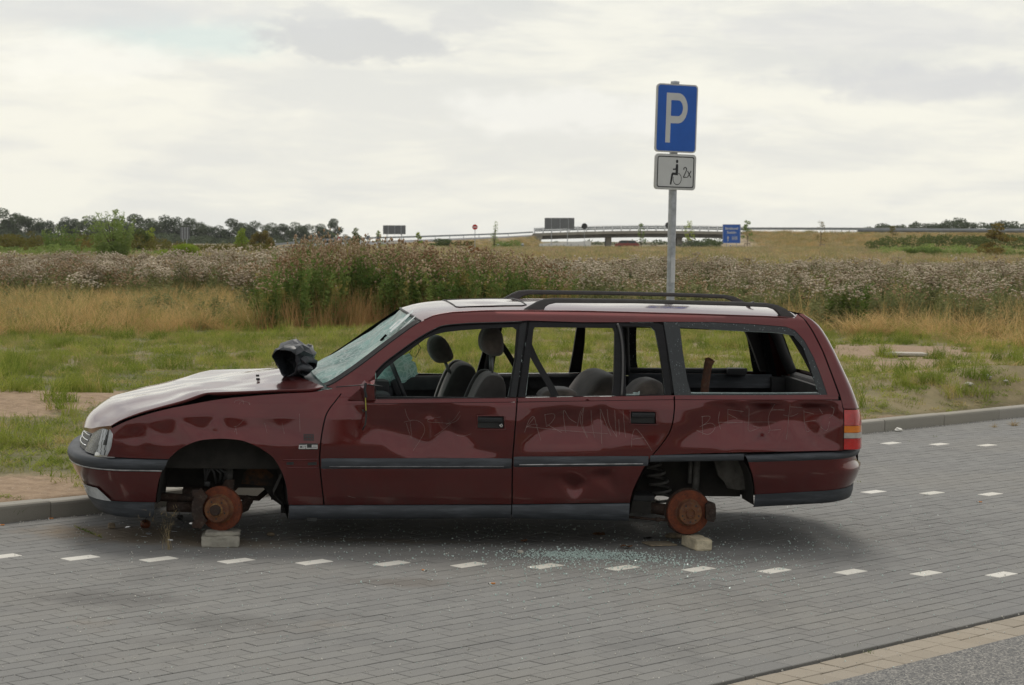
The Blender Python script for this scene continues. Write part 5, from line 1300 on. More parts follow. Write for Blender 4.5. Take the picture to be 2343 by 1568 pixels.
def ribbon(m, pts, w, off=.0012, surf=None):
    f = surf or side(1, off)
    P = [Vector(p) for p in pts]
    if len(P) > 2: P = [Vector(p) for p in spline([tuple(p) for p in P], 5)]
    else: P = [P[0].lerp(P[1], t / 4) for t in range(5)]
    V = []
    for i, p in enumerate(P):
        d = (P[min(i + 1, len(P) - 1)] - P[max(i - 1, 0)]).normalized(); nrm = Vector((-d.y, d.x)) * w / 2
        V += [f(*(p + nrm)), f(*(p - nrm))]
    m.add(V, [(2 * i, 2 * i + 1, 2 * i + 3, 2 * i + 2) for i in range(len(P) - 1)])
GRAF = {
'front_door_scratches': [[(-1.045,0.724), (-1.077,0.633)], [(-1.068,0.734), (-1.082,0.633)], [(-1.032,0.727), (-1.085,0.739), (-1.124,0.73), (-1.148,0.706), (-1.151,0.672), (-1.13,0.629), (-1.089,0.565)], [(-1.036,0.805), (-1.048,0.767), (-1.063,0.739)], [(-1.35,0.795), (-1.316,0.742), (-1.278,0.713)], [(-1.244,0.758), (-1.191,0.75), (-1.167,0.74), (-1.181,0.729), (-1.23,0.726), (-1.298,0.722), (-1.336,0.742), (-1.355,0.771)], [(-1.207,0.649), (-1.269,0.688), (-1.307,0.727)], [(-1.338,0.653), (-1.376,0.651), (-1.42,0.666)], [(-0.735,0.741), (-0.739,0.74)], [(-0.721,0.301), (-0.765,0.29)]] ,
'rear_door_scratches': [[(-1.726,0.679), (-1.749,0.747), (-1.776,0.772), (-1.793,0.728), (-1.823,0.634)], [(-1.735,0.708), (-1.774,0.726), (-1.803,0.721)], [(-1.735,0.705), (-1.78,0.767)], [(-1.842,0.785), (-1.856,0.71)], [(-1.842,0.782), (-1.891,0.787), (-1.902,0.768), (-1.886,0.739), (-1.86,0.713)], [(-1.86,0.724), (-1.902,0.701), (-1.944,0.679)], [(-1.969,0.677), (-1.951,0.807), (-1.989,0.76), (-2.03,0.735)], [(-2.037,0.714), (-2.049,0.799), (-2.07,0.828)], [(-2.069,0.828), (-2.051,0.751), (-2.093,0.649)], [(-1.735,0.713), (-1.892,0.696), (-2.049,0.685), (-2.212,0.677)]] ,
'rear_door_scratches2': [[(-2.066,0.818), (-2.065,0.733), (-2.095,0.652)], [(-2.11,0.813), (-2.121,0.723), (-2.136,0.653)], [(-2.164,0.819), (-2.173,0.734), (-2.176,0.619)], [(-2.168,0.817), (-2.197,0.745), (-2.231,0.665)], [(-2.205,0.819), (-2.219,0.735), (-2.264,0.66)], [(-2.248,0.815), (-2.255,0.735), (-2.264,0.658)], [(-2.273,0.762), (-2.281,0.671)], [(-2.296,0.815), (-2.305,0.736), (-2.316,0.656)], [(-2.349,0.602), (-2.353,0.661), (-2.371,0.707), (-2.405,0.678), (-2.439,0.63), (-2.471,0.582)], [(-2.356,0.647), (-2.422,0.658)]] ,
'quarter_panel_scratches': [[(-2.766,0.784), (-2.772,0.677)], [(-2.759,0.782), (-2.808,0.785), (-2.812,0.769), (-2.788,0.742), (-2.753,0.722)], [(-2.77,0.731), (-2.819,0.744), (-2.847,0.726), (-2.836,0.699), (-2.798,0.679), (-2.734,0.703)], [(-2.874,0.812), (-2.867,0.764), (-2.88,0.708)], [(-2.924,0.823), (-2.926,0.743)], [(-2.923,0.823), (-3.017,0.812)], [(-2.925,0.797), (-2.984,0.769)], [(-2.923,0.743), (-3.017,0.75)], [(-3.05,0.83), (-3.056,0.766), (-3.054,0.699), (-3.12,0.713)], [(-3.084,0.724), (-3.14,0.711)], [(-3.202,0.858), (-3.175,0.778), (-3.185,0.708), (-3.172,0.685)], [(-3.187,0.819), (-3.262,0.83)], [(-3.189,0.826), (-3.262,0.822)], [(-3.174,0.701), (-3.243,0.71)], [(-3.291,0.859), (-3.287,0.747), (-3.272,0.654)], [(-3.291,0.845), (-3.375,0.838)], [(-3.257,0.795), (-3.307,0.788), (-3.35,0.803)], [(-3.388,0.823), (-3.393,0.758), (-3.407,0.698), (-3.434,0.707)], [(-3.39,0.812), (-3.449,0.8)], [(-3.397,0.753), (-3.461,0.763)], [(-3.48,0.832), (-3.502,0.802)], [(-3.546,0.845), (-3.562,0.835), (-3.556,0.797), (-3.539,0.781)], [(-2.868,0.748), (-3.039,0.748), (-3.217,0.75)], [(-3.488,0.727), (-3.523,0.705), (-3.539,0.759)]] ,
'fender_scratches': [[(-0.072,0.822), (-0.08,0.837), (-0.118,0.838), (-0.123,0.819)], [(-0.097,0.816), (-0.11,0.83), (-0.148,0.828), (-0.158,0.813), (-0.158,0.83)], [(-0.081,0.695), (-0.089,0.648)], [(-0.07,0.69), (-0.095,0.698), (-0.125,0.73)], [(-0.075,0.66), (-0.082,0.682)], [(-0.243,0.714), (-0.257,0.662)], [(-0.439,0.768), (-0.443,0.665)], [(-0.341,0.715), (-0.355,0.655)], [(0.511,0.414), (0.507,0.396)]] ,
'gls': [[(-0.442,0.602), (-0.545,0.603), (-0.545,0.569), (-0.437,0.568)], [(-0.474,0.592), (-0.442,0.591), (-0.44,0.575), (-0.472,0.575), (-0.472,0.583), (-0.459,0.583)], [(-0.48,0.594), (-0.481,0.575), (-0.507,0.576)], [(-0.54,0.593), (-0.513,0.593), (-0.513,0.584), (-0.541,0.585), (-0.541,0.576), (-0.512,0.576)], [(-0.467,0.652), (-0.518,0.657), (-0.518,0.621), (-0.467,0.62)], [(-0.328,0.499), (-0.363,0.477)], [(-0.491,0.505), (-0.547,0.483)]] ,

}
def scr(key, parent, w=.0021, nm='scratched_writing'):
    m = MB()
    for l in GRAF[key]: ribbon(m, l, w)
    o = m.build(nm, 'scratch', parent, norm=False); return o
scr('front_door_scratches', doorF, .0011)
GRAF['rear'] = GRAF['rear_door_scratches'] + GRAF['rear_door_scratches2']
scr('rear', doorR, .0017); scr('quarter_panel_scratches', quarterP, .0017)
fw = [c for c in car.children if c.name.startswith('front_wing')][0]
scr('fender_scratches', fw, .0012, 'scratches')
G_ = GRAF['gls']
b = sheet('badge', G_[0], (), side(1, .0022, False), 'black_print', fw, .02, lip=(0, -.003, 0)); b['label'] = 'black badge reading GLS'
def ribs(m, pts, w, off):
    f = side(1, off, False); P = [Vector(p) for p in pts]
    for a, c_ in zip(P[:-1], P[1:]):
        d = (c_ - a).normalized(); nrm = Vector((-d.y, d.x)) * w / 2; e = d * w / 2
        m.add([f(*(a - e + nrm)), f(*(a - e - nrm)), f(*(c_ + e - nrm)), f(*(c_ + e + nrm))], [(0, 1, 2, 3)])
m = MB()
for l in G_[1:4]: ribs(m, l, .0058, .0040)
m.build('badge_letters', 'white_print', b, norm=False)
x0, x1 = G_[4][0][0], G_[4][1][0]; z0, z1 = G_[4][0][1], G_[4][2][1]
m = MB()
for k in range(2):
    a, c_ = z0 - k * (z0 - z1) * .52, z0 - k * (z0 - z1) * .52 - (z0 - z1) * .42
    ribs(m, [(x0, a), (x1, a)], .006, .0035); ribs(m, [(x0, c_), (x1, c_)], .006, .0035)
    for q in (0, .33, .66, 1): ribs(m, [(x0 + (x1 - x0) * q, a), (x0 + (x1 - x0) * q, c_)], .006, .0035)
m.build('old_badge_glue', 'black_print', fw, norm=False)

# ================================================================== THINGS ON THE PAVEMENT
rust = None
simple('concrete_block', (0.33, 0.31, 0.26), 0.92, var=0.2, scale=14, bump=0.5)
simple('cream_block', (0.56, 0.49, 0.35), 0.92, var=0.22, scale=16, bump=0.6)
def rough_block(name, corners, zb, zt, mat, label, group, ch=.004, seed=1, amp=.0025):
    """upright block from four ground corners"""
    bm = bmesh.new(); A = [bm.verts.new((x, y, zb)) for x, y in corners]; B = [bm.verts.new((x, y, zt)) for x, y in corners]
    bm.faces.new(A[::-1]); bm.faces.new(B)
    for i in range(4): bm.faces.new((A[i], A[(i + 1) % 4], B[(i + 1) % 4], B[i]))
    bmesh.ops.recalc_face_normals(bm, faces=bm.faces[:])
    bmesh.ops.bevel(bm, geom=bm.edges[:], offset=ch, segments=2, affect='EDGES')
    bmesh.ops.subdivide_edges(bm, edges=[e for e in bm.edges if e.calc_length() > .03], cuts=7, use_grid_fill=True)
    for v in bm.verts:
        k = 1.0 + (2.5 if abs(v.co.z - zt) < .012 or abs(v.co.z - zb) < .012 else 0)
        if v.co.z > zb + .003: v.co += Vector((mnoise.noise(v.co * 45 + Vector((seed, 0, 0))), mnoise.noise(v.co * 45 + Vector((0, seed, 0))), mnoise.noise(v.co * 45 + Vector((0, 0, seed))))) * amp * k * .6
    me = bpy.data.meshes.new(name); bm.to_mesh(me); bm.free(); me.materials.append(MATS[mat]); me.shade_smooth(); me.set_sharp_from_angle(angle=R_(35))
    o = obj(name, None, None, mesh=me); tag(o, label, 'block', group); return o
fxv, fyv = Vector((-math.cos(R_(7.4)), -math.sin(R_(7.4)), 0)), Vector((math.sin(R_(7.4)), -math.cos(R_(7.4)), 0)); CO = Vector((-1.73784715, 12.68705906, 0))
def cw(x, y): p = CO + fxv * x + fyv * y; return (p.x, p.y)
rough_block('concrete_block', [cw(.100, .850), cw(-.112, .846), cw(-.116, .66), cw(.096, .66)], 0.001, .062, 'concrete_block', 'lower grey concrete block of the pair under the front brake disc', 'blocks propping up the wreck', seed=2)
rough_block('concrete_block', [cw(.082, .842), cw(-.118, .80), cw(-.118, .64), cw(.080, .66)], .0625, .0815, 'concrete_block', 'upper thinner concrete slab resting between block and front brake disc', 'blocks propping up the wreck', seed=5)
rough_block('concrete_block', [(1.088, 12.150), (1.190, 12.150), (1.085, 12.345), (.985, 12.345)][0:4] and [(1.098, 12.155), (1.196, 12.175), (1.135, 12.385), (1.030, 12.36)], 0.001, .066, 'cream_block', 'single cream coloured block under the rear brake disc', 'blocks propping up the wreck', ch=.006, seed=9)
m = MB(); m.tube([(1.13, 12.32, .064), (1.13, 12.31, .078)], .012, 8); 
for s in (-1,):
    for x in (0, -2.73):
        a = cw(x + .1, s * .84); b_ = cw(x - .1, s * .84); c_ = cw(x - .1, s * .64); d_ = cw(x + .1, s * .64)
        rough_block('concrete_block', [b_, a, d_, c_], .001, .078, 'concrete_block', ('grey block under the far front corner of the wreck' if x == 0 else 'grey block under the far rear corner of the wreck'), 'blocks propping up the wreck', seed=int(7 - x))
# crumpled black bag on the bonnet
def crumple(name, center, rad, mat, seed, sub=4, open_dir=None, amp=.5, parent=None, M=None, fold=1.0):
    bm = bmesh.new(); bmesh.ops.create_icosphere(bm, subdivisions=sub, radius=1.0)
    for v in bm.verts:
        n = v.co.normalized()
        a = mnoise.noise(n * 1.4 + Vector((seed, 0, 0))); b = abs(mnoise.noise(n * 2.9 + Vector((0, seed, 0)))); c = abs(mnoise.noise(n * 6.5 + Vector((0, 0, seed))))
        k = 1 + amp * (.45 * a - .6 * b * fold - .3 * c * fold)
        if open_dir is not None:
            d = n.dot(open_dir)
            if d > .55: k *= 1 - 1.25 * (d - .55) / .45
        v.co = n * k
    for v in bm.verts: v.co = Vector((v.co.x * rad[0], v.co.y * rad[1], v.co.z * rad[2]))
    me = bpy.data.meshes.new(name); bm.to_mesh(me); bm.free(); me.materials.append(MATS[mat]); me.shade_smooth(); me.set_sharp_from_angle(angle=R_(28))
    o = obj(name, None, None, mesh=me, parent=parent)
    if M is not None: o.matrix_world = M
    else: o.location = center
    return o
CM = Matrix.Translation(CO) @ Matrix.Rotation(CARZ, 4, 'Z')
bag = empty('plastic_bag', mw=CM @ Matrix.Translation((-.40, .28, .945)))
tag(bag, 'crumpled black plastic bag gaping open at the foot of the windscreen', 'bag')
def pouch(name, ax, n, m_, seed, rad, depth, mat, parent, loc, squash=1.0, inner=True, m0=.74):
    """open-mouthed crushed bag: rings run from the mouth back along ax"""
    ax = Vector(ax).normalized(); u = ax.cross(Vector((0, 0, 1))).normalized(); w = u.cross(ax).normalized() * -1
    if w.z < 0: w = -w
    V = []; F = []; jrnd = random.Random(int(seed * 10))
    for i in range(m_ + 1):
        t = i / m_; prof_ = (m0 + (1.12 - m0) * math.sin(math.pi * .5 * min(1, t / .42))) * (1 - max(0, (t - .35) / .65) ** 2.6) ** .5 if i < m_ else .02
        for j in range(n):
            a = 2 * math.pi * j / n
            tri = 1 + .13 * math.cos(3 * a - 1.9) * (1 - t)
            q = Vector((math.cos(a) * 1.1, math.sin(a) * 1.1, t * 1.3 + seed))
            f1 = mnoise.noise(q * 1.6); jr = jrnd.uniform(-1, 1)
            k = rad * prof_ * tri * (1 + .26 * f1 + .085 * jr)
            V.append(u * (k * math.cos(a + .10 * jrnd.uniform(-1, 1))) + w * (k * squash * math.sin(a)) - ax * (depth * (t + .07 * jrnd.uniform(-1, 1) * (1 if i else .8))))
    for i in range(m_):
        for j in range(n):
            q4 = (i * n + j, i * n + (j + 1) % n, (i + 1) * n + (j + 1) % n, (i + 1) * n + j)
            F += [(q4[0], q4[1], q4[2]), (q4[0], q4[2], q4[3])] if (i + j) % 2 else [(q4[0], q4[1], q4[3]), (q4[1], q4[2], q4[3])]
    me = bpy.data.meshes.new(name); me.from_pydata([tuple(v) for v in V], [], F); me.update(); me.materials.append(MATS[mat]); me.shade_smooth(); me.set_sharp_from_angle(angle=R_(16))
    o = obj(name, None, None, mesh=me, parent=parent); o.location = loc
    md = o.modifiers.new('film', 'SOLIDIFY'); md.thickness = .0025
    return o
pouch('bag_body', (.60, .78, -.22), 17, 7, 3.1, .104, .21, 'bag_black', bag, (.035, .08, .078), .95, m0=.80)
pouch('bag_fold', (-.5, .6, -.35), 12, 5, 7.7, .052, .10, 'bag_black', bag, (-.115, .10, .055), .9)
pouch('bag_fold', (.2, .8, -.9), 10, 4, 5.2, .040, .07, 'bag_black', bag, (-.075, .13, .018), .8)
pouch('bag_lining', (.1, .4, .9), 11, 5, 9.4, .040, .10, 'bag_grey', bag, (-.095, -.03, .165), .8)
# rusty pipe standing in the load bay
pp = [(-2.865, .46, .925), (-2.872, .46, .99), (-2.880, .46, 1.05), (-2.892, .46, 1.088)]
m = MB(); n = 16; V = []; F = []
for i, (p, r) in enumerate(zip([(-2.862, .46, .63)] + pp, (.026, .026, .025, .026, .031))):
    for j in range(n):
        a = 2 * math.pi * j / n; zz = p[2] + (.010 * math.cos(a + .6) + .004 * math.sin(3 * a) if i == 4 else 0); V.append((p[0] + r * math.cos(a), p[1] + r * .8 * math.sin(a), zz))
for i in range(4): F += [(i * n + j, i * n + (j + 1) % n, (i + 1) * n + (j + 1) % n, (i + 1) * n + j) for j in range(n)]
pipe = obj('rusty_pipe', V, F, 'rust_pipe', smooth=True); pipe.matrix_world = CM; tag(pipe, 'rusty sawn-off pipe poking up behind the rear side window', 'pipe')

def lump(name, loc, r, mat, label, cat, seed=1, sub=3, amp=.5, rz=0, group=None):
    bm = bmesh.new(); bmesh.ops.create_icosphere(bm, subdivisions=sub, radius=1)
    for v in bm.verts:
        n = v.co.normalized(); k = 1 + amp * (.5 * mnoise.noise(n * 1.6 + Vector((seed, 2, 1))) + .25 * mnoise.noise(n * 4 + Vector((1, seed, 1)))); v.co = Vector((n.x * k * r[0], n.y * k * r[1], n.z * k * r[2]))
    mz = min(v.co.z for v in bm.verts)
    for v in bm.verts: v.co.z = max(v.co.z, mz * .8)
    mz = min(v.co.z for v in bm.verts)
    me = bpy.data.meshes.new(name); bm.to_mesh(me); bm.free(); me.materials.append(MATS[mat]); me.shade_smooth()
    o = obj(name, None, None, mesh=me); o.location = (loc[0], loc[1], (loc[2] if len(loc) > 2 else 0) - mz + .001); o.rotation_euler = (0, 0, rz)
    return tag(o, label, cat, group)
simple('stone_pale', (0.46, 0.43, 0.37), 0.9, var=.2, scale=60, bump=.3); simple('stone_brown', (0.24, 0.19, 0.13), 0.9, var=.3, scale=60, bump=.3)
simple('rotten_apple', (0.16, 0.045, 0.018), 0.5, var=.6, scale=26, bump=.4); simple('dark_lump', (0.03, 0.028, 0.025), 0.8, var=.4, scale=40, bump=.4)
simple('dead_leaf', (0.17, 0.075, 0.03), 0.8, var=.5, scale=40); simple('cork', (0.62, 0.24, 0.06), 0.8, var=.15, scale=80); simple('cig_paper', (0.72, 0.70, 0.64), 0.8, var=.1); simple('ash', (0.05, 0.05, 0.05), .9)
simple('card_scrap', (0.27, 0.22, 0.15), .9, var=.25, scale=25)
apple = empty('rotten_apple', (-2.159, 12.497, 0)); tag(apple, 'shrivelled brown apple lying under the front bumper', 'apple')
m = MB(); m.lathe([(.0001, .004), (.014, .001), (.026, .008), (.032, .024), (.030, .038), (.018, .047), (.006, .043), (.0001, .041)], 24, Matrix.Rotation(.3, 4, 'X')); o = m.build('fruit', 'rotten_apple', apple, True)
m = MB(); m.tube([(0, -.012, .04), (.003, -.016, .058), (.009, -.018, .066)], .002, 5); m.build('stalk', 'dark_lump', apple)
m = MB(); m.box((0, 0, .016), (.045, .035, .032), rot=Matrix.Rotation(.3, 3, 'Z'), ch=.006, taper=.85); o = m.build('broken_paving_chip', 'stone_brown'); o.location = (-2.353, 12.447, .001); tag(o, 'dark square stone chip in front of the bumper', 'stone')
lump('dark_clod', (-2.01, 12.858), (.021, .02, .016), 'dark_lump', 'small black clod lying deep under the front bumper', 'clod', 4)
lump('pale_stone', (.078, 11.908), (.018, .013, .011), 'stone_pale', 'pale pebble left of the heap of glass crumbs', 'stone', 2)
lump('brown_pebble', (-1.39, 12.305), (.024, .016, .012), 'stone_brown', 'flat brownish pebble right of the front blocks', 'stone', 6)
def leaf(x, y, s, rz, label, mat='dead_leaf'):
    V = []; F = []; n = 7
    for i in range(n):
        t = i / (n - 1); w = s * .42 * math.sin(math.pi * (t * .9 + .05)); z = .004 + .010 * abs(math.sin(t * 4 + rz))
        V += [((t - .5) * s, -w, z + .007), ((t - .5) * s, 0, z), ((t - .5) * s, w, z + .005)]
    for i in range(n - 1): F += [(i * 3, i * 3 + 1, i * 3 + 4, i * 3 + 3), (i * 3 + 1, i * 3 + 2, i * 3 + 5, i * 3 + 4)]
    o = obj('dead_leaf', V, F, mat, smooth=True); o.location = (x, y, 0); o.rotation_euler = (0, 0, rz); return tag(o, label, 'leaf', 'dead leaves under the wreck')
leaf(.698, 12.192, .075, .3, 'curled rust-brown leaf lying just above the glass heap'); leaf(.55, 12.62, .10, 1.2, 'flat dark leaf in the shade left of the cardboard scrap'); leaf(.10, 12.30, .05, 2.0, 'small orange-brown leaf near the left end of the glass'); leaf(.84, 12.52, .06, .8, 'blackened leaf touching the cardboard scrap', 'dark_lump')
m = MB(); m.box((0, 0, .006), (.17, .14, .006), rot=Matrix.Rotation(.35, 3, 'Z')); o = m.build('cardboard_scrap', 'card_scrap'); o.location = (.90, 12.36, .001); tag(o, 'flat tan scrap of cardboard beside the rear disc', 'scrap')
lump('flat_stone', (1.01, 12.62), (.06, .04, .02), 'stone_brown', 'flat broken stone behind the cardboard scrap', 'stone', 8, rz=.3)
def cig(x, y, rz, label, z=.001):
    r = empty('cigarette_butt', (x, y, z), rz); tag(r, label, 'cigarette butt', 'cigarette butts')
    m = MB(); m.tube([(-.006, 0, .004), (.018, 0, .004)], .0039, 8); m.build('filter', 'cork', r); m = MB(); m.tube([(-.015, 0, .004), (-.006, 0, .004)], .0038, 8); m.build('paper', 'cig_paper', r); m = MB(); m.tube([(-.018, 0, .0038), (-.015, 0, .004)], .0035, 8); m.build('burnt_tip', 'ash', r)
cig(-.073, 10.911, .2, 'cigarette butt on bare paving in the middle foreground'); cig(-2.782, 12.742, .15, 'orange cigarette butt beside the kerb near the bumper'); cig(3.279, 14.577, .1, 'cigarette butt between the two right-hand bay lines')
g = at_ground(3, 1203, 0); cig(g.x, g.y, .3, 'cigarette butt at the left end of the kerb')
g = at_ground(2055, 988, 0); lump('paper_ball', (g.x, g.y), (.035, .025, .018), 'cig_paper', 'white scrap of paper by the kerb behind the wreck', 'litter', 3, amp=.9)
g = at_ground(970, 1307, 0); cig(g.x, g.y, 2.2, 'cigarette butt just below the fifth white stone')
# pebbles and broken glass
simple('glass_crumb', (0.56, 0.68, 0.63), 0.12, var=.3, scale=160, Transmission_Weight=0.15, IOR=1.5)
simple('grit', (0.52, 0.50, 0.45), 0.9, var=.3, scale=100)
gr = random.Random(11); V = []; F = []
def crumb(x, y, s, z=.001):
    a = gr.uniform(0, 6.28); b = len(V); h = s * gr.uniform(.5, .9)
    tx, ty = gr.gauss(0, .25), gr.gauss(0, .25)
    for zz, k in ((0, 1), (h, .8)):
        for q in range(4):
            r = s * gr.uniform(.5, .8) * k; xx, yy = r * math.cos(a + q * 1.57), r * math.sin(a + q * 1.57)
            V.append((x + xx, y + yy, z + max(0, zz + (xx * tx + yy * ty if zz else 0))))
    F.extend([(b + 4, b + 5, b + 6, b + 7), (b, b + 1, b + 5, b + 4), (b + 1, b + 2, b + 6, b + 5), (b + 2, b + 3, b + 7, b + 6), (b + 3, b, b + 4, b + 7)])
heap = [(at_ground(px, py, 0), sx_, sy_, n) for px, py, sx_, sy_, n in ((1288, 1270, .10, .06, 300), (1345, 1275, .08, .05, 260), (1395, 1268, .14, .05, 300), (1330, 1266, .05, .10, 120), (1455, 1280, .16, .08, 220), (1240, 1268, .16, .09, 200), (1330, 1290, .35, .18, 430), (1500, 1297, .45, .25, 330), (1420, 1300, .5, .35, 420), (1600, 1320, .5, .45, 260), (1300, 1340, .6, .5, 240), (1700, 1240, .5, .5, 240), (1120, 1280, .4, .25, 120), (1750, 1180, .5, .6, 160), (1640, 1285, .25, .15, 120), (1420, 1262, .3, .1, 160))]
for c_, sx_, sy_, n in heap:
    for _ in range(int(n * (1 if sx_ < .2 else .55))): crumb(gr.gauss(c_.x, sx_), gr.gauss(c_.y, sy_), gr.choice((.0035, .0045, .005, .006, .009)), .001 + (.006 * gr.random() if n > 300 else 0))
for _ in range(900):
    px, py = gr.uniform(150, 2300), 1200 + abs(gr.gauss(0, 150)); 
    if py > 1560: continue
    c_ = at_ground(px, py, 0); crumb(c_.x, c_.y, gr.uniform(.003, .006))
for _ in range(500):
    c_ = at_ground(gr.uniform(560, 2250), gr.uniform(1130, 1260), 0); crumb(c_.x, c_.y, gr.uniform(.003, .007))
o = obj('glass_crumbs', V, F, 'glass_crumb', kind='stuff', label='crumbs of pale green broken window glass on the paving'); o['category'] = 'broken glass'
V = []; F = []
for _ in range(3800):
    px, py = gr.uniform(-50, 2400), gr.uniform(990, 1600); c_ = at_ground(px, py, 0); 
    if to_kn(c_.x, c_.y)[1] > 10.8: continue
    crumb(c_.x, c_.y, gr.choice((.003, .003, .0035, .004, .004, .005, .007)))
for _ in range(900):
    k_, n_ = gr.uniform(5, 22), 10.83 - abs(gr.gauss(0, .03)); p = kn(k_, n_); crumb(p.x, p.y, gr.uniform(.004, .009))
o = obj('grit', V, F, 'grit', kind='stuff', label='scattered grit and pale sand grains on the paving'); o['category'] = 'grit'
# shards of clear lamp glass under the nose
simple('clear_shard', (0.55, 0.58, 0.58), 0.05, var=.2, scale=60, Transmission_Weight=.3)
for i, (px, py) in enumerate(((253, 1205), (292, 1207), (340, 1222), (330, 1229), (396, 1186), (407, 1206), (438, 1199), (398, 1217), (391, 1237))):
    c_ = at_ground(px, py, 0); rr = random.Random(i + 40); s = rr.uniform(.018, .032)
    P = [(s * rr.uniform(.6, 1.1) * math.cos(a), s * rr.uniform(.4, .9) * math.sin(a)) for a in (0, 1.2, 2.3, 3.4, 5.0)]
    m = MB(); m.prism(P, 0, .003, axis='z'); o = m.build('lamp_glass_shard', 'clear_shard'); o.location = (c_.x, c_.y, .001); o.rotation_euler = (rr.uniform(0, .2), 0, rr.uniform(0, 6))
    tag(o, 'lamp glass splinter ' + ('beside the dark square stone chip', 'between the stone chip and the apple', 'just in front of the apple', 'touching the near side of the apple', 'beside the small black clod', 'right of the apple, above the dry stalks', 'furthest right, close to the front disc', 'directly above the dry stalks', 'at the foot of the dry stalks')[i], 'glass splinter', 'lamp glass splinters under the nose')

# ================================================================== PARKING SIGN
simple('galvanised', (0.40, 0.42, 0.44), 0.5, 0.55, var=.18, scale=22, bump=.1); simple('sign_blue', (0.012, 0.105, 0.46), 0.35, var=.05); simple('sign_white', (0.56, 0.57, 0.56), 0.4, var=.04); simple('sign_black', (0.015, 0.016, 0.017), 0.4, var=.1)
simple('sign_rim', (0.52, 0.52, 0.50), 0.45, var=.08); simple('sticker', (0.55, 0.56, 0.57), 0.5, var=.1)
SGX, SGY = 1.482, 19.755
sgz = ground_z(SGX, SGY)
sign = empty('parking_sign', (SGX, SGY, sgz)); tag(sign, 'blue P parking sign with a white wheelchair plate below it on a galvanised post', 'sign')
lean = Vector((-.0085, 0, 1))
m = MB(); m.tube([lean * (t - .0) for t in (-.2, 1.0, 2.0, 3.058)], .038, 20); m.lathe([(.041, 0), (.041, .02), (.0001, .03)], 20, Matrix.Translation(lean * 3.058)); m.build('post', 'galvanised', sign, angle=40)
def rrect(w, h, r, n=6):
    out = []
    for cx, cz, a0 in ((w / 2 - r, h / 2 - r, 0), (-w / 2 + r, h / 2 - r, 90), (-w / 2 + r, -h / 2 + r, 180), (w / 2 - r, -h / 2 + r, 270)):
        for i in range(n + 1): a = R_(a0 + 90 * i / n); out.append((cx + r * math.cos(a), cz + r * math.sin(a)))
    return out
FWD = Matrix.Rotation(R_(21), 4, 'Z')
def plate(name, zc, w, h, face, border=None):
    # local frame: x along the plate, y away from the reader
    M = Matrix.Translation(lean * (zc - sgz) + Vector((-.005, 0, 0))) @ FWD @ Matrix.Translation((.0, -.062, 0)) @ Matrix.Rotation(R_(.3), 4, 'Y')
    p = MB(); p.prism(rrect(w, h, .035), 0, .022, 'y'); o = p.build(name, 'sign_rim', sign, angle=30); o.matrix_local = M
    p = MB(); p.prism(rrect(w - .026, h - .026, .026), -.0022, .004, 'y'); f = p.build('face', face, o)
    return o
pz = 2.828
P1 = plate('parking_plate', pz, .42, .632, 'sign_blue')
def flat(m, poly, y=-.0034, t=.0016): m.prism(poly, y, y + t, 'y')
m = MB(); flat(m, [(-.110, -.225), (-.062, -.225), (-.062, .235), (-.110, .235)])
arc = [(.010 + .098 * math.cos(R_(a)), .095 + .140 * math.sin(R_(a))) for a in range(90, -91, -10)]; arc2 = [(.010 + .050 * math.cos(R_(a)), .095 + .073 * math.sin(R_(a))) for a in range(-90, 91, 10)]
b = len(m.v); ring = [(-.063, .235)] + arc + [(-.063, -.045)] + [(-.063, .022)] + arc2 + [(-.063, .168)]
outer = [(-.0625, .235)] + arc + [(-.0625, -.045)]; innr = [(-.0625, .168)] + arc2[::-1] + [(-.0625, .022)]
for i in range(len(outer) - 1): flat(m, [outer[i], outer[i + 1], innr[i + 1], innr[i]])
o = m.build('letter_p', 'sign_white', P1); o.location = (.0, 0, -.002)
P2 = plate('wheelchair_plate', 2.331, .42, .332, 'sign_white')
m = MB(); A = rrect(.378, .290, .022); B = rrect(.360, .272, .016)
for i in range(len(A)): flat(m, [A[i], A[(i + 1) % len(A)], B[(i + 1) % len(B)], B[i]])
m.build('plate_border', 'sign_black', P2)
m = MB(); SX = .012
flat(m, [(SX + .012 * math.cos(a), .098 + .0165 * math.sin(a)) for a in [2 * math.pi * i / 16 for i in range(16)]])
flat(m, [(SX - .012, .060), (SX - .008, .074), (SX + .008, .074), (SX + .013, .062), (SX + .013, -.030), (SX - .012, -.030)])
flat(m, [(SX - .040, .018), (SX - .010, .020), (SX - .010, .034), (SX - .040, .030)]); flat(m, [(SX - .042, -.028), (SX - .011, -.028), (SX - .011, -.006), (SX - .046, -.006), (SX - .052, -.020)]); flat(m, [(SX - .054, -.015), (SX - .034, -.015), (SX - .052, -.118), (SX - .068, -.118)])
C0 = (SX + .007, -.055); prev = None
for i in range(0, 27):
    a = R_(75 - i * 10.5); r1, r2 = .052, .046
    q = ((C0[0] + r1 * .86 * math.cos(a), C0[1] - .008 + r1 * 1.1 * math.sin(a)), (C0[0] + r2 * .86 * math.cos(a), C0[1] - .008 + r2 * 1.1 * math.sin(a)))
    if prev: flat(m, [prev[0], q[0], q[1], prev[1]])
    prev = q
m.build('wheelchair_symbol', 'sign_black', P2)
m = MB()
def stroke(pts, w):
    P = [Vector(p) for p in pts]
    for i in range(len(P) - 1):
        d = (P[i + 1] - P[i]).normalized(); nn = Vector((-d.y, d.x)) * w / 2; e = d * w * .25
        flat(m, [tuple(P[i] - e + nn), tuple(P[i] - e - nn), tuple(P[i + 1] + e - nn), tuple(P[i + 1] + e + nn)])
stroke([(.082, .025), (.086, .040), (.097, .046), (.109, .040), (.112, .024), (.106, .006), (.082, -.046), (.114, -.046)], .0085)
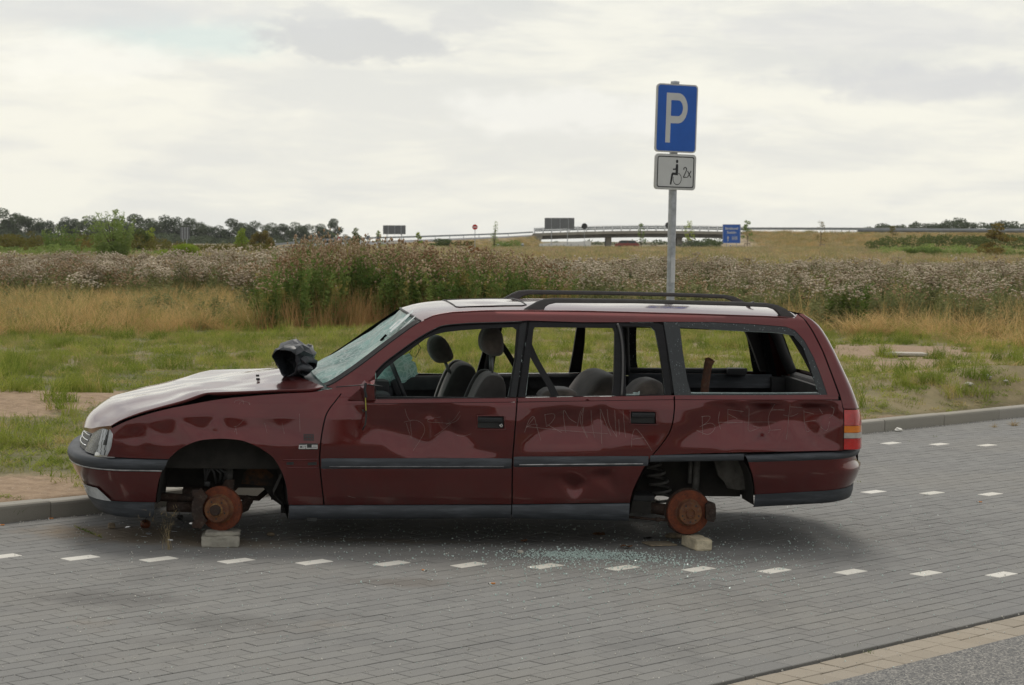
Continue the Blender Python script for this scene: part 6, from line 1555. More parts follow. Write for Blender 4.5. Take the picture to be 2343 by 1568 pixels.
stroke([(.124, .012), (.158, -.046)], .0085); stroke([(.158, .012), (.124, -.046)], .0085)
m.build('lettering', 'sign_black', P2)
m = MB(); 
for i in range(4): pass
V = [(.0386 * math.cos(a) + lean.x * (z - sgz), .0386 * math.sin(a), z - sgz) for z in (1.30, 1.535) for a in [R_(-95 + 12 * i) for i in range(8)]]
obj('torn_sticker', V, [(i, i + 1, i + 9, i + 8) for i in range(7)], 'sticker', sign, True)
for zc in (2.62, 3.08, 2.27, 2.45):
    m = MB(); m.lathe([(.045, -.012), (.045, .012)], 18, Matrix.Translation(lean * (zc - sgz))); m.build('bracket', 'galvanised', sign)

# ================================================================== SMALL PLANTS IN THE JOINTS
leaf_mat('straw', (0.36, 0.27, 0.14), (0.50, 0.40, 0.23)); leaf_mat('weed_green', (0.10, 0.15, 0.035), (0.18, 0.23, 0.06), (0.28, 0.26, 0.10))
def strand(V, F, p0, d, L, w, curl, rr, n=5):
    p = Vector(p0); d = Vector(d).normalized(); s = d.cross(Vector((0, 0, 1))); s = s.normalized() if s.length > .01 else Vector((1, 0, 0)); s.rotate(Matrix.Rotation(rr.uniform(-1, 1), 3, d)); b = len(V)
    for i in range(n + 1):
        ww = w * (1 - .85 * i / n); V += [tuple(p - s * ww / 2), tuple(p + s * ww / 2)]; p = p + d * L / n; d = (d + curl).normalized()
    F += [(b + 2 * i, b + 2 * i + 1, b + 2 * i + 3, b + 2 * i + 2) for i in range(n)]
    return p
def tuft(name, loc, n, L, w, mat, label, cat='weed', spread=.6, seed=1, twigs=False, group=None):
    rr = random.Random(seed); V = []; F = []
    for i in range(n):
        a = rr.uniform(0, 6.28); s = rr.uniform(.05, spread); d = Vector((math.cos(a) * s, math.sin(a) * s, 1)); l = L * rr.uniform(.55, 1.1)
        e = strand(V, F, (rr.gauss(0, .01), rr.gauss(0, .01), -.005), d, l, w * rr.uniform(.7, 1.2), Vector((math.cos(a), math.sin(a), -.7)) * rr.uniform(.02, .12), rr)
        if twigs:
            for q in range(3): strand(V, F, Vector((0, 0, 0)).lerp(e, rr.uniform(.7, 1)), (rr.gauss(0, 1), rr.gauss(0, 1), .8), l * .18, w * .7, Vector((0, 0, 0)), rr, 2)
    o = obj(name, V, F, mat); o.location = loc; return tag(o, label, cat, group)
tuft('dry_stalks', (-1.898, 11.733, 0), 15, .235, .0032, 'straw', 'dry straw-coloured stalks growing from a joint in front of the blocks', spread=.38, seed=5, twigs=True)
bpy.data.objects['dry_stalks'].rotation_euler = (0, R_(-14), 0)
r_ = random.Random(8); V = []; F = []
for i in range(46):
    t = i / 45; p = Vector((-2.565 + .245 * t, 12.40 - .40 * t, .012)); a = r_.uniform(0, 6.28); strand(V, F, p, (math.cos(a), math.sin(a), .9), r_.uniform(.015, .035), .008, Vector((0, 0, -.2)), r_, 3)
strand(V, F, (-2.56, 12.40, .008), (.245, -.40, .02), .47, .004, Vector((0, 0, 0)), r_, 4)
o = obj('creeping_weed', V, F, 'weed_green'); tag(o, 'thin green weed creeping over the paving left of the stalks', 'weed')
def onk(px, py, z=0.0): g = at_ground(px, py, z); return (g.x, g.y, z)
tuft('grass_tuft', onk(30, 1193), 26, .12, .006, 'weed_green', 'grass tuft growing against the kerb at the left edge', spread=.5, seed=3)
tuft('moss_cushion', onk(197, 1175), 70, .035, .007, 'weed_green', 'small bright green weed at the foot of the kerb near the bumper', spread=1.6, seed=9)
for i, (px, py, n, L, lb) in enumerate(((1963, 1487, 30, .035, 'grass sprig in the long joint above the beige slabs'), (1990, 1495, 12, .025, 'sparse sprig between two beige slabs right of the tallest'), (1875, 1500, 14, .02, 'yellowing sprig at the left end of the beige slab joint'), (1922, 1503, 14, .02, 'tiny sprig in the middle joint of the beige slabs'), (2030, 1487, 10, .015, 'faint green sprig high in the beige slab joint'))):
    tuft('grass_sprig', onk(px, py, -.015), n, L, .0035, 'weed_green', lb, spread=1.0, seed=20 + i, group='sprigs in the gutter joints')
for i, (px, py, n, L, lb) in enumerate(((2318, 974, 60, .10, 'flattened dry grass on the paving at the right edge'), (2275, 978, 30, .07, 'smaller dry grass wisp beside the flattened grass'), (2138, 1000, 10, .03, 'tiny weed between the two far bay lines'), (2078, 1010, 8, .02, 'tiny weed behind the tail of the wreck'), (1967, 1103, 14, .018, 'mossy green dot right of the rear bumper'))):
    tuft('dry_grass', onk(px, py), n, L, .004, 'straw' if i < 2 else 'weed_green', lb, spread=3.0 if i < 2 else 1.0, seed=30 + i)
m = MB(); m.box((0, 0, .02), (.6, .25, .04), ch=.01, rot=Matrix.Rotation(.1, 3, 'Z')); o = m.build('concrete_slab', 'stone_pale'); g = at_ground(2068, 815); o.location = (g.x, g.y, g.z + .01); tag(o, 'pale flat slab half buried in the sandy mound', 'slab')
for i, (px, py, s) in enumerate(((2258, 865, .05), (2216, 882, .045), (2300, 874, .03), (2190, 845, .03), (2100, 850, .03))):
    g = at_ground(px, py); lump('pale_stone', (g.x, g.y, g.z - s * .2), (s, s * .8, s * .5), 'stone_pale', ['largest pale stone on the sandy mound', 'flat pale stone left of the largest on the mound', 'small pale stone right of the largest on the mound', 'small stone high on the sandy mound', 'small stone on the grassy left slope of the mound'][i], 'stone', 50 + i)

# ================================================================== BACKGROUND in the level frame (X right, Y away, Z up from the field)
def lev(o): o.matrix_world = MG @ o.matrix_world; return o
def lempty(name, p): return empty(name, mw=MG @ Matrix.Translation(p))
simple('bridge_concrete', (0.30, 0.28, 0.235), .9, var=.15, scale=.6); simple('bridge_dark', (0.13, 0.125, 0.11), .9, var=.15, scale=.6); simple('white_paint', (0.66, 0.68, 0.70), .6, var=.05, scale=2); simple('rail_steel', (0.25, 0.27, 0.285), .55, .35, var=.12, scale=1); simple('sign_back', (0.15, 0.16, 0.17), .6, .2, var=.08, scale=2)
simple('road_grey', (0.17, 0.17, 0.172), .9, var=.1, scale=.4); simple('sign_red', (0.50, 0.02, 0.015), .4, var=.05); simple('wood_post', (0.32, 0.26, 0.19), .9, var=.2, scale=3); simple('bank_soil', (0.27, 0.21, 0.13), .95, var=.35, scale=.25)
simple('car_red', (0.24, 0.045, 0.035), .3, var=.05, Coat_Weight=.6); simple('car_glass', (0.06, 0.075, 0.08), .1, var=.1); simple('lorry_white', (0.70, 0.70, 0.68), .6, var=.06, scale=1); simple('tail_white', (.62, .60, .55), .5)
simple('bark', (0.10, 0.075, 0.05), .95, var=.3, scale=3)
leaf_mat('far_leaf', (0.080, 0.105, 0.062), (0.135, 0.165, 0.095), None, .2); leaf_mat('willow_leaf', (0.15, 0.22, 0.055), (0.26, 0.34, 0.10), (0.34, 0.40, 0.16), .35); leaf_mat('yellow_leaf', (0.24, 0.32, 0.045), (0.40, 0.46, 0.08), None, .35); leaf_mat('brown_leaf', (0.13, 0.13, 0.035), (0.24, 0.18, 0.055), (0.14, 0.17, 0.05), .3); leaf_mat('dark_leaf', (0.075, 0.11, 0.035), (0.14, 0.17, 0.055), None, .25)

def ribbon3(name, rows, mat, kind=None, label=None, parent=None, smooth=True):
    """rows of level-frame points -> world"""
    return grid(name, [[tuple(MG @ Vector(p)) for p in r] for r in rows], mat, parent, smooth, label=label)
# the ramp climbing from the left to the bridge, the bridge and the embankment on the right: heights along X at given distance
def P(px, py, d): return far(px, py, d)
rampL = [(-200, 592, 604, 170), (330, 582, 594, 225), (560, 575, 586, 255), (631, 569, 580.5, 272), (726, 558, 571, 295), (840, 553, 562, 318), (961, 549, 554.5, 345), (1060, 545, 549, 368), (1162, 541, 544, 388), (1219, 537.5, 540.5, 400)]
lo, hi, ba = [], [], []
for px, yt, yb, d in rampL:
    a = P(px, yb, d); b = P(px, yt, d + 9); lo.append(tuple(a)); hi.append(tuple(b)); ba.append((a.x + 2, a.y - 9, min(-.15, a.z - .3)))
rmp = ribbon3('ramp_road', [lo, hi], 'road_grey'); rmp['kind'] = 'structure'
E2 = ribbon3('ramp_embankment', [[(x, y + 6, -1.0) for x, y, z in hi], [(x, y + .4, z - .06) for x, y, z in hi], [(x, y - .1, z - .05) for x, y, z in lo], ba], 'bank_soil'); E2['kind'] = 'structure'
rightE = [(1697, 531.5, 400), (1800, 531.5, 395), (1950, 532, 385), (2150, 533, 372), (2342, 534, 360), (2700, 536, 340), (3300, 540, 320)]
top = [tuple(P(px, py, d)) for px, py, d in rightE]
rws = [[(x, y + 14, z) for x, y, z in top], [(x, y, z) for x, y, z in top]]
for k in (.25, .5, .75, 1.0):
    rws.append([(x - (8 * k if i == 0 else 0), y - 26 * k, z * (1 - k) - .35 * k + .25 * mnoise.noise(Vector((x * .12, k * 4, 2))) * (1 if k < 1 else 0)) for i, (x, y, z) in enumerate(top)])
rb_ = []
for r in rws:      # refine along X
    q = []
    for a, b in zip(r[:-1], r[1:]):
        for t in range(8): q.append(tuple(Vector(a).lerp(Vector(b), t / 8)))
    q.append(r[-1]); rb_.append(q)
emb = ribbon3('motorway_embankment', rb_, 'bank_soil'); emb['kind'] = 'structure'; emb['label'] = 'brown grassy embankment carrying the motorway on the right'
# bridge
br = lempty('motorway_bridge', (0, 0, 0)); tag(br, 'long low concrete bridge with a white railing behind the field', 'bridge')
MBi = MG.inverted()
def lbox(m, a, b, h0, h1, w):
    """deck-like beam from a to b (level frame), from z+h0 to z+h1, w deep"""
    a, b = Vector(a), Vector(b)
    m.add([(a.x, a.y, a.z + h0), (b.x, b.y, b.z + h0), (b.x, b.y + w, b.z + h0), (a.x, a.y + w, a.z + h0), (a.x, a.y, a.z + h1), (b.x, b.y, b.z + h1), (b.x, b.y + w, b.z + h1), (a.x, a.y + w, a.z + h1)],
          [(3, 2, 1, 0), (4, 5, 6, 7), (0, 1, 5, 4), (1, 2, 6, 5), (2, 3, 7, 6), (3, 0, 4, 7)])
BA, BB = P(1222, 534, 402), P(1700, 530.5, 398)
def along(t): return BA.lerp(BB, t) + Vector((0, 0, .35 * math.sin(math.pi * t)))
m = MB()
for i in range(12): lbox(m, along(i / 12), along((i + 1) / 12), -.55, 0, 12)
m.build('edge_beam', 'bridge_concrete', br)
m = MB()
for i in range(12): lbox(m, along(i / 12) + Vector((0, .8, 0)), along((i + 1) / 12) + Vector((0, .8, 0)), -1.25, -.55, 10)
m.build('girder', 'bridge_dark', br)
for t in (.36, .70):
    m = MB(); c_ = along(t); m.box((c_.x, c_.y + 5, c_.z - 3.2), (1.0, 6, 4.2)); m.build('pier', 'bridge_concrete', br)
for t, w in ((0.0, 1), (1.0, -1)):
    c_ = along(t); m = MB()
    m.add([(c_.x - .2 * w, c_.y, c_.z), (c_.x + 1.6 * w, c_.y, c_.z - .5), (c_.x + .2 * w, c_.y, c_.z - 4.5), (c_.x - 3.4 * w, c_.y, c_.z - 4.5), (c_.x - .2 * w, c_.y + 10, c_.z), (c_.x + 1.6 * w, c_.y + 10, c_.z - .5), (c_.x + .2 * w, c_.y + 10, c_.z - 4.5), (c_.x - 3.4 * w, c_.y + 10, c_.z - 4.5)], [(0, 1, 2, 3), (7, 6, 5, 4), (0, 4, 5, 1), (1, 5, 6, 2), (2, 6, 7, 3), (3, 7, 4, 0)]); m.build('abutment', 'bridge_concrete', br)
NP = 24
for i in range(NP + 1):
    c_ = along(i / NP); m = MB(); m.box((c_.x, c_.y + .1, c_.z + .50), (.24, .12, 1.0)); m.build('railing_post', 'white_paint', br)
m = MB()
for i in range(12):
    for h in (.96,): lbox(m, along(i / 12) + Vector((0, .1, 0)), along((i + 1) / 12) + Vector((0, .1, 0)), h, h + .08, .1)
m.build('handrail', 'white_paint', br)
m = MB()
for i in range(12):
    for h in (.30, .62): lbox(m, along(i / 12) + Vector((0, .5, 0)), along((i + 1) / 12) + Vector((0, .5, 0)), h, h + .26, .1)
m.build('guard_beam', 'rail_steel', br)
# guardrails left and right
def guardrail(name, pts, label, h=.75, post=4.0, lw=.30):
    g = lempty(name, (0, 0, 0)); tag(g, label, 'guardrail', 'guardrails along the motorway')
    m = MB(); P_ = [Vector(p) for p in pts]
    for a, b in zip(P_[:-1], P_[1:]): lbox(m, a, b, h - lw, h, .08)
    m.build('beam', 'rail_steel', g)
    for a, b in zip(P_[:-1], P_[1:]):
        n = max(1, int((b - a).length / post))
        for i in range(n):
            c_ = a.lerp(b, i / n); m = MB(); m.box((c_.x, c_.y + .1, c_.z + h / 2 - .05), (.10, .08, h - .1)); m.build('rail_post', 'rail_steel', g)
guardrail('guardrail', [(x, y, z) for x, y, z in hi[3:]], 'grey guardrail climbing beside the ramp towards the bridge', h=.64, lw=.27, post=7)
guardrail('guardrail', [tuple(Vector(p) + Vector((-.6, .5, 0))) for p in top], 'grey guardrail on the crest of the right-hand embankment', h=.85, lw=.34, post=8)
guardrail('guardrail', [tuple(Vector(p) + Vector((-.6, 9.5, .05))) for p in top[:4]], 'thin guardrail on the far side of the right-hand motorway', h=.95, lw=.28, post=8)
guardrail('guardrail', [P(640, 575, 250), P(745, 572, 262)], 'short low guardrail end in front of the ramp', h=.5, lw=.16, post=4)
o = ribbon3('noise_wall', [[tuple(P(px, py, 356)) for px, py in ((1960, 529.5), (2342, 531), (2900, 534))], [tuple(P(px, py, 356)) for px, py in ((1960, 522.5), (2342, 522), (2900, 523))]], 'rail_steel'); 
sol = o.modifiers.new('thick', 'SOLIDIFY'); sol.thickness = .2; tag(o, 'long low grey barrier on the motorway crest at the far right', 'barrier')
# far posts and signs
def post_sign(name, px, top_y, bot_y, d, w, h, mat, label, cat='sign', shape='rect', posts=(0,), extra=None, group=None, pr=.045):
    b = P(px, bot_y, d); zt = P(px, top_y, d).z; r = lempty(name, b); tag(r, label, cat, group); H = zt - b.z
    for o_ in posts: m = MB(); m.tube([(o_, 0, -.3), (o_, 0, H - h * .2)], pr, 6); m.build('post', 'galvanised', r)
    m = MB()
    if shape == 'rect': m.box((0, -.08, H - h / 2), (w, .05, h)); pl = m.build('panel', mat, r)
    elif shape == 'round': m.lathe([(w / 2, -.02), (w / 2, .02)], 24, Matrix.Translation((0, -.08, H - h / 2)) @ Matrix.Rotation(R_(90), 4, 'X')); pl = m.build('panel', mat, r)
    elif shape == 'tri':
        m.prism([(-w / 2, H - h), (w / 2, H - h), (0, H)], -.1, -.07); pl = m.build('panel', mat, r)
    if extra: extra(r, H, w, h, pl)
    return r
def noentry(r, H, w, h, pl): m = MB(); m.box((0, -.115, H - h / 2), (w * .74, .015, h * .17)); m.build('white_bar', 'white_paint', pl); 
post_sign('no_entry_sign', 1086, 514, 568, 250, .64, .64, 'sign_red', 'round red no-entry sign with a white bar in the field', shape='round', extra=noentry)
def frames_(r, H, w, h, pl):
    for x in (-w * .27, w * .02, w * .30): m = MB(); m.box((x, -.13, H - h * .55), (.07, .04, h * 1.1)); m.build('mounting_rail', 'galvanised', pl)
post_sign('direction_sign_back', 1279, 499, 556, 330, 4.65, 1.72, 'sign_back', 'largest grey sign back, standing above the left end of the bridge railing', posts=(-1.25, 1.25), extra=frames_, pr=.07)
post_sign('direction_sign_back', 902, 516.5, 572, 290, 3.1, 1.22, 'sign_back', 'medium grey sign back above the climbing ramp', posts=(-1.0, 1.0), extra=frames_, pr=.06)
post_sign('direction_sign_back', 423.5, 521, 570, 240, 1.05, 1.32, 'sign_back', 'upright grey sign back among the trees on the left', posts=(-.2, .2), extra=frames_)
post_sign('round_sign_back', 1336, 511, 560, 330, .92, .92, 'sign_black', 'round dark sign back right of the largest grey sign', shape='round')
post_sign('round_sign_back', 1527, 508.5, 560, 330, .92, .92, 'sign_black', 'round dark sign back half hidden by the parking sign post', shape='round')
post_sign('small_sign_back', 842, 540, 572, 270, .45, .5, 'sign_back', 'small dark sign back left of the medium grey sign')
post_sign('small_sign_back', 866, 542, 575, 265, .4, .42, 'sign_back', 'small dark sign back right below the medium grey sign')
def tri_(r, H, w, h, pl): m = MB(); m.prism([(-w * .32, H - h * .88), (w * .32, H - h * .88), (0, H - h * .25)], -.115, -.10); m.build('white_field', 'white_paint', pl)
post_sign('warning_sign', 775, 541.5, 570, 300, .95, .85, 'sign_red', 'red edged triangular warning sign beside the ramp', shape='tri', extra=tri_)
def blue_(r, H, w, h, pl):
    m = MB(); t = .05
    for x, z, a, b in ((0, H - t / 2 - .02, w - .05, t), (0, H - h + t / 2 + .02, w - .05, t), (-w / 2 + .045, H - h / 2, t, h - .1), (w / 2 - .045, H - h / 2, t, h - .1)): m.box((x, -.115, z), (a, .012, b))
    m.build('white_edge', 'sign_white', pl)
    for txt, z, sz in (('Stralsund', H - h * .245, .50), ('Stettin', H - h * .455, .50)):
        cu = bpy.data.curves.new('lettering', 'FONT'); cu.body = txt; cu.size = sz; cu.align_x = 'CENTER'; cu.offset = .012; cu.extrude = .004
        to = bpy.data.objects.new('lettering', cu); COL.objects.link(to); dg = bpy.context.evaluated_depsgraph_get(); me = bpy.data.meshes.new_from_object(to.evaluated_get(dg)); bpy.data.objects.remove(to)
        me.materials.clear(); me.materials.append(MATS['sign_white']); o = obj('lettering', None, None, mesh=me, parent=pl); o.location = (0, -.118, z - .08); o.rotation_euler = (R_(90), 0, 0)
    m = MB(); ax = -w * .20; z0 = H - h * .90
    m.prism([(ax - .045, z0), (ax + .045, z0), (ax + .045, z0 + .45), (ax + .16, z0 + .42), (ax, z0 + .80), (ax - .16, z0 + .42), (ax - .045, z0 + .45)], -.13, -.11); m.build('arrow', 'sign_white', pl)
    m = MB(); bx, bz, bw, bh = w * .17, H - h * .72, .72, .46
    for x, z, a, b in ((bx, bz + bh / 2, bw, .04), (bx, bz - bh / 2, bw, .04), (bx - bw / 2, bz, .04, bh), (bx + bw / 2, bz, .04, bh)): m.box((x, -.118, z), (a, .012, b))
    m.build('road_number_box', 'sign_white', pl)
    cu = bpy.data.curves.new('road_number', 'FONT'); cu.body = 'A20'; cu.size = .38; cu.align_x = 'CENTER'; cu.offset = .008; cu.extrude = .004
    to = bpy.data.objects.new('road_number', cu); COL.objects.link(to); dg = bpy.context.evaluated_depsgraph_get(); me = bpy.data.meshes.new_from_object(to.evaluated_get(dg)); bpy.data.objects.remove(to)
    me.materials.clear(); me.materials.append(MATS['sign_white']); o = obj('road_number', None, None, mesh=me, parent=pl); o.location = (bx, -.118, bz - .14); o.rotation_euler = (R_(90), 0, 0)
post_sign('motorway_sign', 1672, 513, 572, 300, 2.55, 2.70, 'sign_blue', 'blue motorway sign reading Stralsund and Stettin with an arrow', posts=(-.7, .7), extra=blue_)
def delineator(px, ty, by, label, d=None, w=.16):
    d = d or FPX * 1.0 / (by - ty); b = P(px, by, d); r = lempty('delineator_post', b); tag(r, label, 'marker post', 'white roadside marker posts')
    m = MB(); H = (by - ty) * d / FPX; m.prism([(-w / 2, -.2), (w / 2, -.2), (w / 2, H * .8), (w * .3, H), (-w / 2, H)], -.05, .05); m.build('post_body', 'white_paint', r); m = MB(); m.box((0, -.052, H * .72), (w * .95, .012, H * .12)); m.build('black_band', 'sign_black', r)
LBL = ['marker post at the left end of the row by the field road', 'second marker post from the left by the field road', 'third marker post from the left by the field road', 'fourth marker post, left of the yellow sapling', 'marker post half hidden behind the yellow sapling',
       'marker post low in front of the ramp, right of the low guardrail', 'marker post below the medium grey sign', 'low marker post left of the no-entry sign post', 'marker post on the ramp guardrail near the dark bush', 'marker post on the ramp guardrail further right',
       'broad white post, leftmost of three in the field', 'broad white post, middle of three in the field', 'broad white post, rightmost of three in the field', 'tiny post at the foot of the blue motorway sign', 'lone white post in the right half of the field']
for (px, ty, by, w), lb in zip([(445.5, 559, 573, .14), (467, 559.5, 574, .14), (493.5, 560, 574, .14), (526, 563, 575, .14), (538, 568, 575, .14), (849, 568, 582, .16), (863, 563, 583, .16), (912, 564, 569, .3), (630, 551, 566, .16), (672, 548, 562, .16), (1138.5, 558, 572, .42), (1162, 557.5, 572, .45), (1194.5, 557, 573, .5), (1670, 560, 567, .3), (2127, 583, 590, .2)], LBL): delineator(px, ty, by, lb, 330 if w > .25 else None, w)
# red car and white wall behind the field
cr = lempty('parked_red_car', P(1433, 569.5, 355)); tag(cr, 'distant red hatchback showing only its roof above the grass', 'car')
m = MB(); m.prism([(-2.0, .25), (2.05, .25), (2.1, .75), (1.75, .95), (-1.5, .98), (-2.05, .80)], -.8, .8); m.build('body', 'car_red', cr, angle=30)
m = MB(); m.prism([(-1.55, .95), (1.78, .93), (1.35, 1.38), (-.95, 1.42), (-1.2, 1.36)], -.72, .72); g_ = m.build('cabin', 'car_glass', cr, angle=30)
m = MB(); m.prism([(-1.18, 1.36), (1.36, 1.36), (1.2, 1.44), (-.9, 1.46)], -.7, .7); m.build('roof', 'tail_white', g_)
for x in (-1.3, .1, 1.45): m = MB(); m.box((x, -.75, 1.15), (.09, .06, .42), rot=Matrix.Rotation(-.25 * (x > 1) + .3 * (x < -1), 3, 'Y')); m.build('pillar', 'car_red', g_)
for x in (-1.3, 1.3): m = MB(); m.lathe([(.3, -.1), (.3, .1)], 16, Matrix.Translation((x, -.72, .30)) @ Matrix.Rotation(R_(90), 4, 'X')); m.build('wheel', 'sign_black', cr)
lr2 = lempty('white_trailer', P(1318, 566, 380)); tag(lr2, 'low white lorry trailer seen under the bridge', 'trailer')
m = MB(); m.add([(-7, 0, -1), (2.6, 0, -1), (2.6, 2.4, -1), (-7, 2.4, -1), (-6.6, 0, .62), (2.6, 0, 1.15), (2.6, 2.4, 1.15), (-6.6, 2.4, .62)], [(3, 2, 1, 0), (4, 5, 6, 7), (0, 1, 5, 4), (1, 2, 6, 5), (2, 3, 7, 6), (3, 0, 4, 7)]); tb = m.build('trailer_body', 'lorry_white', lr2)
for i in range(7): m = MB(); m.box((-6.2 + i * 1.3, -.02, .1), (.09, .05, .9)); m.build('rib', 'rail_steel', tb)
# stakes round young trees
def stakes(px, ty, by, wpx, d, label, sap=None):
    b = P(px, by, d); r = lempty('tree_stakes', b); tag(r, label, 'stakes', 'wooden stakes round young trees'); H = (by - ty) * d / FPX; w = wpx * d / FPX
    for s in (-1, 1): m = MB(); m.tube([(s * w / 2, 0, -.3), (s * w / 2, 0, H)], .07, 6); m.build('stake', 'wood_post', r)
    m = MB(); m.box((0, 0, H - .08), (w + .1, .06, .14)); m.build('crossbar', 'wood_post', r)
for a in ((1494, 560, 583, 12, 300, 'stakes just left of the parking sign post'), (1575, 548, 577, 14, 340, 'stakes right of the parking sign post'), (1708, 556, 575, 12, 340, 'stakes right of the blue motorway sign'), (1879, 558, 578, 12, 340, 'stakes in the straw strip right of centre'), (2071, 564, 583, 16, 320, 'rightmost stakes, in front of the bushy bank')): stakes(*a)

# ------------------------------------------------------------------ trees and shrubs
TR = random.Random(5)
def leaf_cloud(blobs, n, size, rr, elong=1.0, up=0.0):
    """leaf-sized faces spread through a handful of clumps"""
    V = []; F = []
    vol = [b[3] * b[4] * b[5] for b in blobs]; tot = sum(vol)
    for (cx, cy, cz, rx, ry, rz), v in zip(blobs, vol):
        for _ in range(max(6, int(n * v / tot))):
            while True:
                x, y, z = rr.uniform(-1, 1), rr.uniform(-1, 1), rr.uniform(-1, 1); q = x * x + y * y + z * z
                if q < 1 and (q > .25 or rr.random() < .35): break
            p = Vector((cx + x * rx, cy + y * ry, cz + z * rz)); s = size * rr.uniform(.5, 1.3)
            a = Vector((rr.gauss(0, 1), rr.gauss(0, 1), rr.gauss(0, .6) + up)).normalized(); b = a.cross(Vector((rr.gauss(0, 1), rr.gauss(0, 1), rr.gauss(0, 1)))).normalized()
            k = len(V); V += [tuple(p - a * s * elong), tuple(p + b * s * .45), tuple(p + a * s * elong), tuple(p - b * s * .45)]; F.append((k, k + 1, k + 2, k + 3))
    return V, F
def crown_blobs(h, w, rr, style):
    B = []
    if style == 'round':
        for i in range(24): a = rr.uniform(0, 6.28); r = w * .36 * rr.random() ** .5; z = h * rr.uniform(.10, .84 - .30 * (r / w)); k = rr.uniform(.13, .21); B.append((r * math.cos(a), r * math.sin(a), z, w * k, w * k, h * k * .8))
        B.append((0, 0, h * .84, w * .20, w * .20, h * .13))
    elif style == 'shrub':
        for i in range(20): a = rr.uniform(0, 6.28); r = w * .42 * rr.random() ** .5; z = h * rr.uniform(.10, .86 - .5 * (r / w)); k = rr.uniform(.10, .19); B.append((r * math.cos(a), r * math.sin(a), z, w * k, w * k, h * k * .9))
    elif style == 'willow':
        for i in range(22):
            a = rr.uniform(0, 6.28); r = w * .52 * rr.random() ** .6; zt = h * (1.02 - .50 * (r / (w * .52)) * rr.uniform(.4, 1)); x, y = r * math.cos(a), r * math.sin(a)
            for q in range(5): t = .10 + .22 * q; B.append((x * (.45 + .55 * t), y * (.45 + .55 * t), zt * min(t, .97), w * .075 * (1.6 - t), w * .075 * (1.6 - t), h * .10))
    elif style == 'column':
        for i in range(9): t = i / 8; B.append((rr.gauss(0, w * .06), rr.gauss(0, w * .06), h * (.12 + .82 * t), w * .38 * (1 - .6 * t) * rr.uniform(.7, 1.1), w * .38 * (1 - .6 * t), h * .09))
    elif style == 'sparse':
        for i in range(16): t = rr.uniform(.35, 1); a = rr.uniform(0, 6.28); B.append((w * .42 * (1.2 - t) * math.cos(a), w * .42 * (1.2 - t) * math.sin(a), h * t * .97, w * .15, w * .15, h * .05))
    return B
def make_tree(name, p, h, w, style, mat, label, cat, group, n=1600, leaf=.16, seed=1, el=1.0):
    rr = random.Random(seed); r = lempty(name, p); tag(r, label, cat, group)
    B = crown_blobs(h, w, rr, style); V, F = leaf_cloud(B, n, leaf, rr, el, .5 if style in ('willow', 'column') else 0)
    obj('crown', V, F, mat, parent=r)
    m = MB(); th = h * (.8 if style != 'shrub' else .5); tr = max(.02, h * (.022 if style != 'sparse' else .009))
    m.tube([(0, 0, -.2), (rr.gauss(0, .02) * h, 0, th * .5), (rr.gauss(0, .03) * h, 0, th)], [tr, tr * .7, tr * .25], 6)
    for b in rr.sample(B, min(6, len(B))): m.tube([(0, 0, th * rr.uniform(.15, .5)), (b[0] * .6, b[1] * .6, b[2] * .75), (b[0], b[1], b[2])], [tr * .5, tr * .3, tr * .12], 5)
    m.build('trunk', 'bark', r); return r
def copy_tree(src, p, sc, rz, label):
    r = src.copy(); COL.objects.link(r); r.matrix_world = MG @ Matrix.Translation(p) @ Matrix.Rotation(rz, 4, 'Z') @ Matrix.Diagonal((sc[0], sc[0], sc[1], 1)); r['label'] = label
    for ch in src.children: c_ = ch.copy(); COL.objects.link(c_); c_.parent = r
    return r
def treeP(name, px, ty, by, wpx, style, mat, label, cat='shrub', group=None, n=2000, leaf=.10, seed=1, d=None, el=1.0):
    d = d or EYE * FPX / (by - 547); p = P(px, by, d); h = (by - ty) * d / FPX * 1.04; w = wpx * d / FPX * (1.35 if style in ('shrub', 'willow') else 1.7)
    return make_tree(name, p, h, w, style, mat, label, cat, group, n, leaf, seed, el)
treeP('willow_bush', 258, 484, 599, 92, 'willow', 'willow_leaf', 'tallest bush on the left with upright willow-like shoots', n=7500, leaf=.075, seed=4, el=1.4)
treeP('willow_bush', 140, 520, 590, 84, 'willow', 'willow_leaf', 'pale green bush left of the tallest willow bush', n=4500, leaf=.08, seed=7, el=1.3)
treeP('brown_bush', 50, 522, 585, 78, 'shrub', 'brown_leaf', 'brownish bush near the left edge', n=4500, leaf=.09, seed=8)
treeP('brown_bush', 8, 524, 584, 60, 'shrub', 'brown_leaf', 'brownish bush cut off by the left edge', n=3500, leaf=.09, seed=18)
treeP('yellow_bush', 22, 560, 586, 40, 'shrub', 'willow_leaf', 'low yellowish green bush in front of the brownish bushes', n=2200, leaf=.08, seed=9)
treeP('yellow_bush', 4, 586, 624, 46, 'shrub', 'yellow_leaf', 'bright low bush at the very left edge among the thistles', n=2200, leaf=.06, seed=10)
treeP('round_tree', 195, 530, 588, 66, 'shrub', 'brown_leaf', 'olive bush hidden between the two willow bushes', n=3500, leaf=.09, seed=28)
treeP('round_tree', 306, 516, 586, 50, 'shrub', 'dark_leaf', 'dark olive tree right of the tallest willow bush', 'tree', n=4200, leaf=.09, seed=11)
treeP('young_tree', 343, 526, 584, 26, 'column', 'yellow_leaf', 'slim yellow-green sapling left of the upright sign back', 'tree', n=2200, leaf=.08, seed=12)
treeP('yellow_bush', 412, 550, 602, 80, 'shrub', 'yellow_leaf', 'rounded yellow-green bush below the upright sign back', n=5200, leaf=.07, seed=13)
treeP('young_tree', 553, 526, 583, 34, 'column', 'yellow_leaf', 'yellow-green sapling left of the dark round bush', 'tree', n=2600, leaf=.08, seed=14)
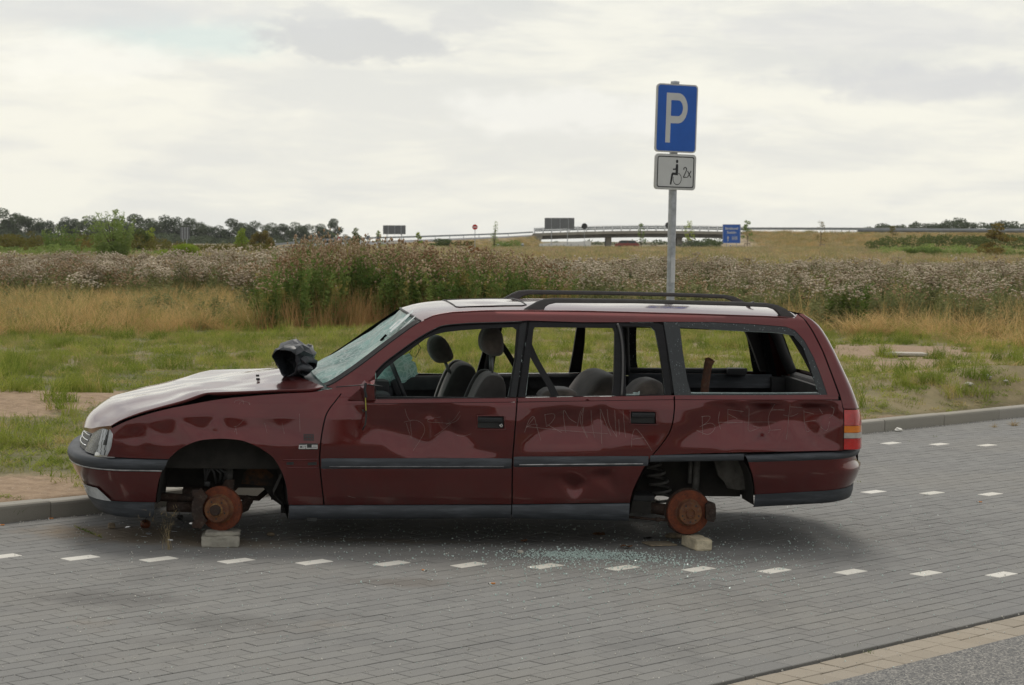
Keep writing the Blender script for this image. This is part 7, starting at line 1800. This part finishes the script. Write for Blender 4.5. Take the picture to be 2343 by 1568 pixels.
treeP('dark_bush', 603, 524, 582, 48, 'shrub', 'brown_leaf', 'dark round bush where the ramp begins', n=4500, leaf=.09, seed=15)
treeP('conical_bush', 814, 526, 578, 28, 'column', 'dark_leaf', 'dark conical bush in front of the ramp', n=2600, leaf=.09, seed=16)
treeP('young_tree', 865, 530, 566, 12, 'sparse', 'willow_leaf', 'thin sapling beside the medium grey sign', 'tree', n=260, leaf=.12, seed=17, d=300)
treeP('young_tree', 957, 534, 572, 14, 'sparse', 'yellow_leaf', 'sapling on the slope right of the medium grey sign', 'tree', n=500, leaf=.12, seed=21, d=300)
treeP('young_tree', 1131, 511, 572, 20, 'column', 'willow_leaf', 'tall thin sapling right of the no-entry sign', 'tree', n=520, leaf=.11, seed=22, d=300)
treeP('young_tree', 1708, 506, 575, 20, 'sparse', 'willow_leaf', 'staked sapling right of the blue motorway sign', 'tree', n=700, leaf=.12, seed=23, d=340)
treeP('young_tree', 1574, 508, 575, 22, 'sparse', 'yellow_leaf', 'staked sapling right of the parking sign post', 'tree', n=420, leaf=.12, seed=24, d=340)
treeP('young_tree', 1466, 508, 578, 14, 'sparse', 'willow_leaf', 'faint sapling left of the parking sign post', 'tree', n=300, leaf=.12, seed=25, d=300)
treeP('young_tree', 1876, 507, 576, 20, 'sparse', 'brown_leaf', 'bare staked sapling in the straw strip', 'tree', n=260, leaf=.12, seed=26, d=340)
treeP('young_tree', 2040, 518, 580, 24, 'sparse', 'brown_leaf', 'thin sapling left of the rightmost stakes', 'tree', n=420, leaf=.12, seed=27, d=330)
treeP('young_tree', 2286, 514, 600, 60, 'sparse', 'brown_leaf', 'yellowing small tree near the right edge', 'tree', n=1500, leaf=.12, seed=29, d=180)
for i, (px, ty, by, w, mt, lb) in enumerate(((1060, 548, 569, 36, 'brown_leaf', 'low scrub left of the thin tall sapling'), (1165, 545, 568, 60, 'willow_leaf', 'scrub in front of the left bridge end'), (1010, 545, 566, 46, 'dark_leaf', 'scrub on the ramp slope'), (1005, 553, 575, 40, 'willow_leaf', 'green patch of scrub below the ramp crest'),
    (1093, 590, 622, 42, 'yellow_leaf', 'bright yellow-green weed bush above the thistle clump'), (1477, 564, 582, 76, 'brown_leaf', 'low brown scrub left of the parking sign post'), (1580, 545, 570, 60, 'far_leaf', 'dark scrub under the bridge'), (1620, 545, 570, 50, 'dark_leaf', 'scrub under the right bridge end'))):
    treeP('scrub', px, ty, by, w, 'shrub', mt, lb, group='scrub along the ramp', n=1300, leaf=.12 if i != 4 else .05, seed=60 + i, d=320 if i not in (4,) else 96)
for i, (x, ty, by) in enumerate(((2190, 556, 600), (2260, 560, 606), (2322, 553, 612), (2370, 560, 612), (2110, 560, 590))):
    treeP('bank_bush', x, ty, by, 74, 'shrub', ('willow_leaf', 'brown_leaf')[i % 2], ['olive bush below the bank, just left of the small yellowing tree', 'brownish bush under the small yellowing tree at the right', 'tall bush at the right edge of the field', 'bush cut off by the right edge', 'leftmost green bush in front of the right-hand bank'][i], group='bushes on the embankment foot', n=2600, leaf=.09, seed=100 + i, d=165)
# wood lines
far_src = [make_tree('far_tree', Vector((0, 900, 0)), 14, 13, 'round', 'far_leaf', 'x', 'tree', 'trees of the wood on the left', 5600, .40, 200 + i, .85) for i in range(4)]
ORD = 'first second third fourth fifth sixth seventh eighth ninth tenth eleventh twelfth thirteenth fourteenth fifteenth sixteenth seventeenth eighteenth nineteenth twentieth twenty-first twenty-second twenty-third twenty-fourth twenty-fifth twenty-sixth twenty-seventh twenty-eighth'.split(); used = set(); far_w = 1.9
line = [(6, 494, 44), (40, 505, 40), (62, 511, 36), (88, 514, 34), (112, 520, 32), (150, 512, 30), (172, 516, 26), (205, 509, 40), (236, 514, 30), (270, 512, 40), (310, 506, 44), (345, 514, 34), (378, 508, 42), (405, 512, 34), (436, 514, 34), (462, 526, 24), (470, 528, 34), (500, 530, 30), (532, 515, 34), (560, 524, 28), (584, 520, 34), (622, 524, 30), (648, 526, 28), (676, 522, 30), (706, 527, 28), (735, 526, 28), (764, 515, 26), (790, 548, 16)]
nm = {0: 'tallest round tree of the wood at the left edge', 26: 'last tall tree at the right end of the wood'}
for i, (px, ty, w) in enumerate(line):
    d = 620; p = P(px, 566, d); p.z = -1.0; h = (566 - ty) * d / FPX + 1.3; k = i % 4
    lb = nm.get(i, 'dark tree of the far wood, ' + ORD[i] + ' from its left end')
    sc = (w * 2.1 * d / FPX / 13, h / 12.6)
    if k not in used: r = far_src[k]; r.matrix_world = MG @ Matrix.Translation(p) @ Matrix.Diagonal((sc[0], sc[0], sc[1], 1)); r['label'] = lb; used.add(k)
    else: copy_tree(far_src[k], p, sc, i * 1.7, lb)
def wood_mass(name, cols, d, mat, label, n_per, leaf, seed):
    """a wood that reads as one mass: many leafy lumps in one object; cols = (px, top_y, foot_y) outline"""
    rr = random.Random(seed); B = []
    for (xa, ta, fa), (xb, tb, fb) in zip(cols[:-1], cols[1:]):
        st = 9
        for q in range(max(1, int((xb - xa) / st))):
            t = q * st / (xb - xa); px = xa + (xb - xa) * t; ty = ta + (tb - ta) * t; fy = fa + (fb - fa) * t; k = 0
            y = ty
            while y < fy:
                rad = rr.uniform(6, 13) * d / FPX; p = P(px + rr.uniform(-6, 6), y + 5 + (rr.uniform(0, 7) if y == ty else rr.uniform(-3, 3)), d + rr.uniform(-12, 12)); B.append((p.x, p.y, p.z, rad * 1.15, rad, rad * .85)); y += 9
    V, F = leaf_cloud(B, len(B) * n_per, leaf, rr, .85)
    o = obj(name, V, F, mat, kind='stuff', label=label); o.matrix_world = MG; o['category'] = 'wood'; return o
wood_mass('wood_undergrowth', [(-200, 540, 575), (60, 534, 575), (200, 536, 575), (330, 534, 575), (450, 540, 575), (620, 545, 574), (700, 548, 568), (790, 556, 566)], 600, 'far_leaf', 'low dark growth filling the foot of the wood on the left', 46, .42, 301)
wood_mass('right_wood', [(1984, 519, 530), (2010, 512, 530), (2060, 513, 530), (2110, 508, 530), (2150, 507, 530), (2185, 499, 530), (2230, 506, 530), (2260, 509, 530), (2300, 503, 530), (2342, 507, 530), (2500, 504, 530)], 640, 'far_leaf', 'dark wood beyond the right-hand motorway', 150, .34, 302)
wood_mass('wood_behind_bridge', [(1225, 556, 572), (1400, 552, 572), (1500, 549, 572), (1600, 546, 572), (1700, 543, 572)], 560, 'far_leaf', 'dark growth seen through the gap under the bridge', 40, .40, 303)
wood_mass('field_scrub', [(-150, 538, 588), (40, 540, 588), (100, 548, 588), (190, 538, 588), (300, 536, 586), (370, 550, 586), (450, 558, 586), (540, 560, 585), (640, 562, 584)], 190, 'brown_leaf', 'band of olive and brown scrub between the field and the wood on the left', 60, .12, 306)
wood_mass('field_scrub', [(-150, 566, 600), (60, 570, 600), (130, 560, 598), (200, 568, 598), (330, 570, 598), (400, 576, 598), (470, 580, 596)], 150, 'willow_leaf', 'lighter green growth at the front of the scrub band on the left', 40, .10, 307)
wood_mass('bank_scrub', [(1985, 548, 566), (2040, 540, 570), (2100, 537, 574), (2160, 535, 578), (2220, 538, 582), (2280, 533, 584), (2342, 536, 590), (2600, 536, 600)], 265, 'dark_leaf', 'dark green scrub covering the embankment on the right', 60, .17, 304)
wood_mass('bank_scrub', [(1990, 566, 578), (2080, 560, 584), (2160, 556, 588), (2260, 562, 596), (2342, 566, 604), (2600, 566, 610)], 205, 'willow_leaf', 'lighter green scrub at the foot of the right-hand embankment', 46, .12, 305)

# ------------------------------------------------------------------ grasses and thistles: instanced stuff
leaf_mat('short_grass', (0.13, 0.19, 0.030), (0.36, 0.39, 0.085), (0.50, 0.40, 0.16), .35)
leaf_mat('tall_dry_grass', (0.40, 0.27, 0.11), (0.70, 0.50, 0.24), (0.34, 0.34, 0.10), .35)
leaf_mat('brown_seed', (0.34, 0.22, 0.13), (0.55, 0.42, 0.29), (0.70, 0.60, 0.46), .3)
leaf_mat('dead_stalk', (0.30, 0.175, 0.075), (0.46, 0.30, 0.14), (0.22, 0.20, 0.07), .3)
leaf_mat('rust_leaf', (0.20, 0.06, 0.03), (0.30, 0.11, 0.04), None, .3)
leaf_mat('mixed_grass', (0.22, 0.24, 0.075), (0.38, 0.34, 0.14), (0.54, 0.41, 0.21), .35)
leaf_mat('thistle_green', (0.17, 0.20, 0.085), (0.28, 0.29, 0.135), (0.36, 0.31, 0.17), .3)
leaf_mat('thistle_down', (0.42, 0.34, 0.25), (0.70, 0.62, 0.50), (0.26, 0.19, 0.11), .3)
leaf_mat('tall_weed', (0.12, 0.19, 0.05), (0.22, 0.28, 0.085), (0.40, 0.34, 0.12), .3)
leaf_mat('straw_field', (0.46, 0.37, 0.21), (0.60, 0.50, 0.30), (0.34, 0.31, 0.16), .3)
def tmpl(name, V, F, mats, mi=None):
    me = bpy.data.meshes.new(name); me.from_pydata(V, [], F); me.update()
    for m_ in mats: me.materials.append(MATS[m_])
    if mi: me.polygons.foreach_set('material_index', mi)
    return bpy.data.objects.new(name, me)
def t_grass(n, rad, h, w, spread, droop, mat, seed):
    rr = random.Random(seed); V = []; F = []
    for _ in range(n):
        a = rr.uniform(0, 6.28); r = rad * rr.random() ** .5; s = spread * rr.random(); L = h * rr.uniform(.5, 1.15)
        b_ = rr.uniform(0, 6.28)
        strand(V, F, (r * math.cos(a), r * math.sin(a), -.01), (math.cos(b_) * s, math.sin(b_) * s, 1), L, w * rr.uniform(.6, 1.3), Vector((math.cos(b_), math.sin(b_), -.8)) * droop * rr.uniform(.3, 1.4), rr, 3)
    return tmpl('t', V, F, [mat])
def t_thistle(stems, rad, h, heads, seed, green='thistle_green', down='thistle_down', hs_=.020, leaves=14, tmin=.80):
    rr = random.Random(seed); V = []; F = []; MI = []
    def leafq(p, d, L, w, mi):
        b = len(V); s = d.cross(Vector((rr.gauss(0, 1), rr.gauss(0, 1), rr.gauss(0, 1)))).normalized() * w; V.extend([tuple(p - s * .3), tuple(p + d * L * .5 - s), tuple(p + d * L), tuple(p + d * L * .5 + s)]); F.append((b, b + 1, b + 2, b + 3)); MI.append(mi)
    for _ in range(stems):
        a = rr.uniform(0, 6.28); r = rad * rr.random() ** .5; base = Vector((r * math.cos(a), r * math.sin(a), 0)); hh = h * rr.uniform(.72, 1.08); lean_ = Vector((rr.gauss(0, .10), rr.gauss(0, .10), 1))
        n0 = len(F); strand(V, F, base, lean_, hh, .010, Vector((0, 0, 0)), rr, 3); MI.extend([0] * (len(F) - n0)); top_ = base + lean_.normalized() * hh
        for _ in range(leaves):
            t = rr.uniform(.05, .9); p = base.lerp(top_, t); d = Vector((rr.gauss(0, 1), rr.gauss(0, 1), rr.uniform(.1, .9))).normalized(); leafq(p, d, rr.uniform(.05, .13) * (1.1 - t * .5), .014, 0)
        for _ in range(heads):
            t = 1 - (1 - tmin) * rr.random() ** 1.5; p0 = base.lerp(top_, t); q = p0 + Vector((rr.gauss(0, .075), rr.gauss(0, .075), rr.uniform(.0, .10)))
            n0 = len(F); strand(V, F, p0, q - p0, (q - p0).length, .006, Vector((0, 0, 0)), rr, 1); MI.extend([0] * (len(F) - n0))
            s = hs_ * rr.uniform(.6, 1.35); b = len(V)
            V.extend([tuple(q + Vector(v) * s) for v in ((0, 0, 1.0), (1, 0, .2), (0, 1, .1), (-1, 0, .25), (0, -1, .15), (0, 0, -1.1))]); fs = [(0, 1, 2), (0, 2, 3), (0, 3, 4), (0, 4, 1), (5, 2, 1), (5, 3, 2), (5, 4, 3), (5, 1, 4)]
            F.extend([tuple(b + i for i in f) for f in fs]); MI.extend([1] * 8)
    return tmpl('t', V, F, [green, down], MI)
def scatter(name, templates, pts, label, cat):
    """pts: (x, y, z, scale xy, scale z, rot, tilt) -> one object of instanced clumps"""
    col = bpy.data.collections.new(name + '_kinds')
    for i, t in enumerate(templates): t.name = '%s_kind_%02d' % (name, i); col.objects.link(t)
    me = bpy.data.meshes.new(name); me.from_pydata([p[:3] for p in pts], [], []); n = len(pts); rr = random.Random(len(pts))
    a = me.attributes.new('scl', 'FLOAT_VECTOR', 'POINT'); a.data.foreach_set('vector', [q for p in pts for q in (p[3], p[3], p[4])])
    a = me.attributes.new('rot', 'FLOAT_VECTOR', 'POINT'); a.data.foreach_set('vector', [q for p in pts for q in (p[6] * rr.gauss(0, 1), p[6] * rr.gauss(0, 1), p[5])])
    a = me.attributes.new('idx', 'INT', 'POINT'); a.data.foreach_set('value', [rr.randrange(len(templates)) for _ in pts])
    o = bpy.data.objects.new(name, me); COL.objects.link(o); o['kind'] = 'stuff'; o['label'] = label; o['category'] = cat
    g = bpy.data.node_groups.new(name, 'GeometryNodeTree'); g.interface.new_socket('Geometry', in_out='INPUT', socket_type='NodeSocketGeometry'); g.interface.new_socket('Geometry', in_out='OUTPUT', socket_type='NodeSocketGeometry')
    N = g.nodes; gi = N.new('NodeGroupInput'); go = N.new('NodeGroupOutput'); ip = N.new('GeometryNodeInstanceOnPoints'); ci = N.new('GeometryNodeCollectionInfo'); ci.inputs['Collection'].default_value = col; ci.inputs['Separate Children'].default_value = True; ci.inputs['Reset Children'].default_value = True
    ip.inputs['Pick Instance'].default_value = True
    def attr(nm_, ty): x = N.new('GeometryNodeInputNamedAttribute'); x.data_type = ty; x.inputs['Name'].default_value = nm_; return [s for s in x.outputs if s.enabled and s.name == 'Attribute'][0]
    L = g.links; L.new(gi.outputs[0], ip.inputs['Points']); L.new(ci.outputs[0], ip.inputs['Instance']); L.new(attr('idx', 'INT'), ip.inputs['Instance Index']); L.new(attr('scl', 'FLOAT_VECTOR'), ip.inputs['Scale'])
    er = N.new('FunctionNodeEulerToRotation'); L.new(attr('rot', 'FLOAT_VECTOR'), er.inputs[0]); L.new(er.outputs[0], ip.inputs['Rotation']); L.new(ip.outputs[0], go.inputs[0])
    md = o.modifiers.new('scatter', 'NODES'); md.node_group = g
    return o
VR = random.Random(77)
def nz2(x, y, s, k=0.0): return mnoise.noise(Vector((x * s, y * s, k)))
def spread(d0, d1, margin, density, fn, dexp=0.0):
    """random points between two distances inside the view wedge widened by margin metres"""
    pts = []; d = d0
    half0 = lambda dd: dd * 0.36 + margin
    area_step = 1.0
    while d < d1:
        st = max(.5, d * .03); hw = half0(d + st); n = density(d) * st * 2 * hw; n = int(n) + (VR.random() < n % 1)
        for _ in range(n):
            x = VR.uniform(-hw, hw); y = VR.uniform(d, d + st)
            r = fn(x, y)
            if r: pts.append(r)
        d += st
    return pts
def pxof(x, y, z):
    v = Vector((x, y, z)) - CAM; dd = v.dot(CF); return CXP + FPX * v.dot(CR) / dd, CYP - FPX * v.dot(CU) / dd
def edge(x, y):  # where the tall growth begins, metres away
    px = 1171 + FPX * x / y
    return float(np.interp(px, [-300, 0, 200, 620, 700, 1200, 1300, 1700, 1950, 2120, 2342, 2700], [31.0, 31.5, 31.8, 33.5, 35.0, 37.0, 36.5, 34.5, 33.5, 32.0, 31.0, 30.0])) + .8 * nz2(x, y, .5) + .5 * nz2(x, y, 1.7)
def f_short(x, y):
    k, n = to_kn(x, y)
    if n < 11.0 or y > edge(x, y) + .8: return None
    b = bare_at(x, y)
    if b > .5 + VR.uniform(-.15, .25): return None
    h = (.75 + .5 * nz2(x, y, .9) + .35 * nz2(x, y, 3.1)) * (1.0 if b < .25 else .6) * (1.25 if y > 24 else .9)
    if n < 11.25: h *= .55
    return (x, y, ground_z(x, y), VR.uniform(.7, 1.2), max(.25, h), VR.uniform(0, 6.28), .1)
pts = spread(10.5, 38, 2.5, lambda d: 52 if d < 24 else 38, f_short)
scatter('short_grass', [t_grass(30, .11, .12, .0075, 1.1, .25, 'short_grass', s) for s in range(4)] + [t_grass(20, .12, .14, .007, 1.2, .25, 'mixed_grass', 9), t_grass(16, .10, .17, .006, 1.0, .22, 'mixed_grass', 10)], pts, 'short green grass with dry blades on the verge behind the kerb', 'grass')
def f_tuft(x, y):
    k, n = to_kn(x, y)
    if n < 11.15 or y > edge(x, y) + 1: return None
    if nz2(x, y, .8, 4) < .12 + VR.uniform(-.1, .2): return None
    return (x, y, ground_z(x, y), VR.uniform(.7, 1.1), VR.uniform(.5, 1.1), VR.uniform(0, 6.28), .1)
pts = spread(11.5, 37, 2.5, lambda d: 7, f_tuft)
scatter('grass_tussocks', [t_grass(60, .13, .26, .009, .9, .25, 'short_grass', s) for s in (11, 12, 13)], pts, 'taller green grass tussocks on the verge', 'grass')
# tall dry grass
def f_dry(x, y):
    e = edge(x, y); px = 1171 + FPX * x / y
    if y < e or y > 60: return None
    left = px < 640; right = 1960 < px < 2140
    lim = e + (14 + 3 * nz2(x, y, .3) if px < 560 else (6 if px < 720 else (2.5 if px < 1250 else (5.0 if right else 2.6))))
    if y > lim: return None
    if nz2(x, y, 1.1, 8) < -.16 and VR.random() < .75: return None
    h = (.47 + .18 * nz2(x, y, .35) + .22 * nz2(x, y, 1.3)) * min(1, .45 + (y - e) * .45) * (1.05 if left else .9)
    return (x, y, ground_z(x, y), VR.uniform(.8, 1.2), h, VR.uniform(0, 6.28), .09)
pts = spread(29, 56, 4, lambda d: 8, f_dry)
scatter('tall_dry_grass', [t_grass(58, .17, 1.0, .010, .62, .22, 'tall_dry_grass', s) for s in (21, 22, 23)] + [t_grass(50, .18, .75, .011, .7, .2, 'mixed_grass', 24), t_grass(40, .14, .65, .010, .6, .2, 'short_grass', 25)], pts, 'tall dry brown grass edging the thistle field', 'grass')
# the high clump of weeds in the middle
def f_clump(x, y):
    px = 1171 + FPX * x / y
    if not (600 + 60 * nz2(x, y, .7, 2) < px < 1300): return None
    e = edge(x, y) + .3; w = np.interp(px, [600, 680, 1150, 1300], [2.0, 6.0, 5.0, 2.0])
    if not (e < y < e + w): return None
    h = VR.uniform(.82, 1.12) * float(np.interp(px, [600, 640, 720, 760, 900, 1000, 1100, 1200, 1300], [1.15, 1.42, 1.58, 1.55, 1.48, 1.38, 1.34, 1.26, 1.0])) * (1 + .14 * nz2(x, y, 1.0) + .08 * nz2(x, y, 4.0))
    return (x, y, ground_z(x, y), VR.uniform(.8, 1.15), h * .84, VR.uniform(0, 6.28), .05)
pts = spread(34, 46, 0, lambda d: 14, f_clump)
scatter('tall_weeds', [t_thistle(5, .20, 1.0, 8, s, 'tall_weed', 'brown_seed', .020, 56, .88) for s in (31, 32, 33)] + [t_thistle(7, .22, .84, 1, s, 'tall_weed', 'brown_seed', .016, 74, .8) for s in (34, 35, 36)], pts, 'clump of tall green weeds with brown seed heads behind the windscreen', 'weeds')
def f_under(x, y):
    px = 1171 + FPX * x / y
    if not (600 < px < 1300): return None
    e = edge(x, y)
    if not (e - .4 < y < e + 1.3): return None
    return (x, y, ground_z(x, y), VR.uniform(.8, 1.2), VR.uniform(.45, .95), VR.uniform(0, 6.28), .08)
pts = spread(33, 42, 0, lambda d: 11, f_under)
scatter('brown_undergrowth', [t_grass(40, .2, .75, .009, .35, .06, 'dead_stalk', s) for s in (41, 42)], pts, 'dead brown stalks at the foot of the tall weed clump', 'weeds')
# thistle field
def f_thistle(x, y):
    e = edge(x, y); px = 1171 + FPX * x / y
    start = e + (13 if px < 560 else (5.0 if px < 720 else (3.4 if px < 1260 else (1.4 if not 1960 < px < 2140 else 3.2)))) + 1.4 * nz2(x, y, .25)
    if y < start or y > 96: return None
    if y > 74 and VR.random() < .5: return None
    if nz2(x, y, .22, 11) < -.22: return None
    if px > 640 + 60 * nz2(x, y, .2): return None
    h = (.98 if px < 700 else .80) * (1 + .26 * nz2(x, y, .3) + .30 * nz2(x, y, 1.1)) * VR.uniform(.82, 1.15) * float(np.interp(y, [50, 70, 80, 96], [1, .85, .62, .45]))
    return (x, y, ground_z(x, y), VR.uniform(.85, 1.25), h, VR.uniform(0, 6.28), .06)
pts = spread(33, 112, 3, lambda d: 3.4 if d < 60 else 2.3, f_thistle)
scatter('thistles', [t_thistle(8, .30, .92, 22, s, 'thistle_green', 'thistle_down', .023, 34, .78) for s in (51, 52, 53)] + [t_thistle(7, .3, .88, 7, s, 'thistle_green', 'thistle_down', .02, 44, .8) for s in (55, 56)] + [t_thistle(8, .3, .85, 12, s, 'thistle_green', 'brown_seed', .02, 40, .75) for s in (57, 58)], pts, 'field of seeding thistles with fluffy pinkish white heads', 'thistles')
def f_sparse(x, y):
    e = edge(x, y); px = 1171 + FPX * x / y
    start = e + (5.0 if px < 720 else (3.4 if px < 1260 else (1.4 if not 1960 < px < 2140 else 3.2))) + 1.4 * nz2(x, y, .25)
    if px < 640 + 60 * nz2(x, y, .2) or y < start or y > 100: return None
    if nz2(x, y, .16, 6) > .12 + .25 * VR.random(): return None
    h = .84 * (1 + .24 * nz2(x, y, .3) + .20 * nz2(x, y, 1.1)) * float(np.interp(y, [50, 70, 80, 100], [1, .85, .62, .45]))
    return (x, y, ground_z(x, y), VR.uniform(.85, 1.25), h, VR.uniform(0, 6.28), .07)
pts = spread(33, 100, 3, lambda d: 2.9 if d < 60 else 2.0, f_sparse)
scatter('mixed_thistles', [t_thistle(8, .32, .92, 7, s, 'thistle_green', 'thistle_down', .022, 50, .82) for s in (151, 152)] + [t_thistle(8, .32, .80, 2, s, 'thistle_green', 'brown_seed', .02, 60, .8) for s in (153, 154, 155)] + [t_thistle(6, .30, 1.05, 16, 156, 'thistle_green', 'thistle_down', .022, 44, .84), t_grass(44, .3, .8, .011, .5, .1, 'tall_dry_grass', 157), t_grass(44, .3, .75, .011, .6, .12, 'mixed_grass', 158)], pts, 'looser green thistles with scattered pale heads on the right of the field', 'thistles')
def f_filler(x, y):
    e = edge(x, y) + 1.2
    if y < e or y > 150: return None
    return (x, y, ground_z(x, y), VR.uniform(.8, 1.3), VR.uniform(.5, .85) * float(np.interp(y, [34, 60, 75, 150], [.85, .9, .55, .5])), VR.uniform(0, 6.28), .08)
pts = spread(33, 150, 3, lambda d: 2.6 if d < 70 else 1.1, f_filler)
scatter('field_herbs', [t_grass(46, .30, .85, .011, .5, .10, 'mixed_grass', 61), t_thistle(9, .32, .78, 0, 62, leaves=46), t_grass(46, .3, .8, .011, .5, .1, 'tall_dry_grass', 63)], pts, 'mixed green and brown herbs filling the field', 'herbs')
# far dry strip
def f_far(x, y):
    px = 1171 + FPX * x / y; z = ground_z(x, y)
    return (x, y, z, VR.uniform(.9, 1.6), VR.uniform(.3, .6), VR.uniform(0, 6.28), .08)
pts = [q for q in spread(108, 330, 4, lambda d: .62 if d < 180 else .34, f_far)]
ptl = [q for q in pts if 1171 + FPX * q[0] / q[1] < 900 + 300 * nz2(q[0], q[1], .03) + 200 * VR.random()]; sl = set(ptl); pts = [q for q in pts if q not in sl]
scatter('far_herbs', [t_grass(60, .75, 1.0, .03, .5, .1, 'mixed_grass', 172), t_grass(60, .75, .95, .03, .4, .08, 'tall_dry_grass', 173), t_grass(60, .75, 1.0, .03, .5, .1, 'thistle_green', 174), t_grass(50, .75, 1.0, .035, .4, .08, 'brown_seed', 175), t_grass(50, .75, 1.0, .035, .4, .08, 'thistle_down', 176)], ptl, 'far herbs and fading thistles on the left of the field', 'herbs')
scatter('far_straw', [t_grass(70, .75, .80, .028, .45, .08, 'straw_field', 71), t_grass(60, .75, .95, .03, .5, .1, 'mixed_grass', 72), t_grass(60, .75, .9, .03, .4, .08, 'tall_dry_grass', 73), t_grass(60, .75, .9, .03, .5, .1, 'thistle_green', 74), t_grass(50, .75, .9, .035, .4, .08, 'brown_seed', 75)], pts, 'straw-coloured grass of the far field', 'grass')
def f_bank(x, y): return None
# growth on the embankment
pts = []
for _ in range(3600):
    i = VR.uniform(0, len(top) - 1.001); a, b = Vector(top[int(i)]), Vector(top[int(i) + 1]); p = a.lerp(b, i % 1); k = VR.random()
    q = MG @ Vector((p.x, p.y - 26 * k, p.z * (1 - k) - .35 * k)); pts.append((q.x, q.y, q.z, VR.uniform(.8, 1.4), VR.uniform(.3, .8), VR.uniform(0, 6.28), .1))
for _ in range(2600):
    i = VR.uniform(0, len(lo) - 1.001); a, b = Vector(lo[int(i)]), Vector(lo[int(i) + 1]); p = a.lerp(b, i % 1); k = VR.random(); c_ = Vector(ba[int(i)]).lerp(Vector(ba[int(i) + 1]), i % 1)
    q = MG @ p.lerp(c_, k); pts.append((q.x, q.y, q.z - .1, VR.uniform(.8, 1.4), VR.uniform(.2, .55) * (.35 + k * .65), VR.uniform(0, 6.28), .1))
scatter('embankment_grass', [t_grass(60, .8, .9, .035, .5, .1, 'tall_dry_grass', 81), t_grass(60, .8, .85, .035, .5, .1, 'mixed_grass', 82), t_grass(50, .8, .8, .035, .5, .1, 'straw_field', 83)], pts, 'brown grass growing on the motorway embankments', 'grass')
# single plants that stand out
def plant(name, px, py, h, w, mats, label, stems, heads, leaves, seed, hs_=.022):
    g = at_ground(px, py); t = t_thistle(stems, w, h, heads, seed, mats[0], mats[1], hs_, leaves); t.name = name; COL.objects.link(t); t.location = g; tag(t, label, 'plant')
plant('green_bush', 1940, 752, .85, .36, ('tall_weed', 'thistle_down'), 'dark green bushy weed with pale heads right of the sign post', 26, 4, 70, 91)
plant('tall_thistle', 628, 735, 1.25, .10, ('tall_weed', 'thistle_down'), 'lone tall brown-headed thistle left of the weed clump', 4, 24, 30, 92)
plant('green_weed', 402, 724, .32, .07, ('tall_weed', 'thistle_down'), 'small green weed standing alone in the dry grass', 5, 0, 40, 93)
plant('rusty_weed', 1650, 655, .6, .35, ('brown_leaf', 'brown_leaf'), 'rust-coloured patch of dock right of the sign post', 14, 12, 20, 94)
plant('red_dock', 1088, 600, .9, .35, ('rust_leaf', 'rust_leaf') if 'rust_leaf' in MATS else ('brown_leaf', 'brown_leaf'), 'dark red dock plant below the no-entry sign', 12, 22, 10, 95, .03)

# unseen trees added behind the camera as a dark band for the paintwork to mirror
wood_mass('added_wood_behind_viewpoint', [(0, 0, 0), (1, 0, 0)], 600, 'dark_leaf', 'x', 1, .3, 1) if False else None
rr = random.Random(401); B = []
for i in range(150):
    a = R_(100 + 160 * i / 149); rad = 46 + rr.uniform(-3, 3)
    for h_ in (1.2, 3.4):
        q = rr.uniform(2.2, 3.4); B.append((rad * math.sin(a), rad * math.cos(a), h_ + rr.uniform(-.6, .9 if h_ < 6 else 1.6), q, q, q * .8))
V, F = leaf_cloud(B, 15000, .55, rr, .8)
o = obj('wood', V, F, 'dark_leaf', kind='stuff', label='unseen trees added behind the viewpoint to darken paint reflections'); o.matrix_world = MG; o['category'] = 'wood'

# ------------------------------------------------------------------ the slight haze of the day: one even box of air
t = bpy.data.materials.new('haze'); t.use_nodes = True; nt = t.node_tree; nt.nodes.clear(); o_ = nt.nodes.new('ShaderNodeOutputMaterial'); v_ = nt.nodes.new('ShaderNodeVolumePrincipled')
v_.inputs['Color'].default_value = (0.98, 0.99, 1.0, 1); v_.inputs['Density'].default_value = 0.00009; v_.inputs['Anisotropy'].default_value = 0.5; nt.links.new(v_.outputs[0], o_.inputs['Volume']); MATS['haze'] = t
gz = [v.co.z for v in ground.data.vertices]; gx = [v.co.x for v in ground.data.vertices]; gy = [v.co.y for v in ground.data.vertices]
x0, x1, y0, y1, z0, z1 = min(gx) - 5, max(gx) + 5, min(gy) - 5, max(gy) + 5, min(gz) - 1, 26
obj('haze', [(x, y, z) for z in (z0, z1) for x, y in ((x0, y0), (x1, y0), (x1, y1), (x0, y1))], [(3, 2, 1, 0), (4, 5, 6, 7), (0, 1, 5, 4), (1, 2, 6, 5), (2, 3, 7, 6), (3, 0, 4, 7)], 'haze', kind='stuff', label='thin haze over the far field')
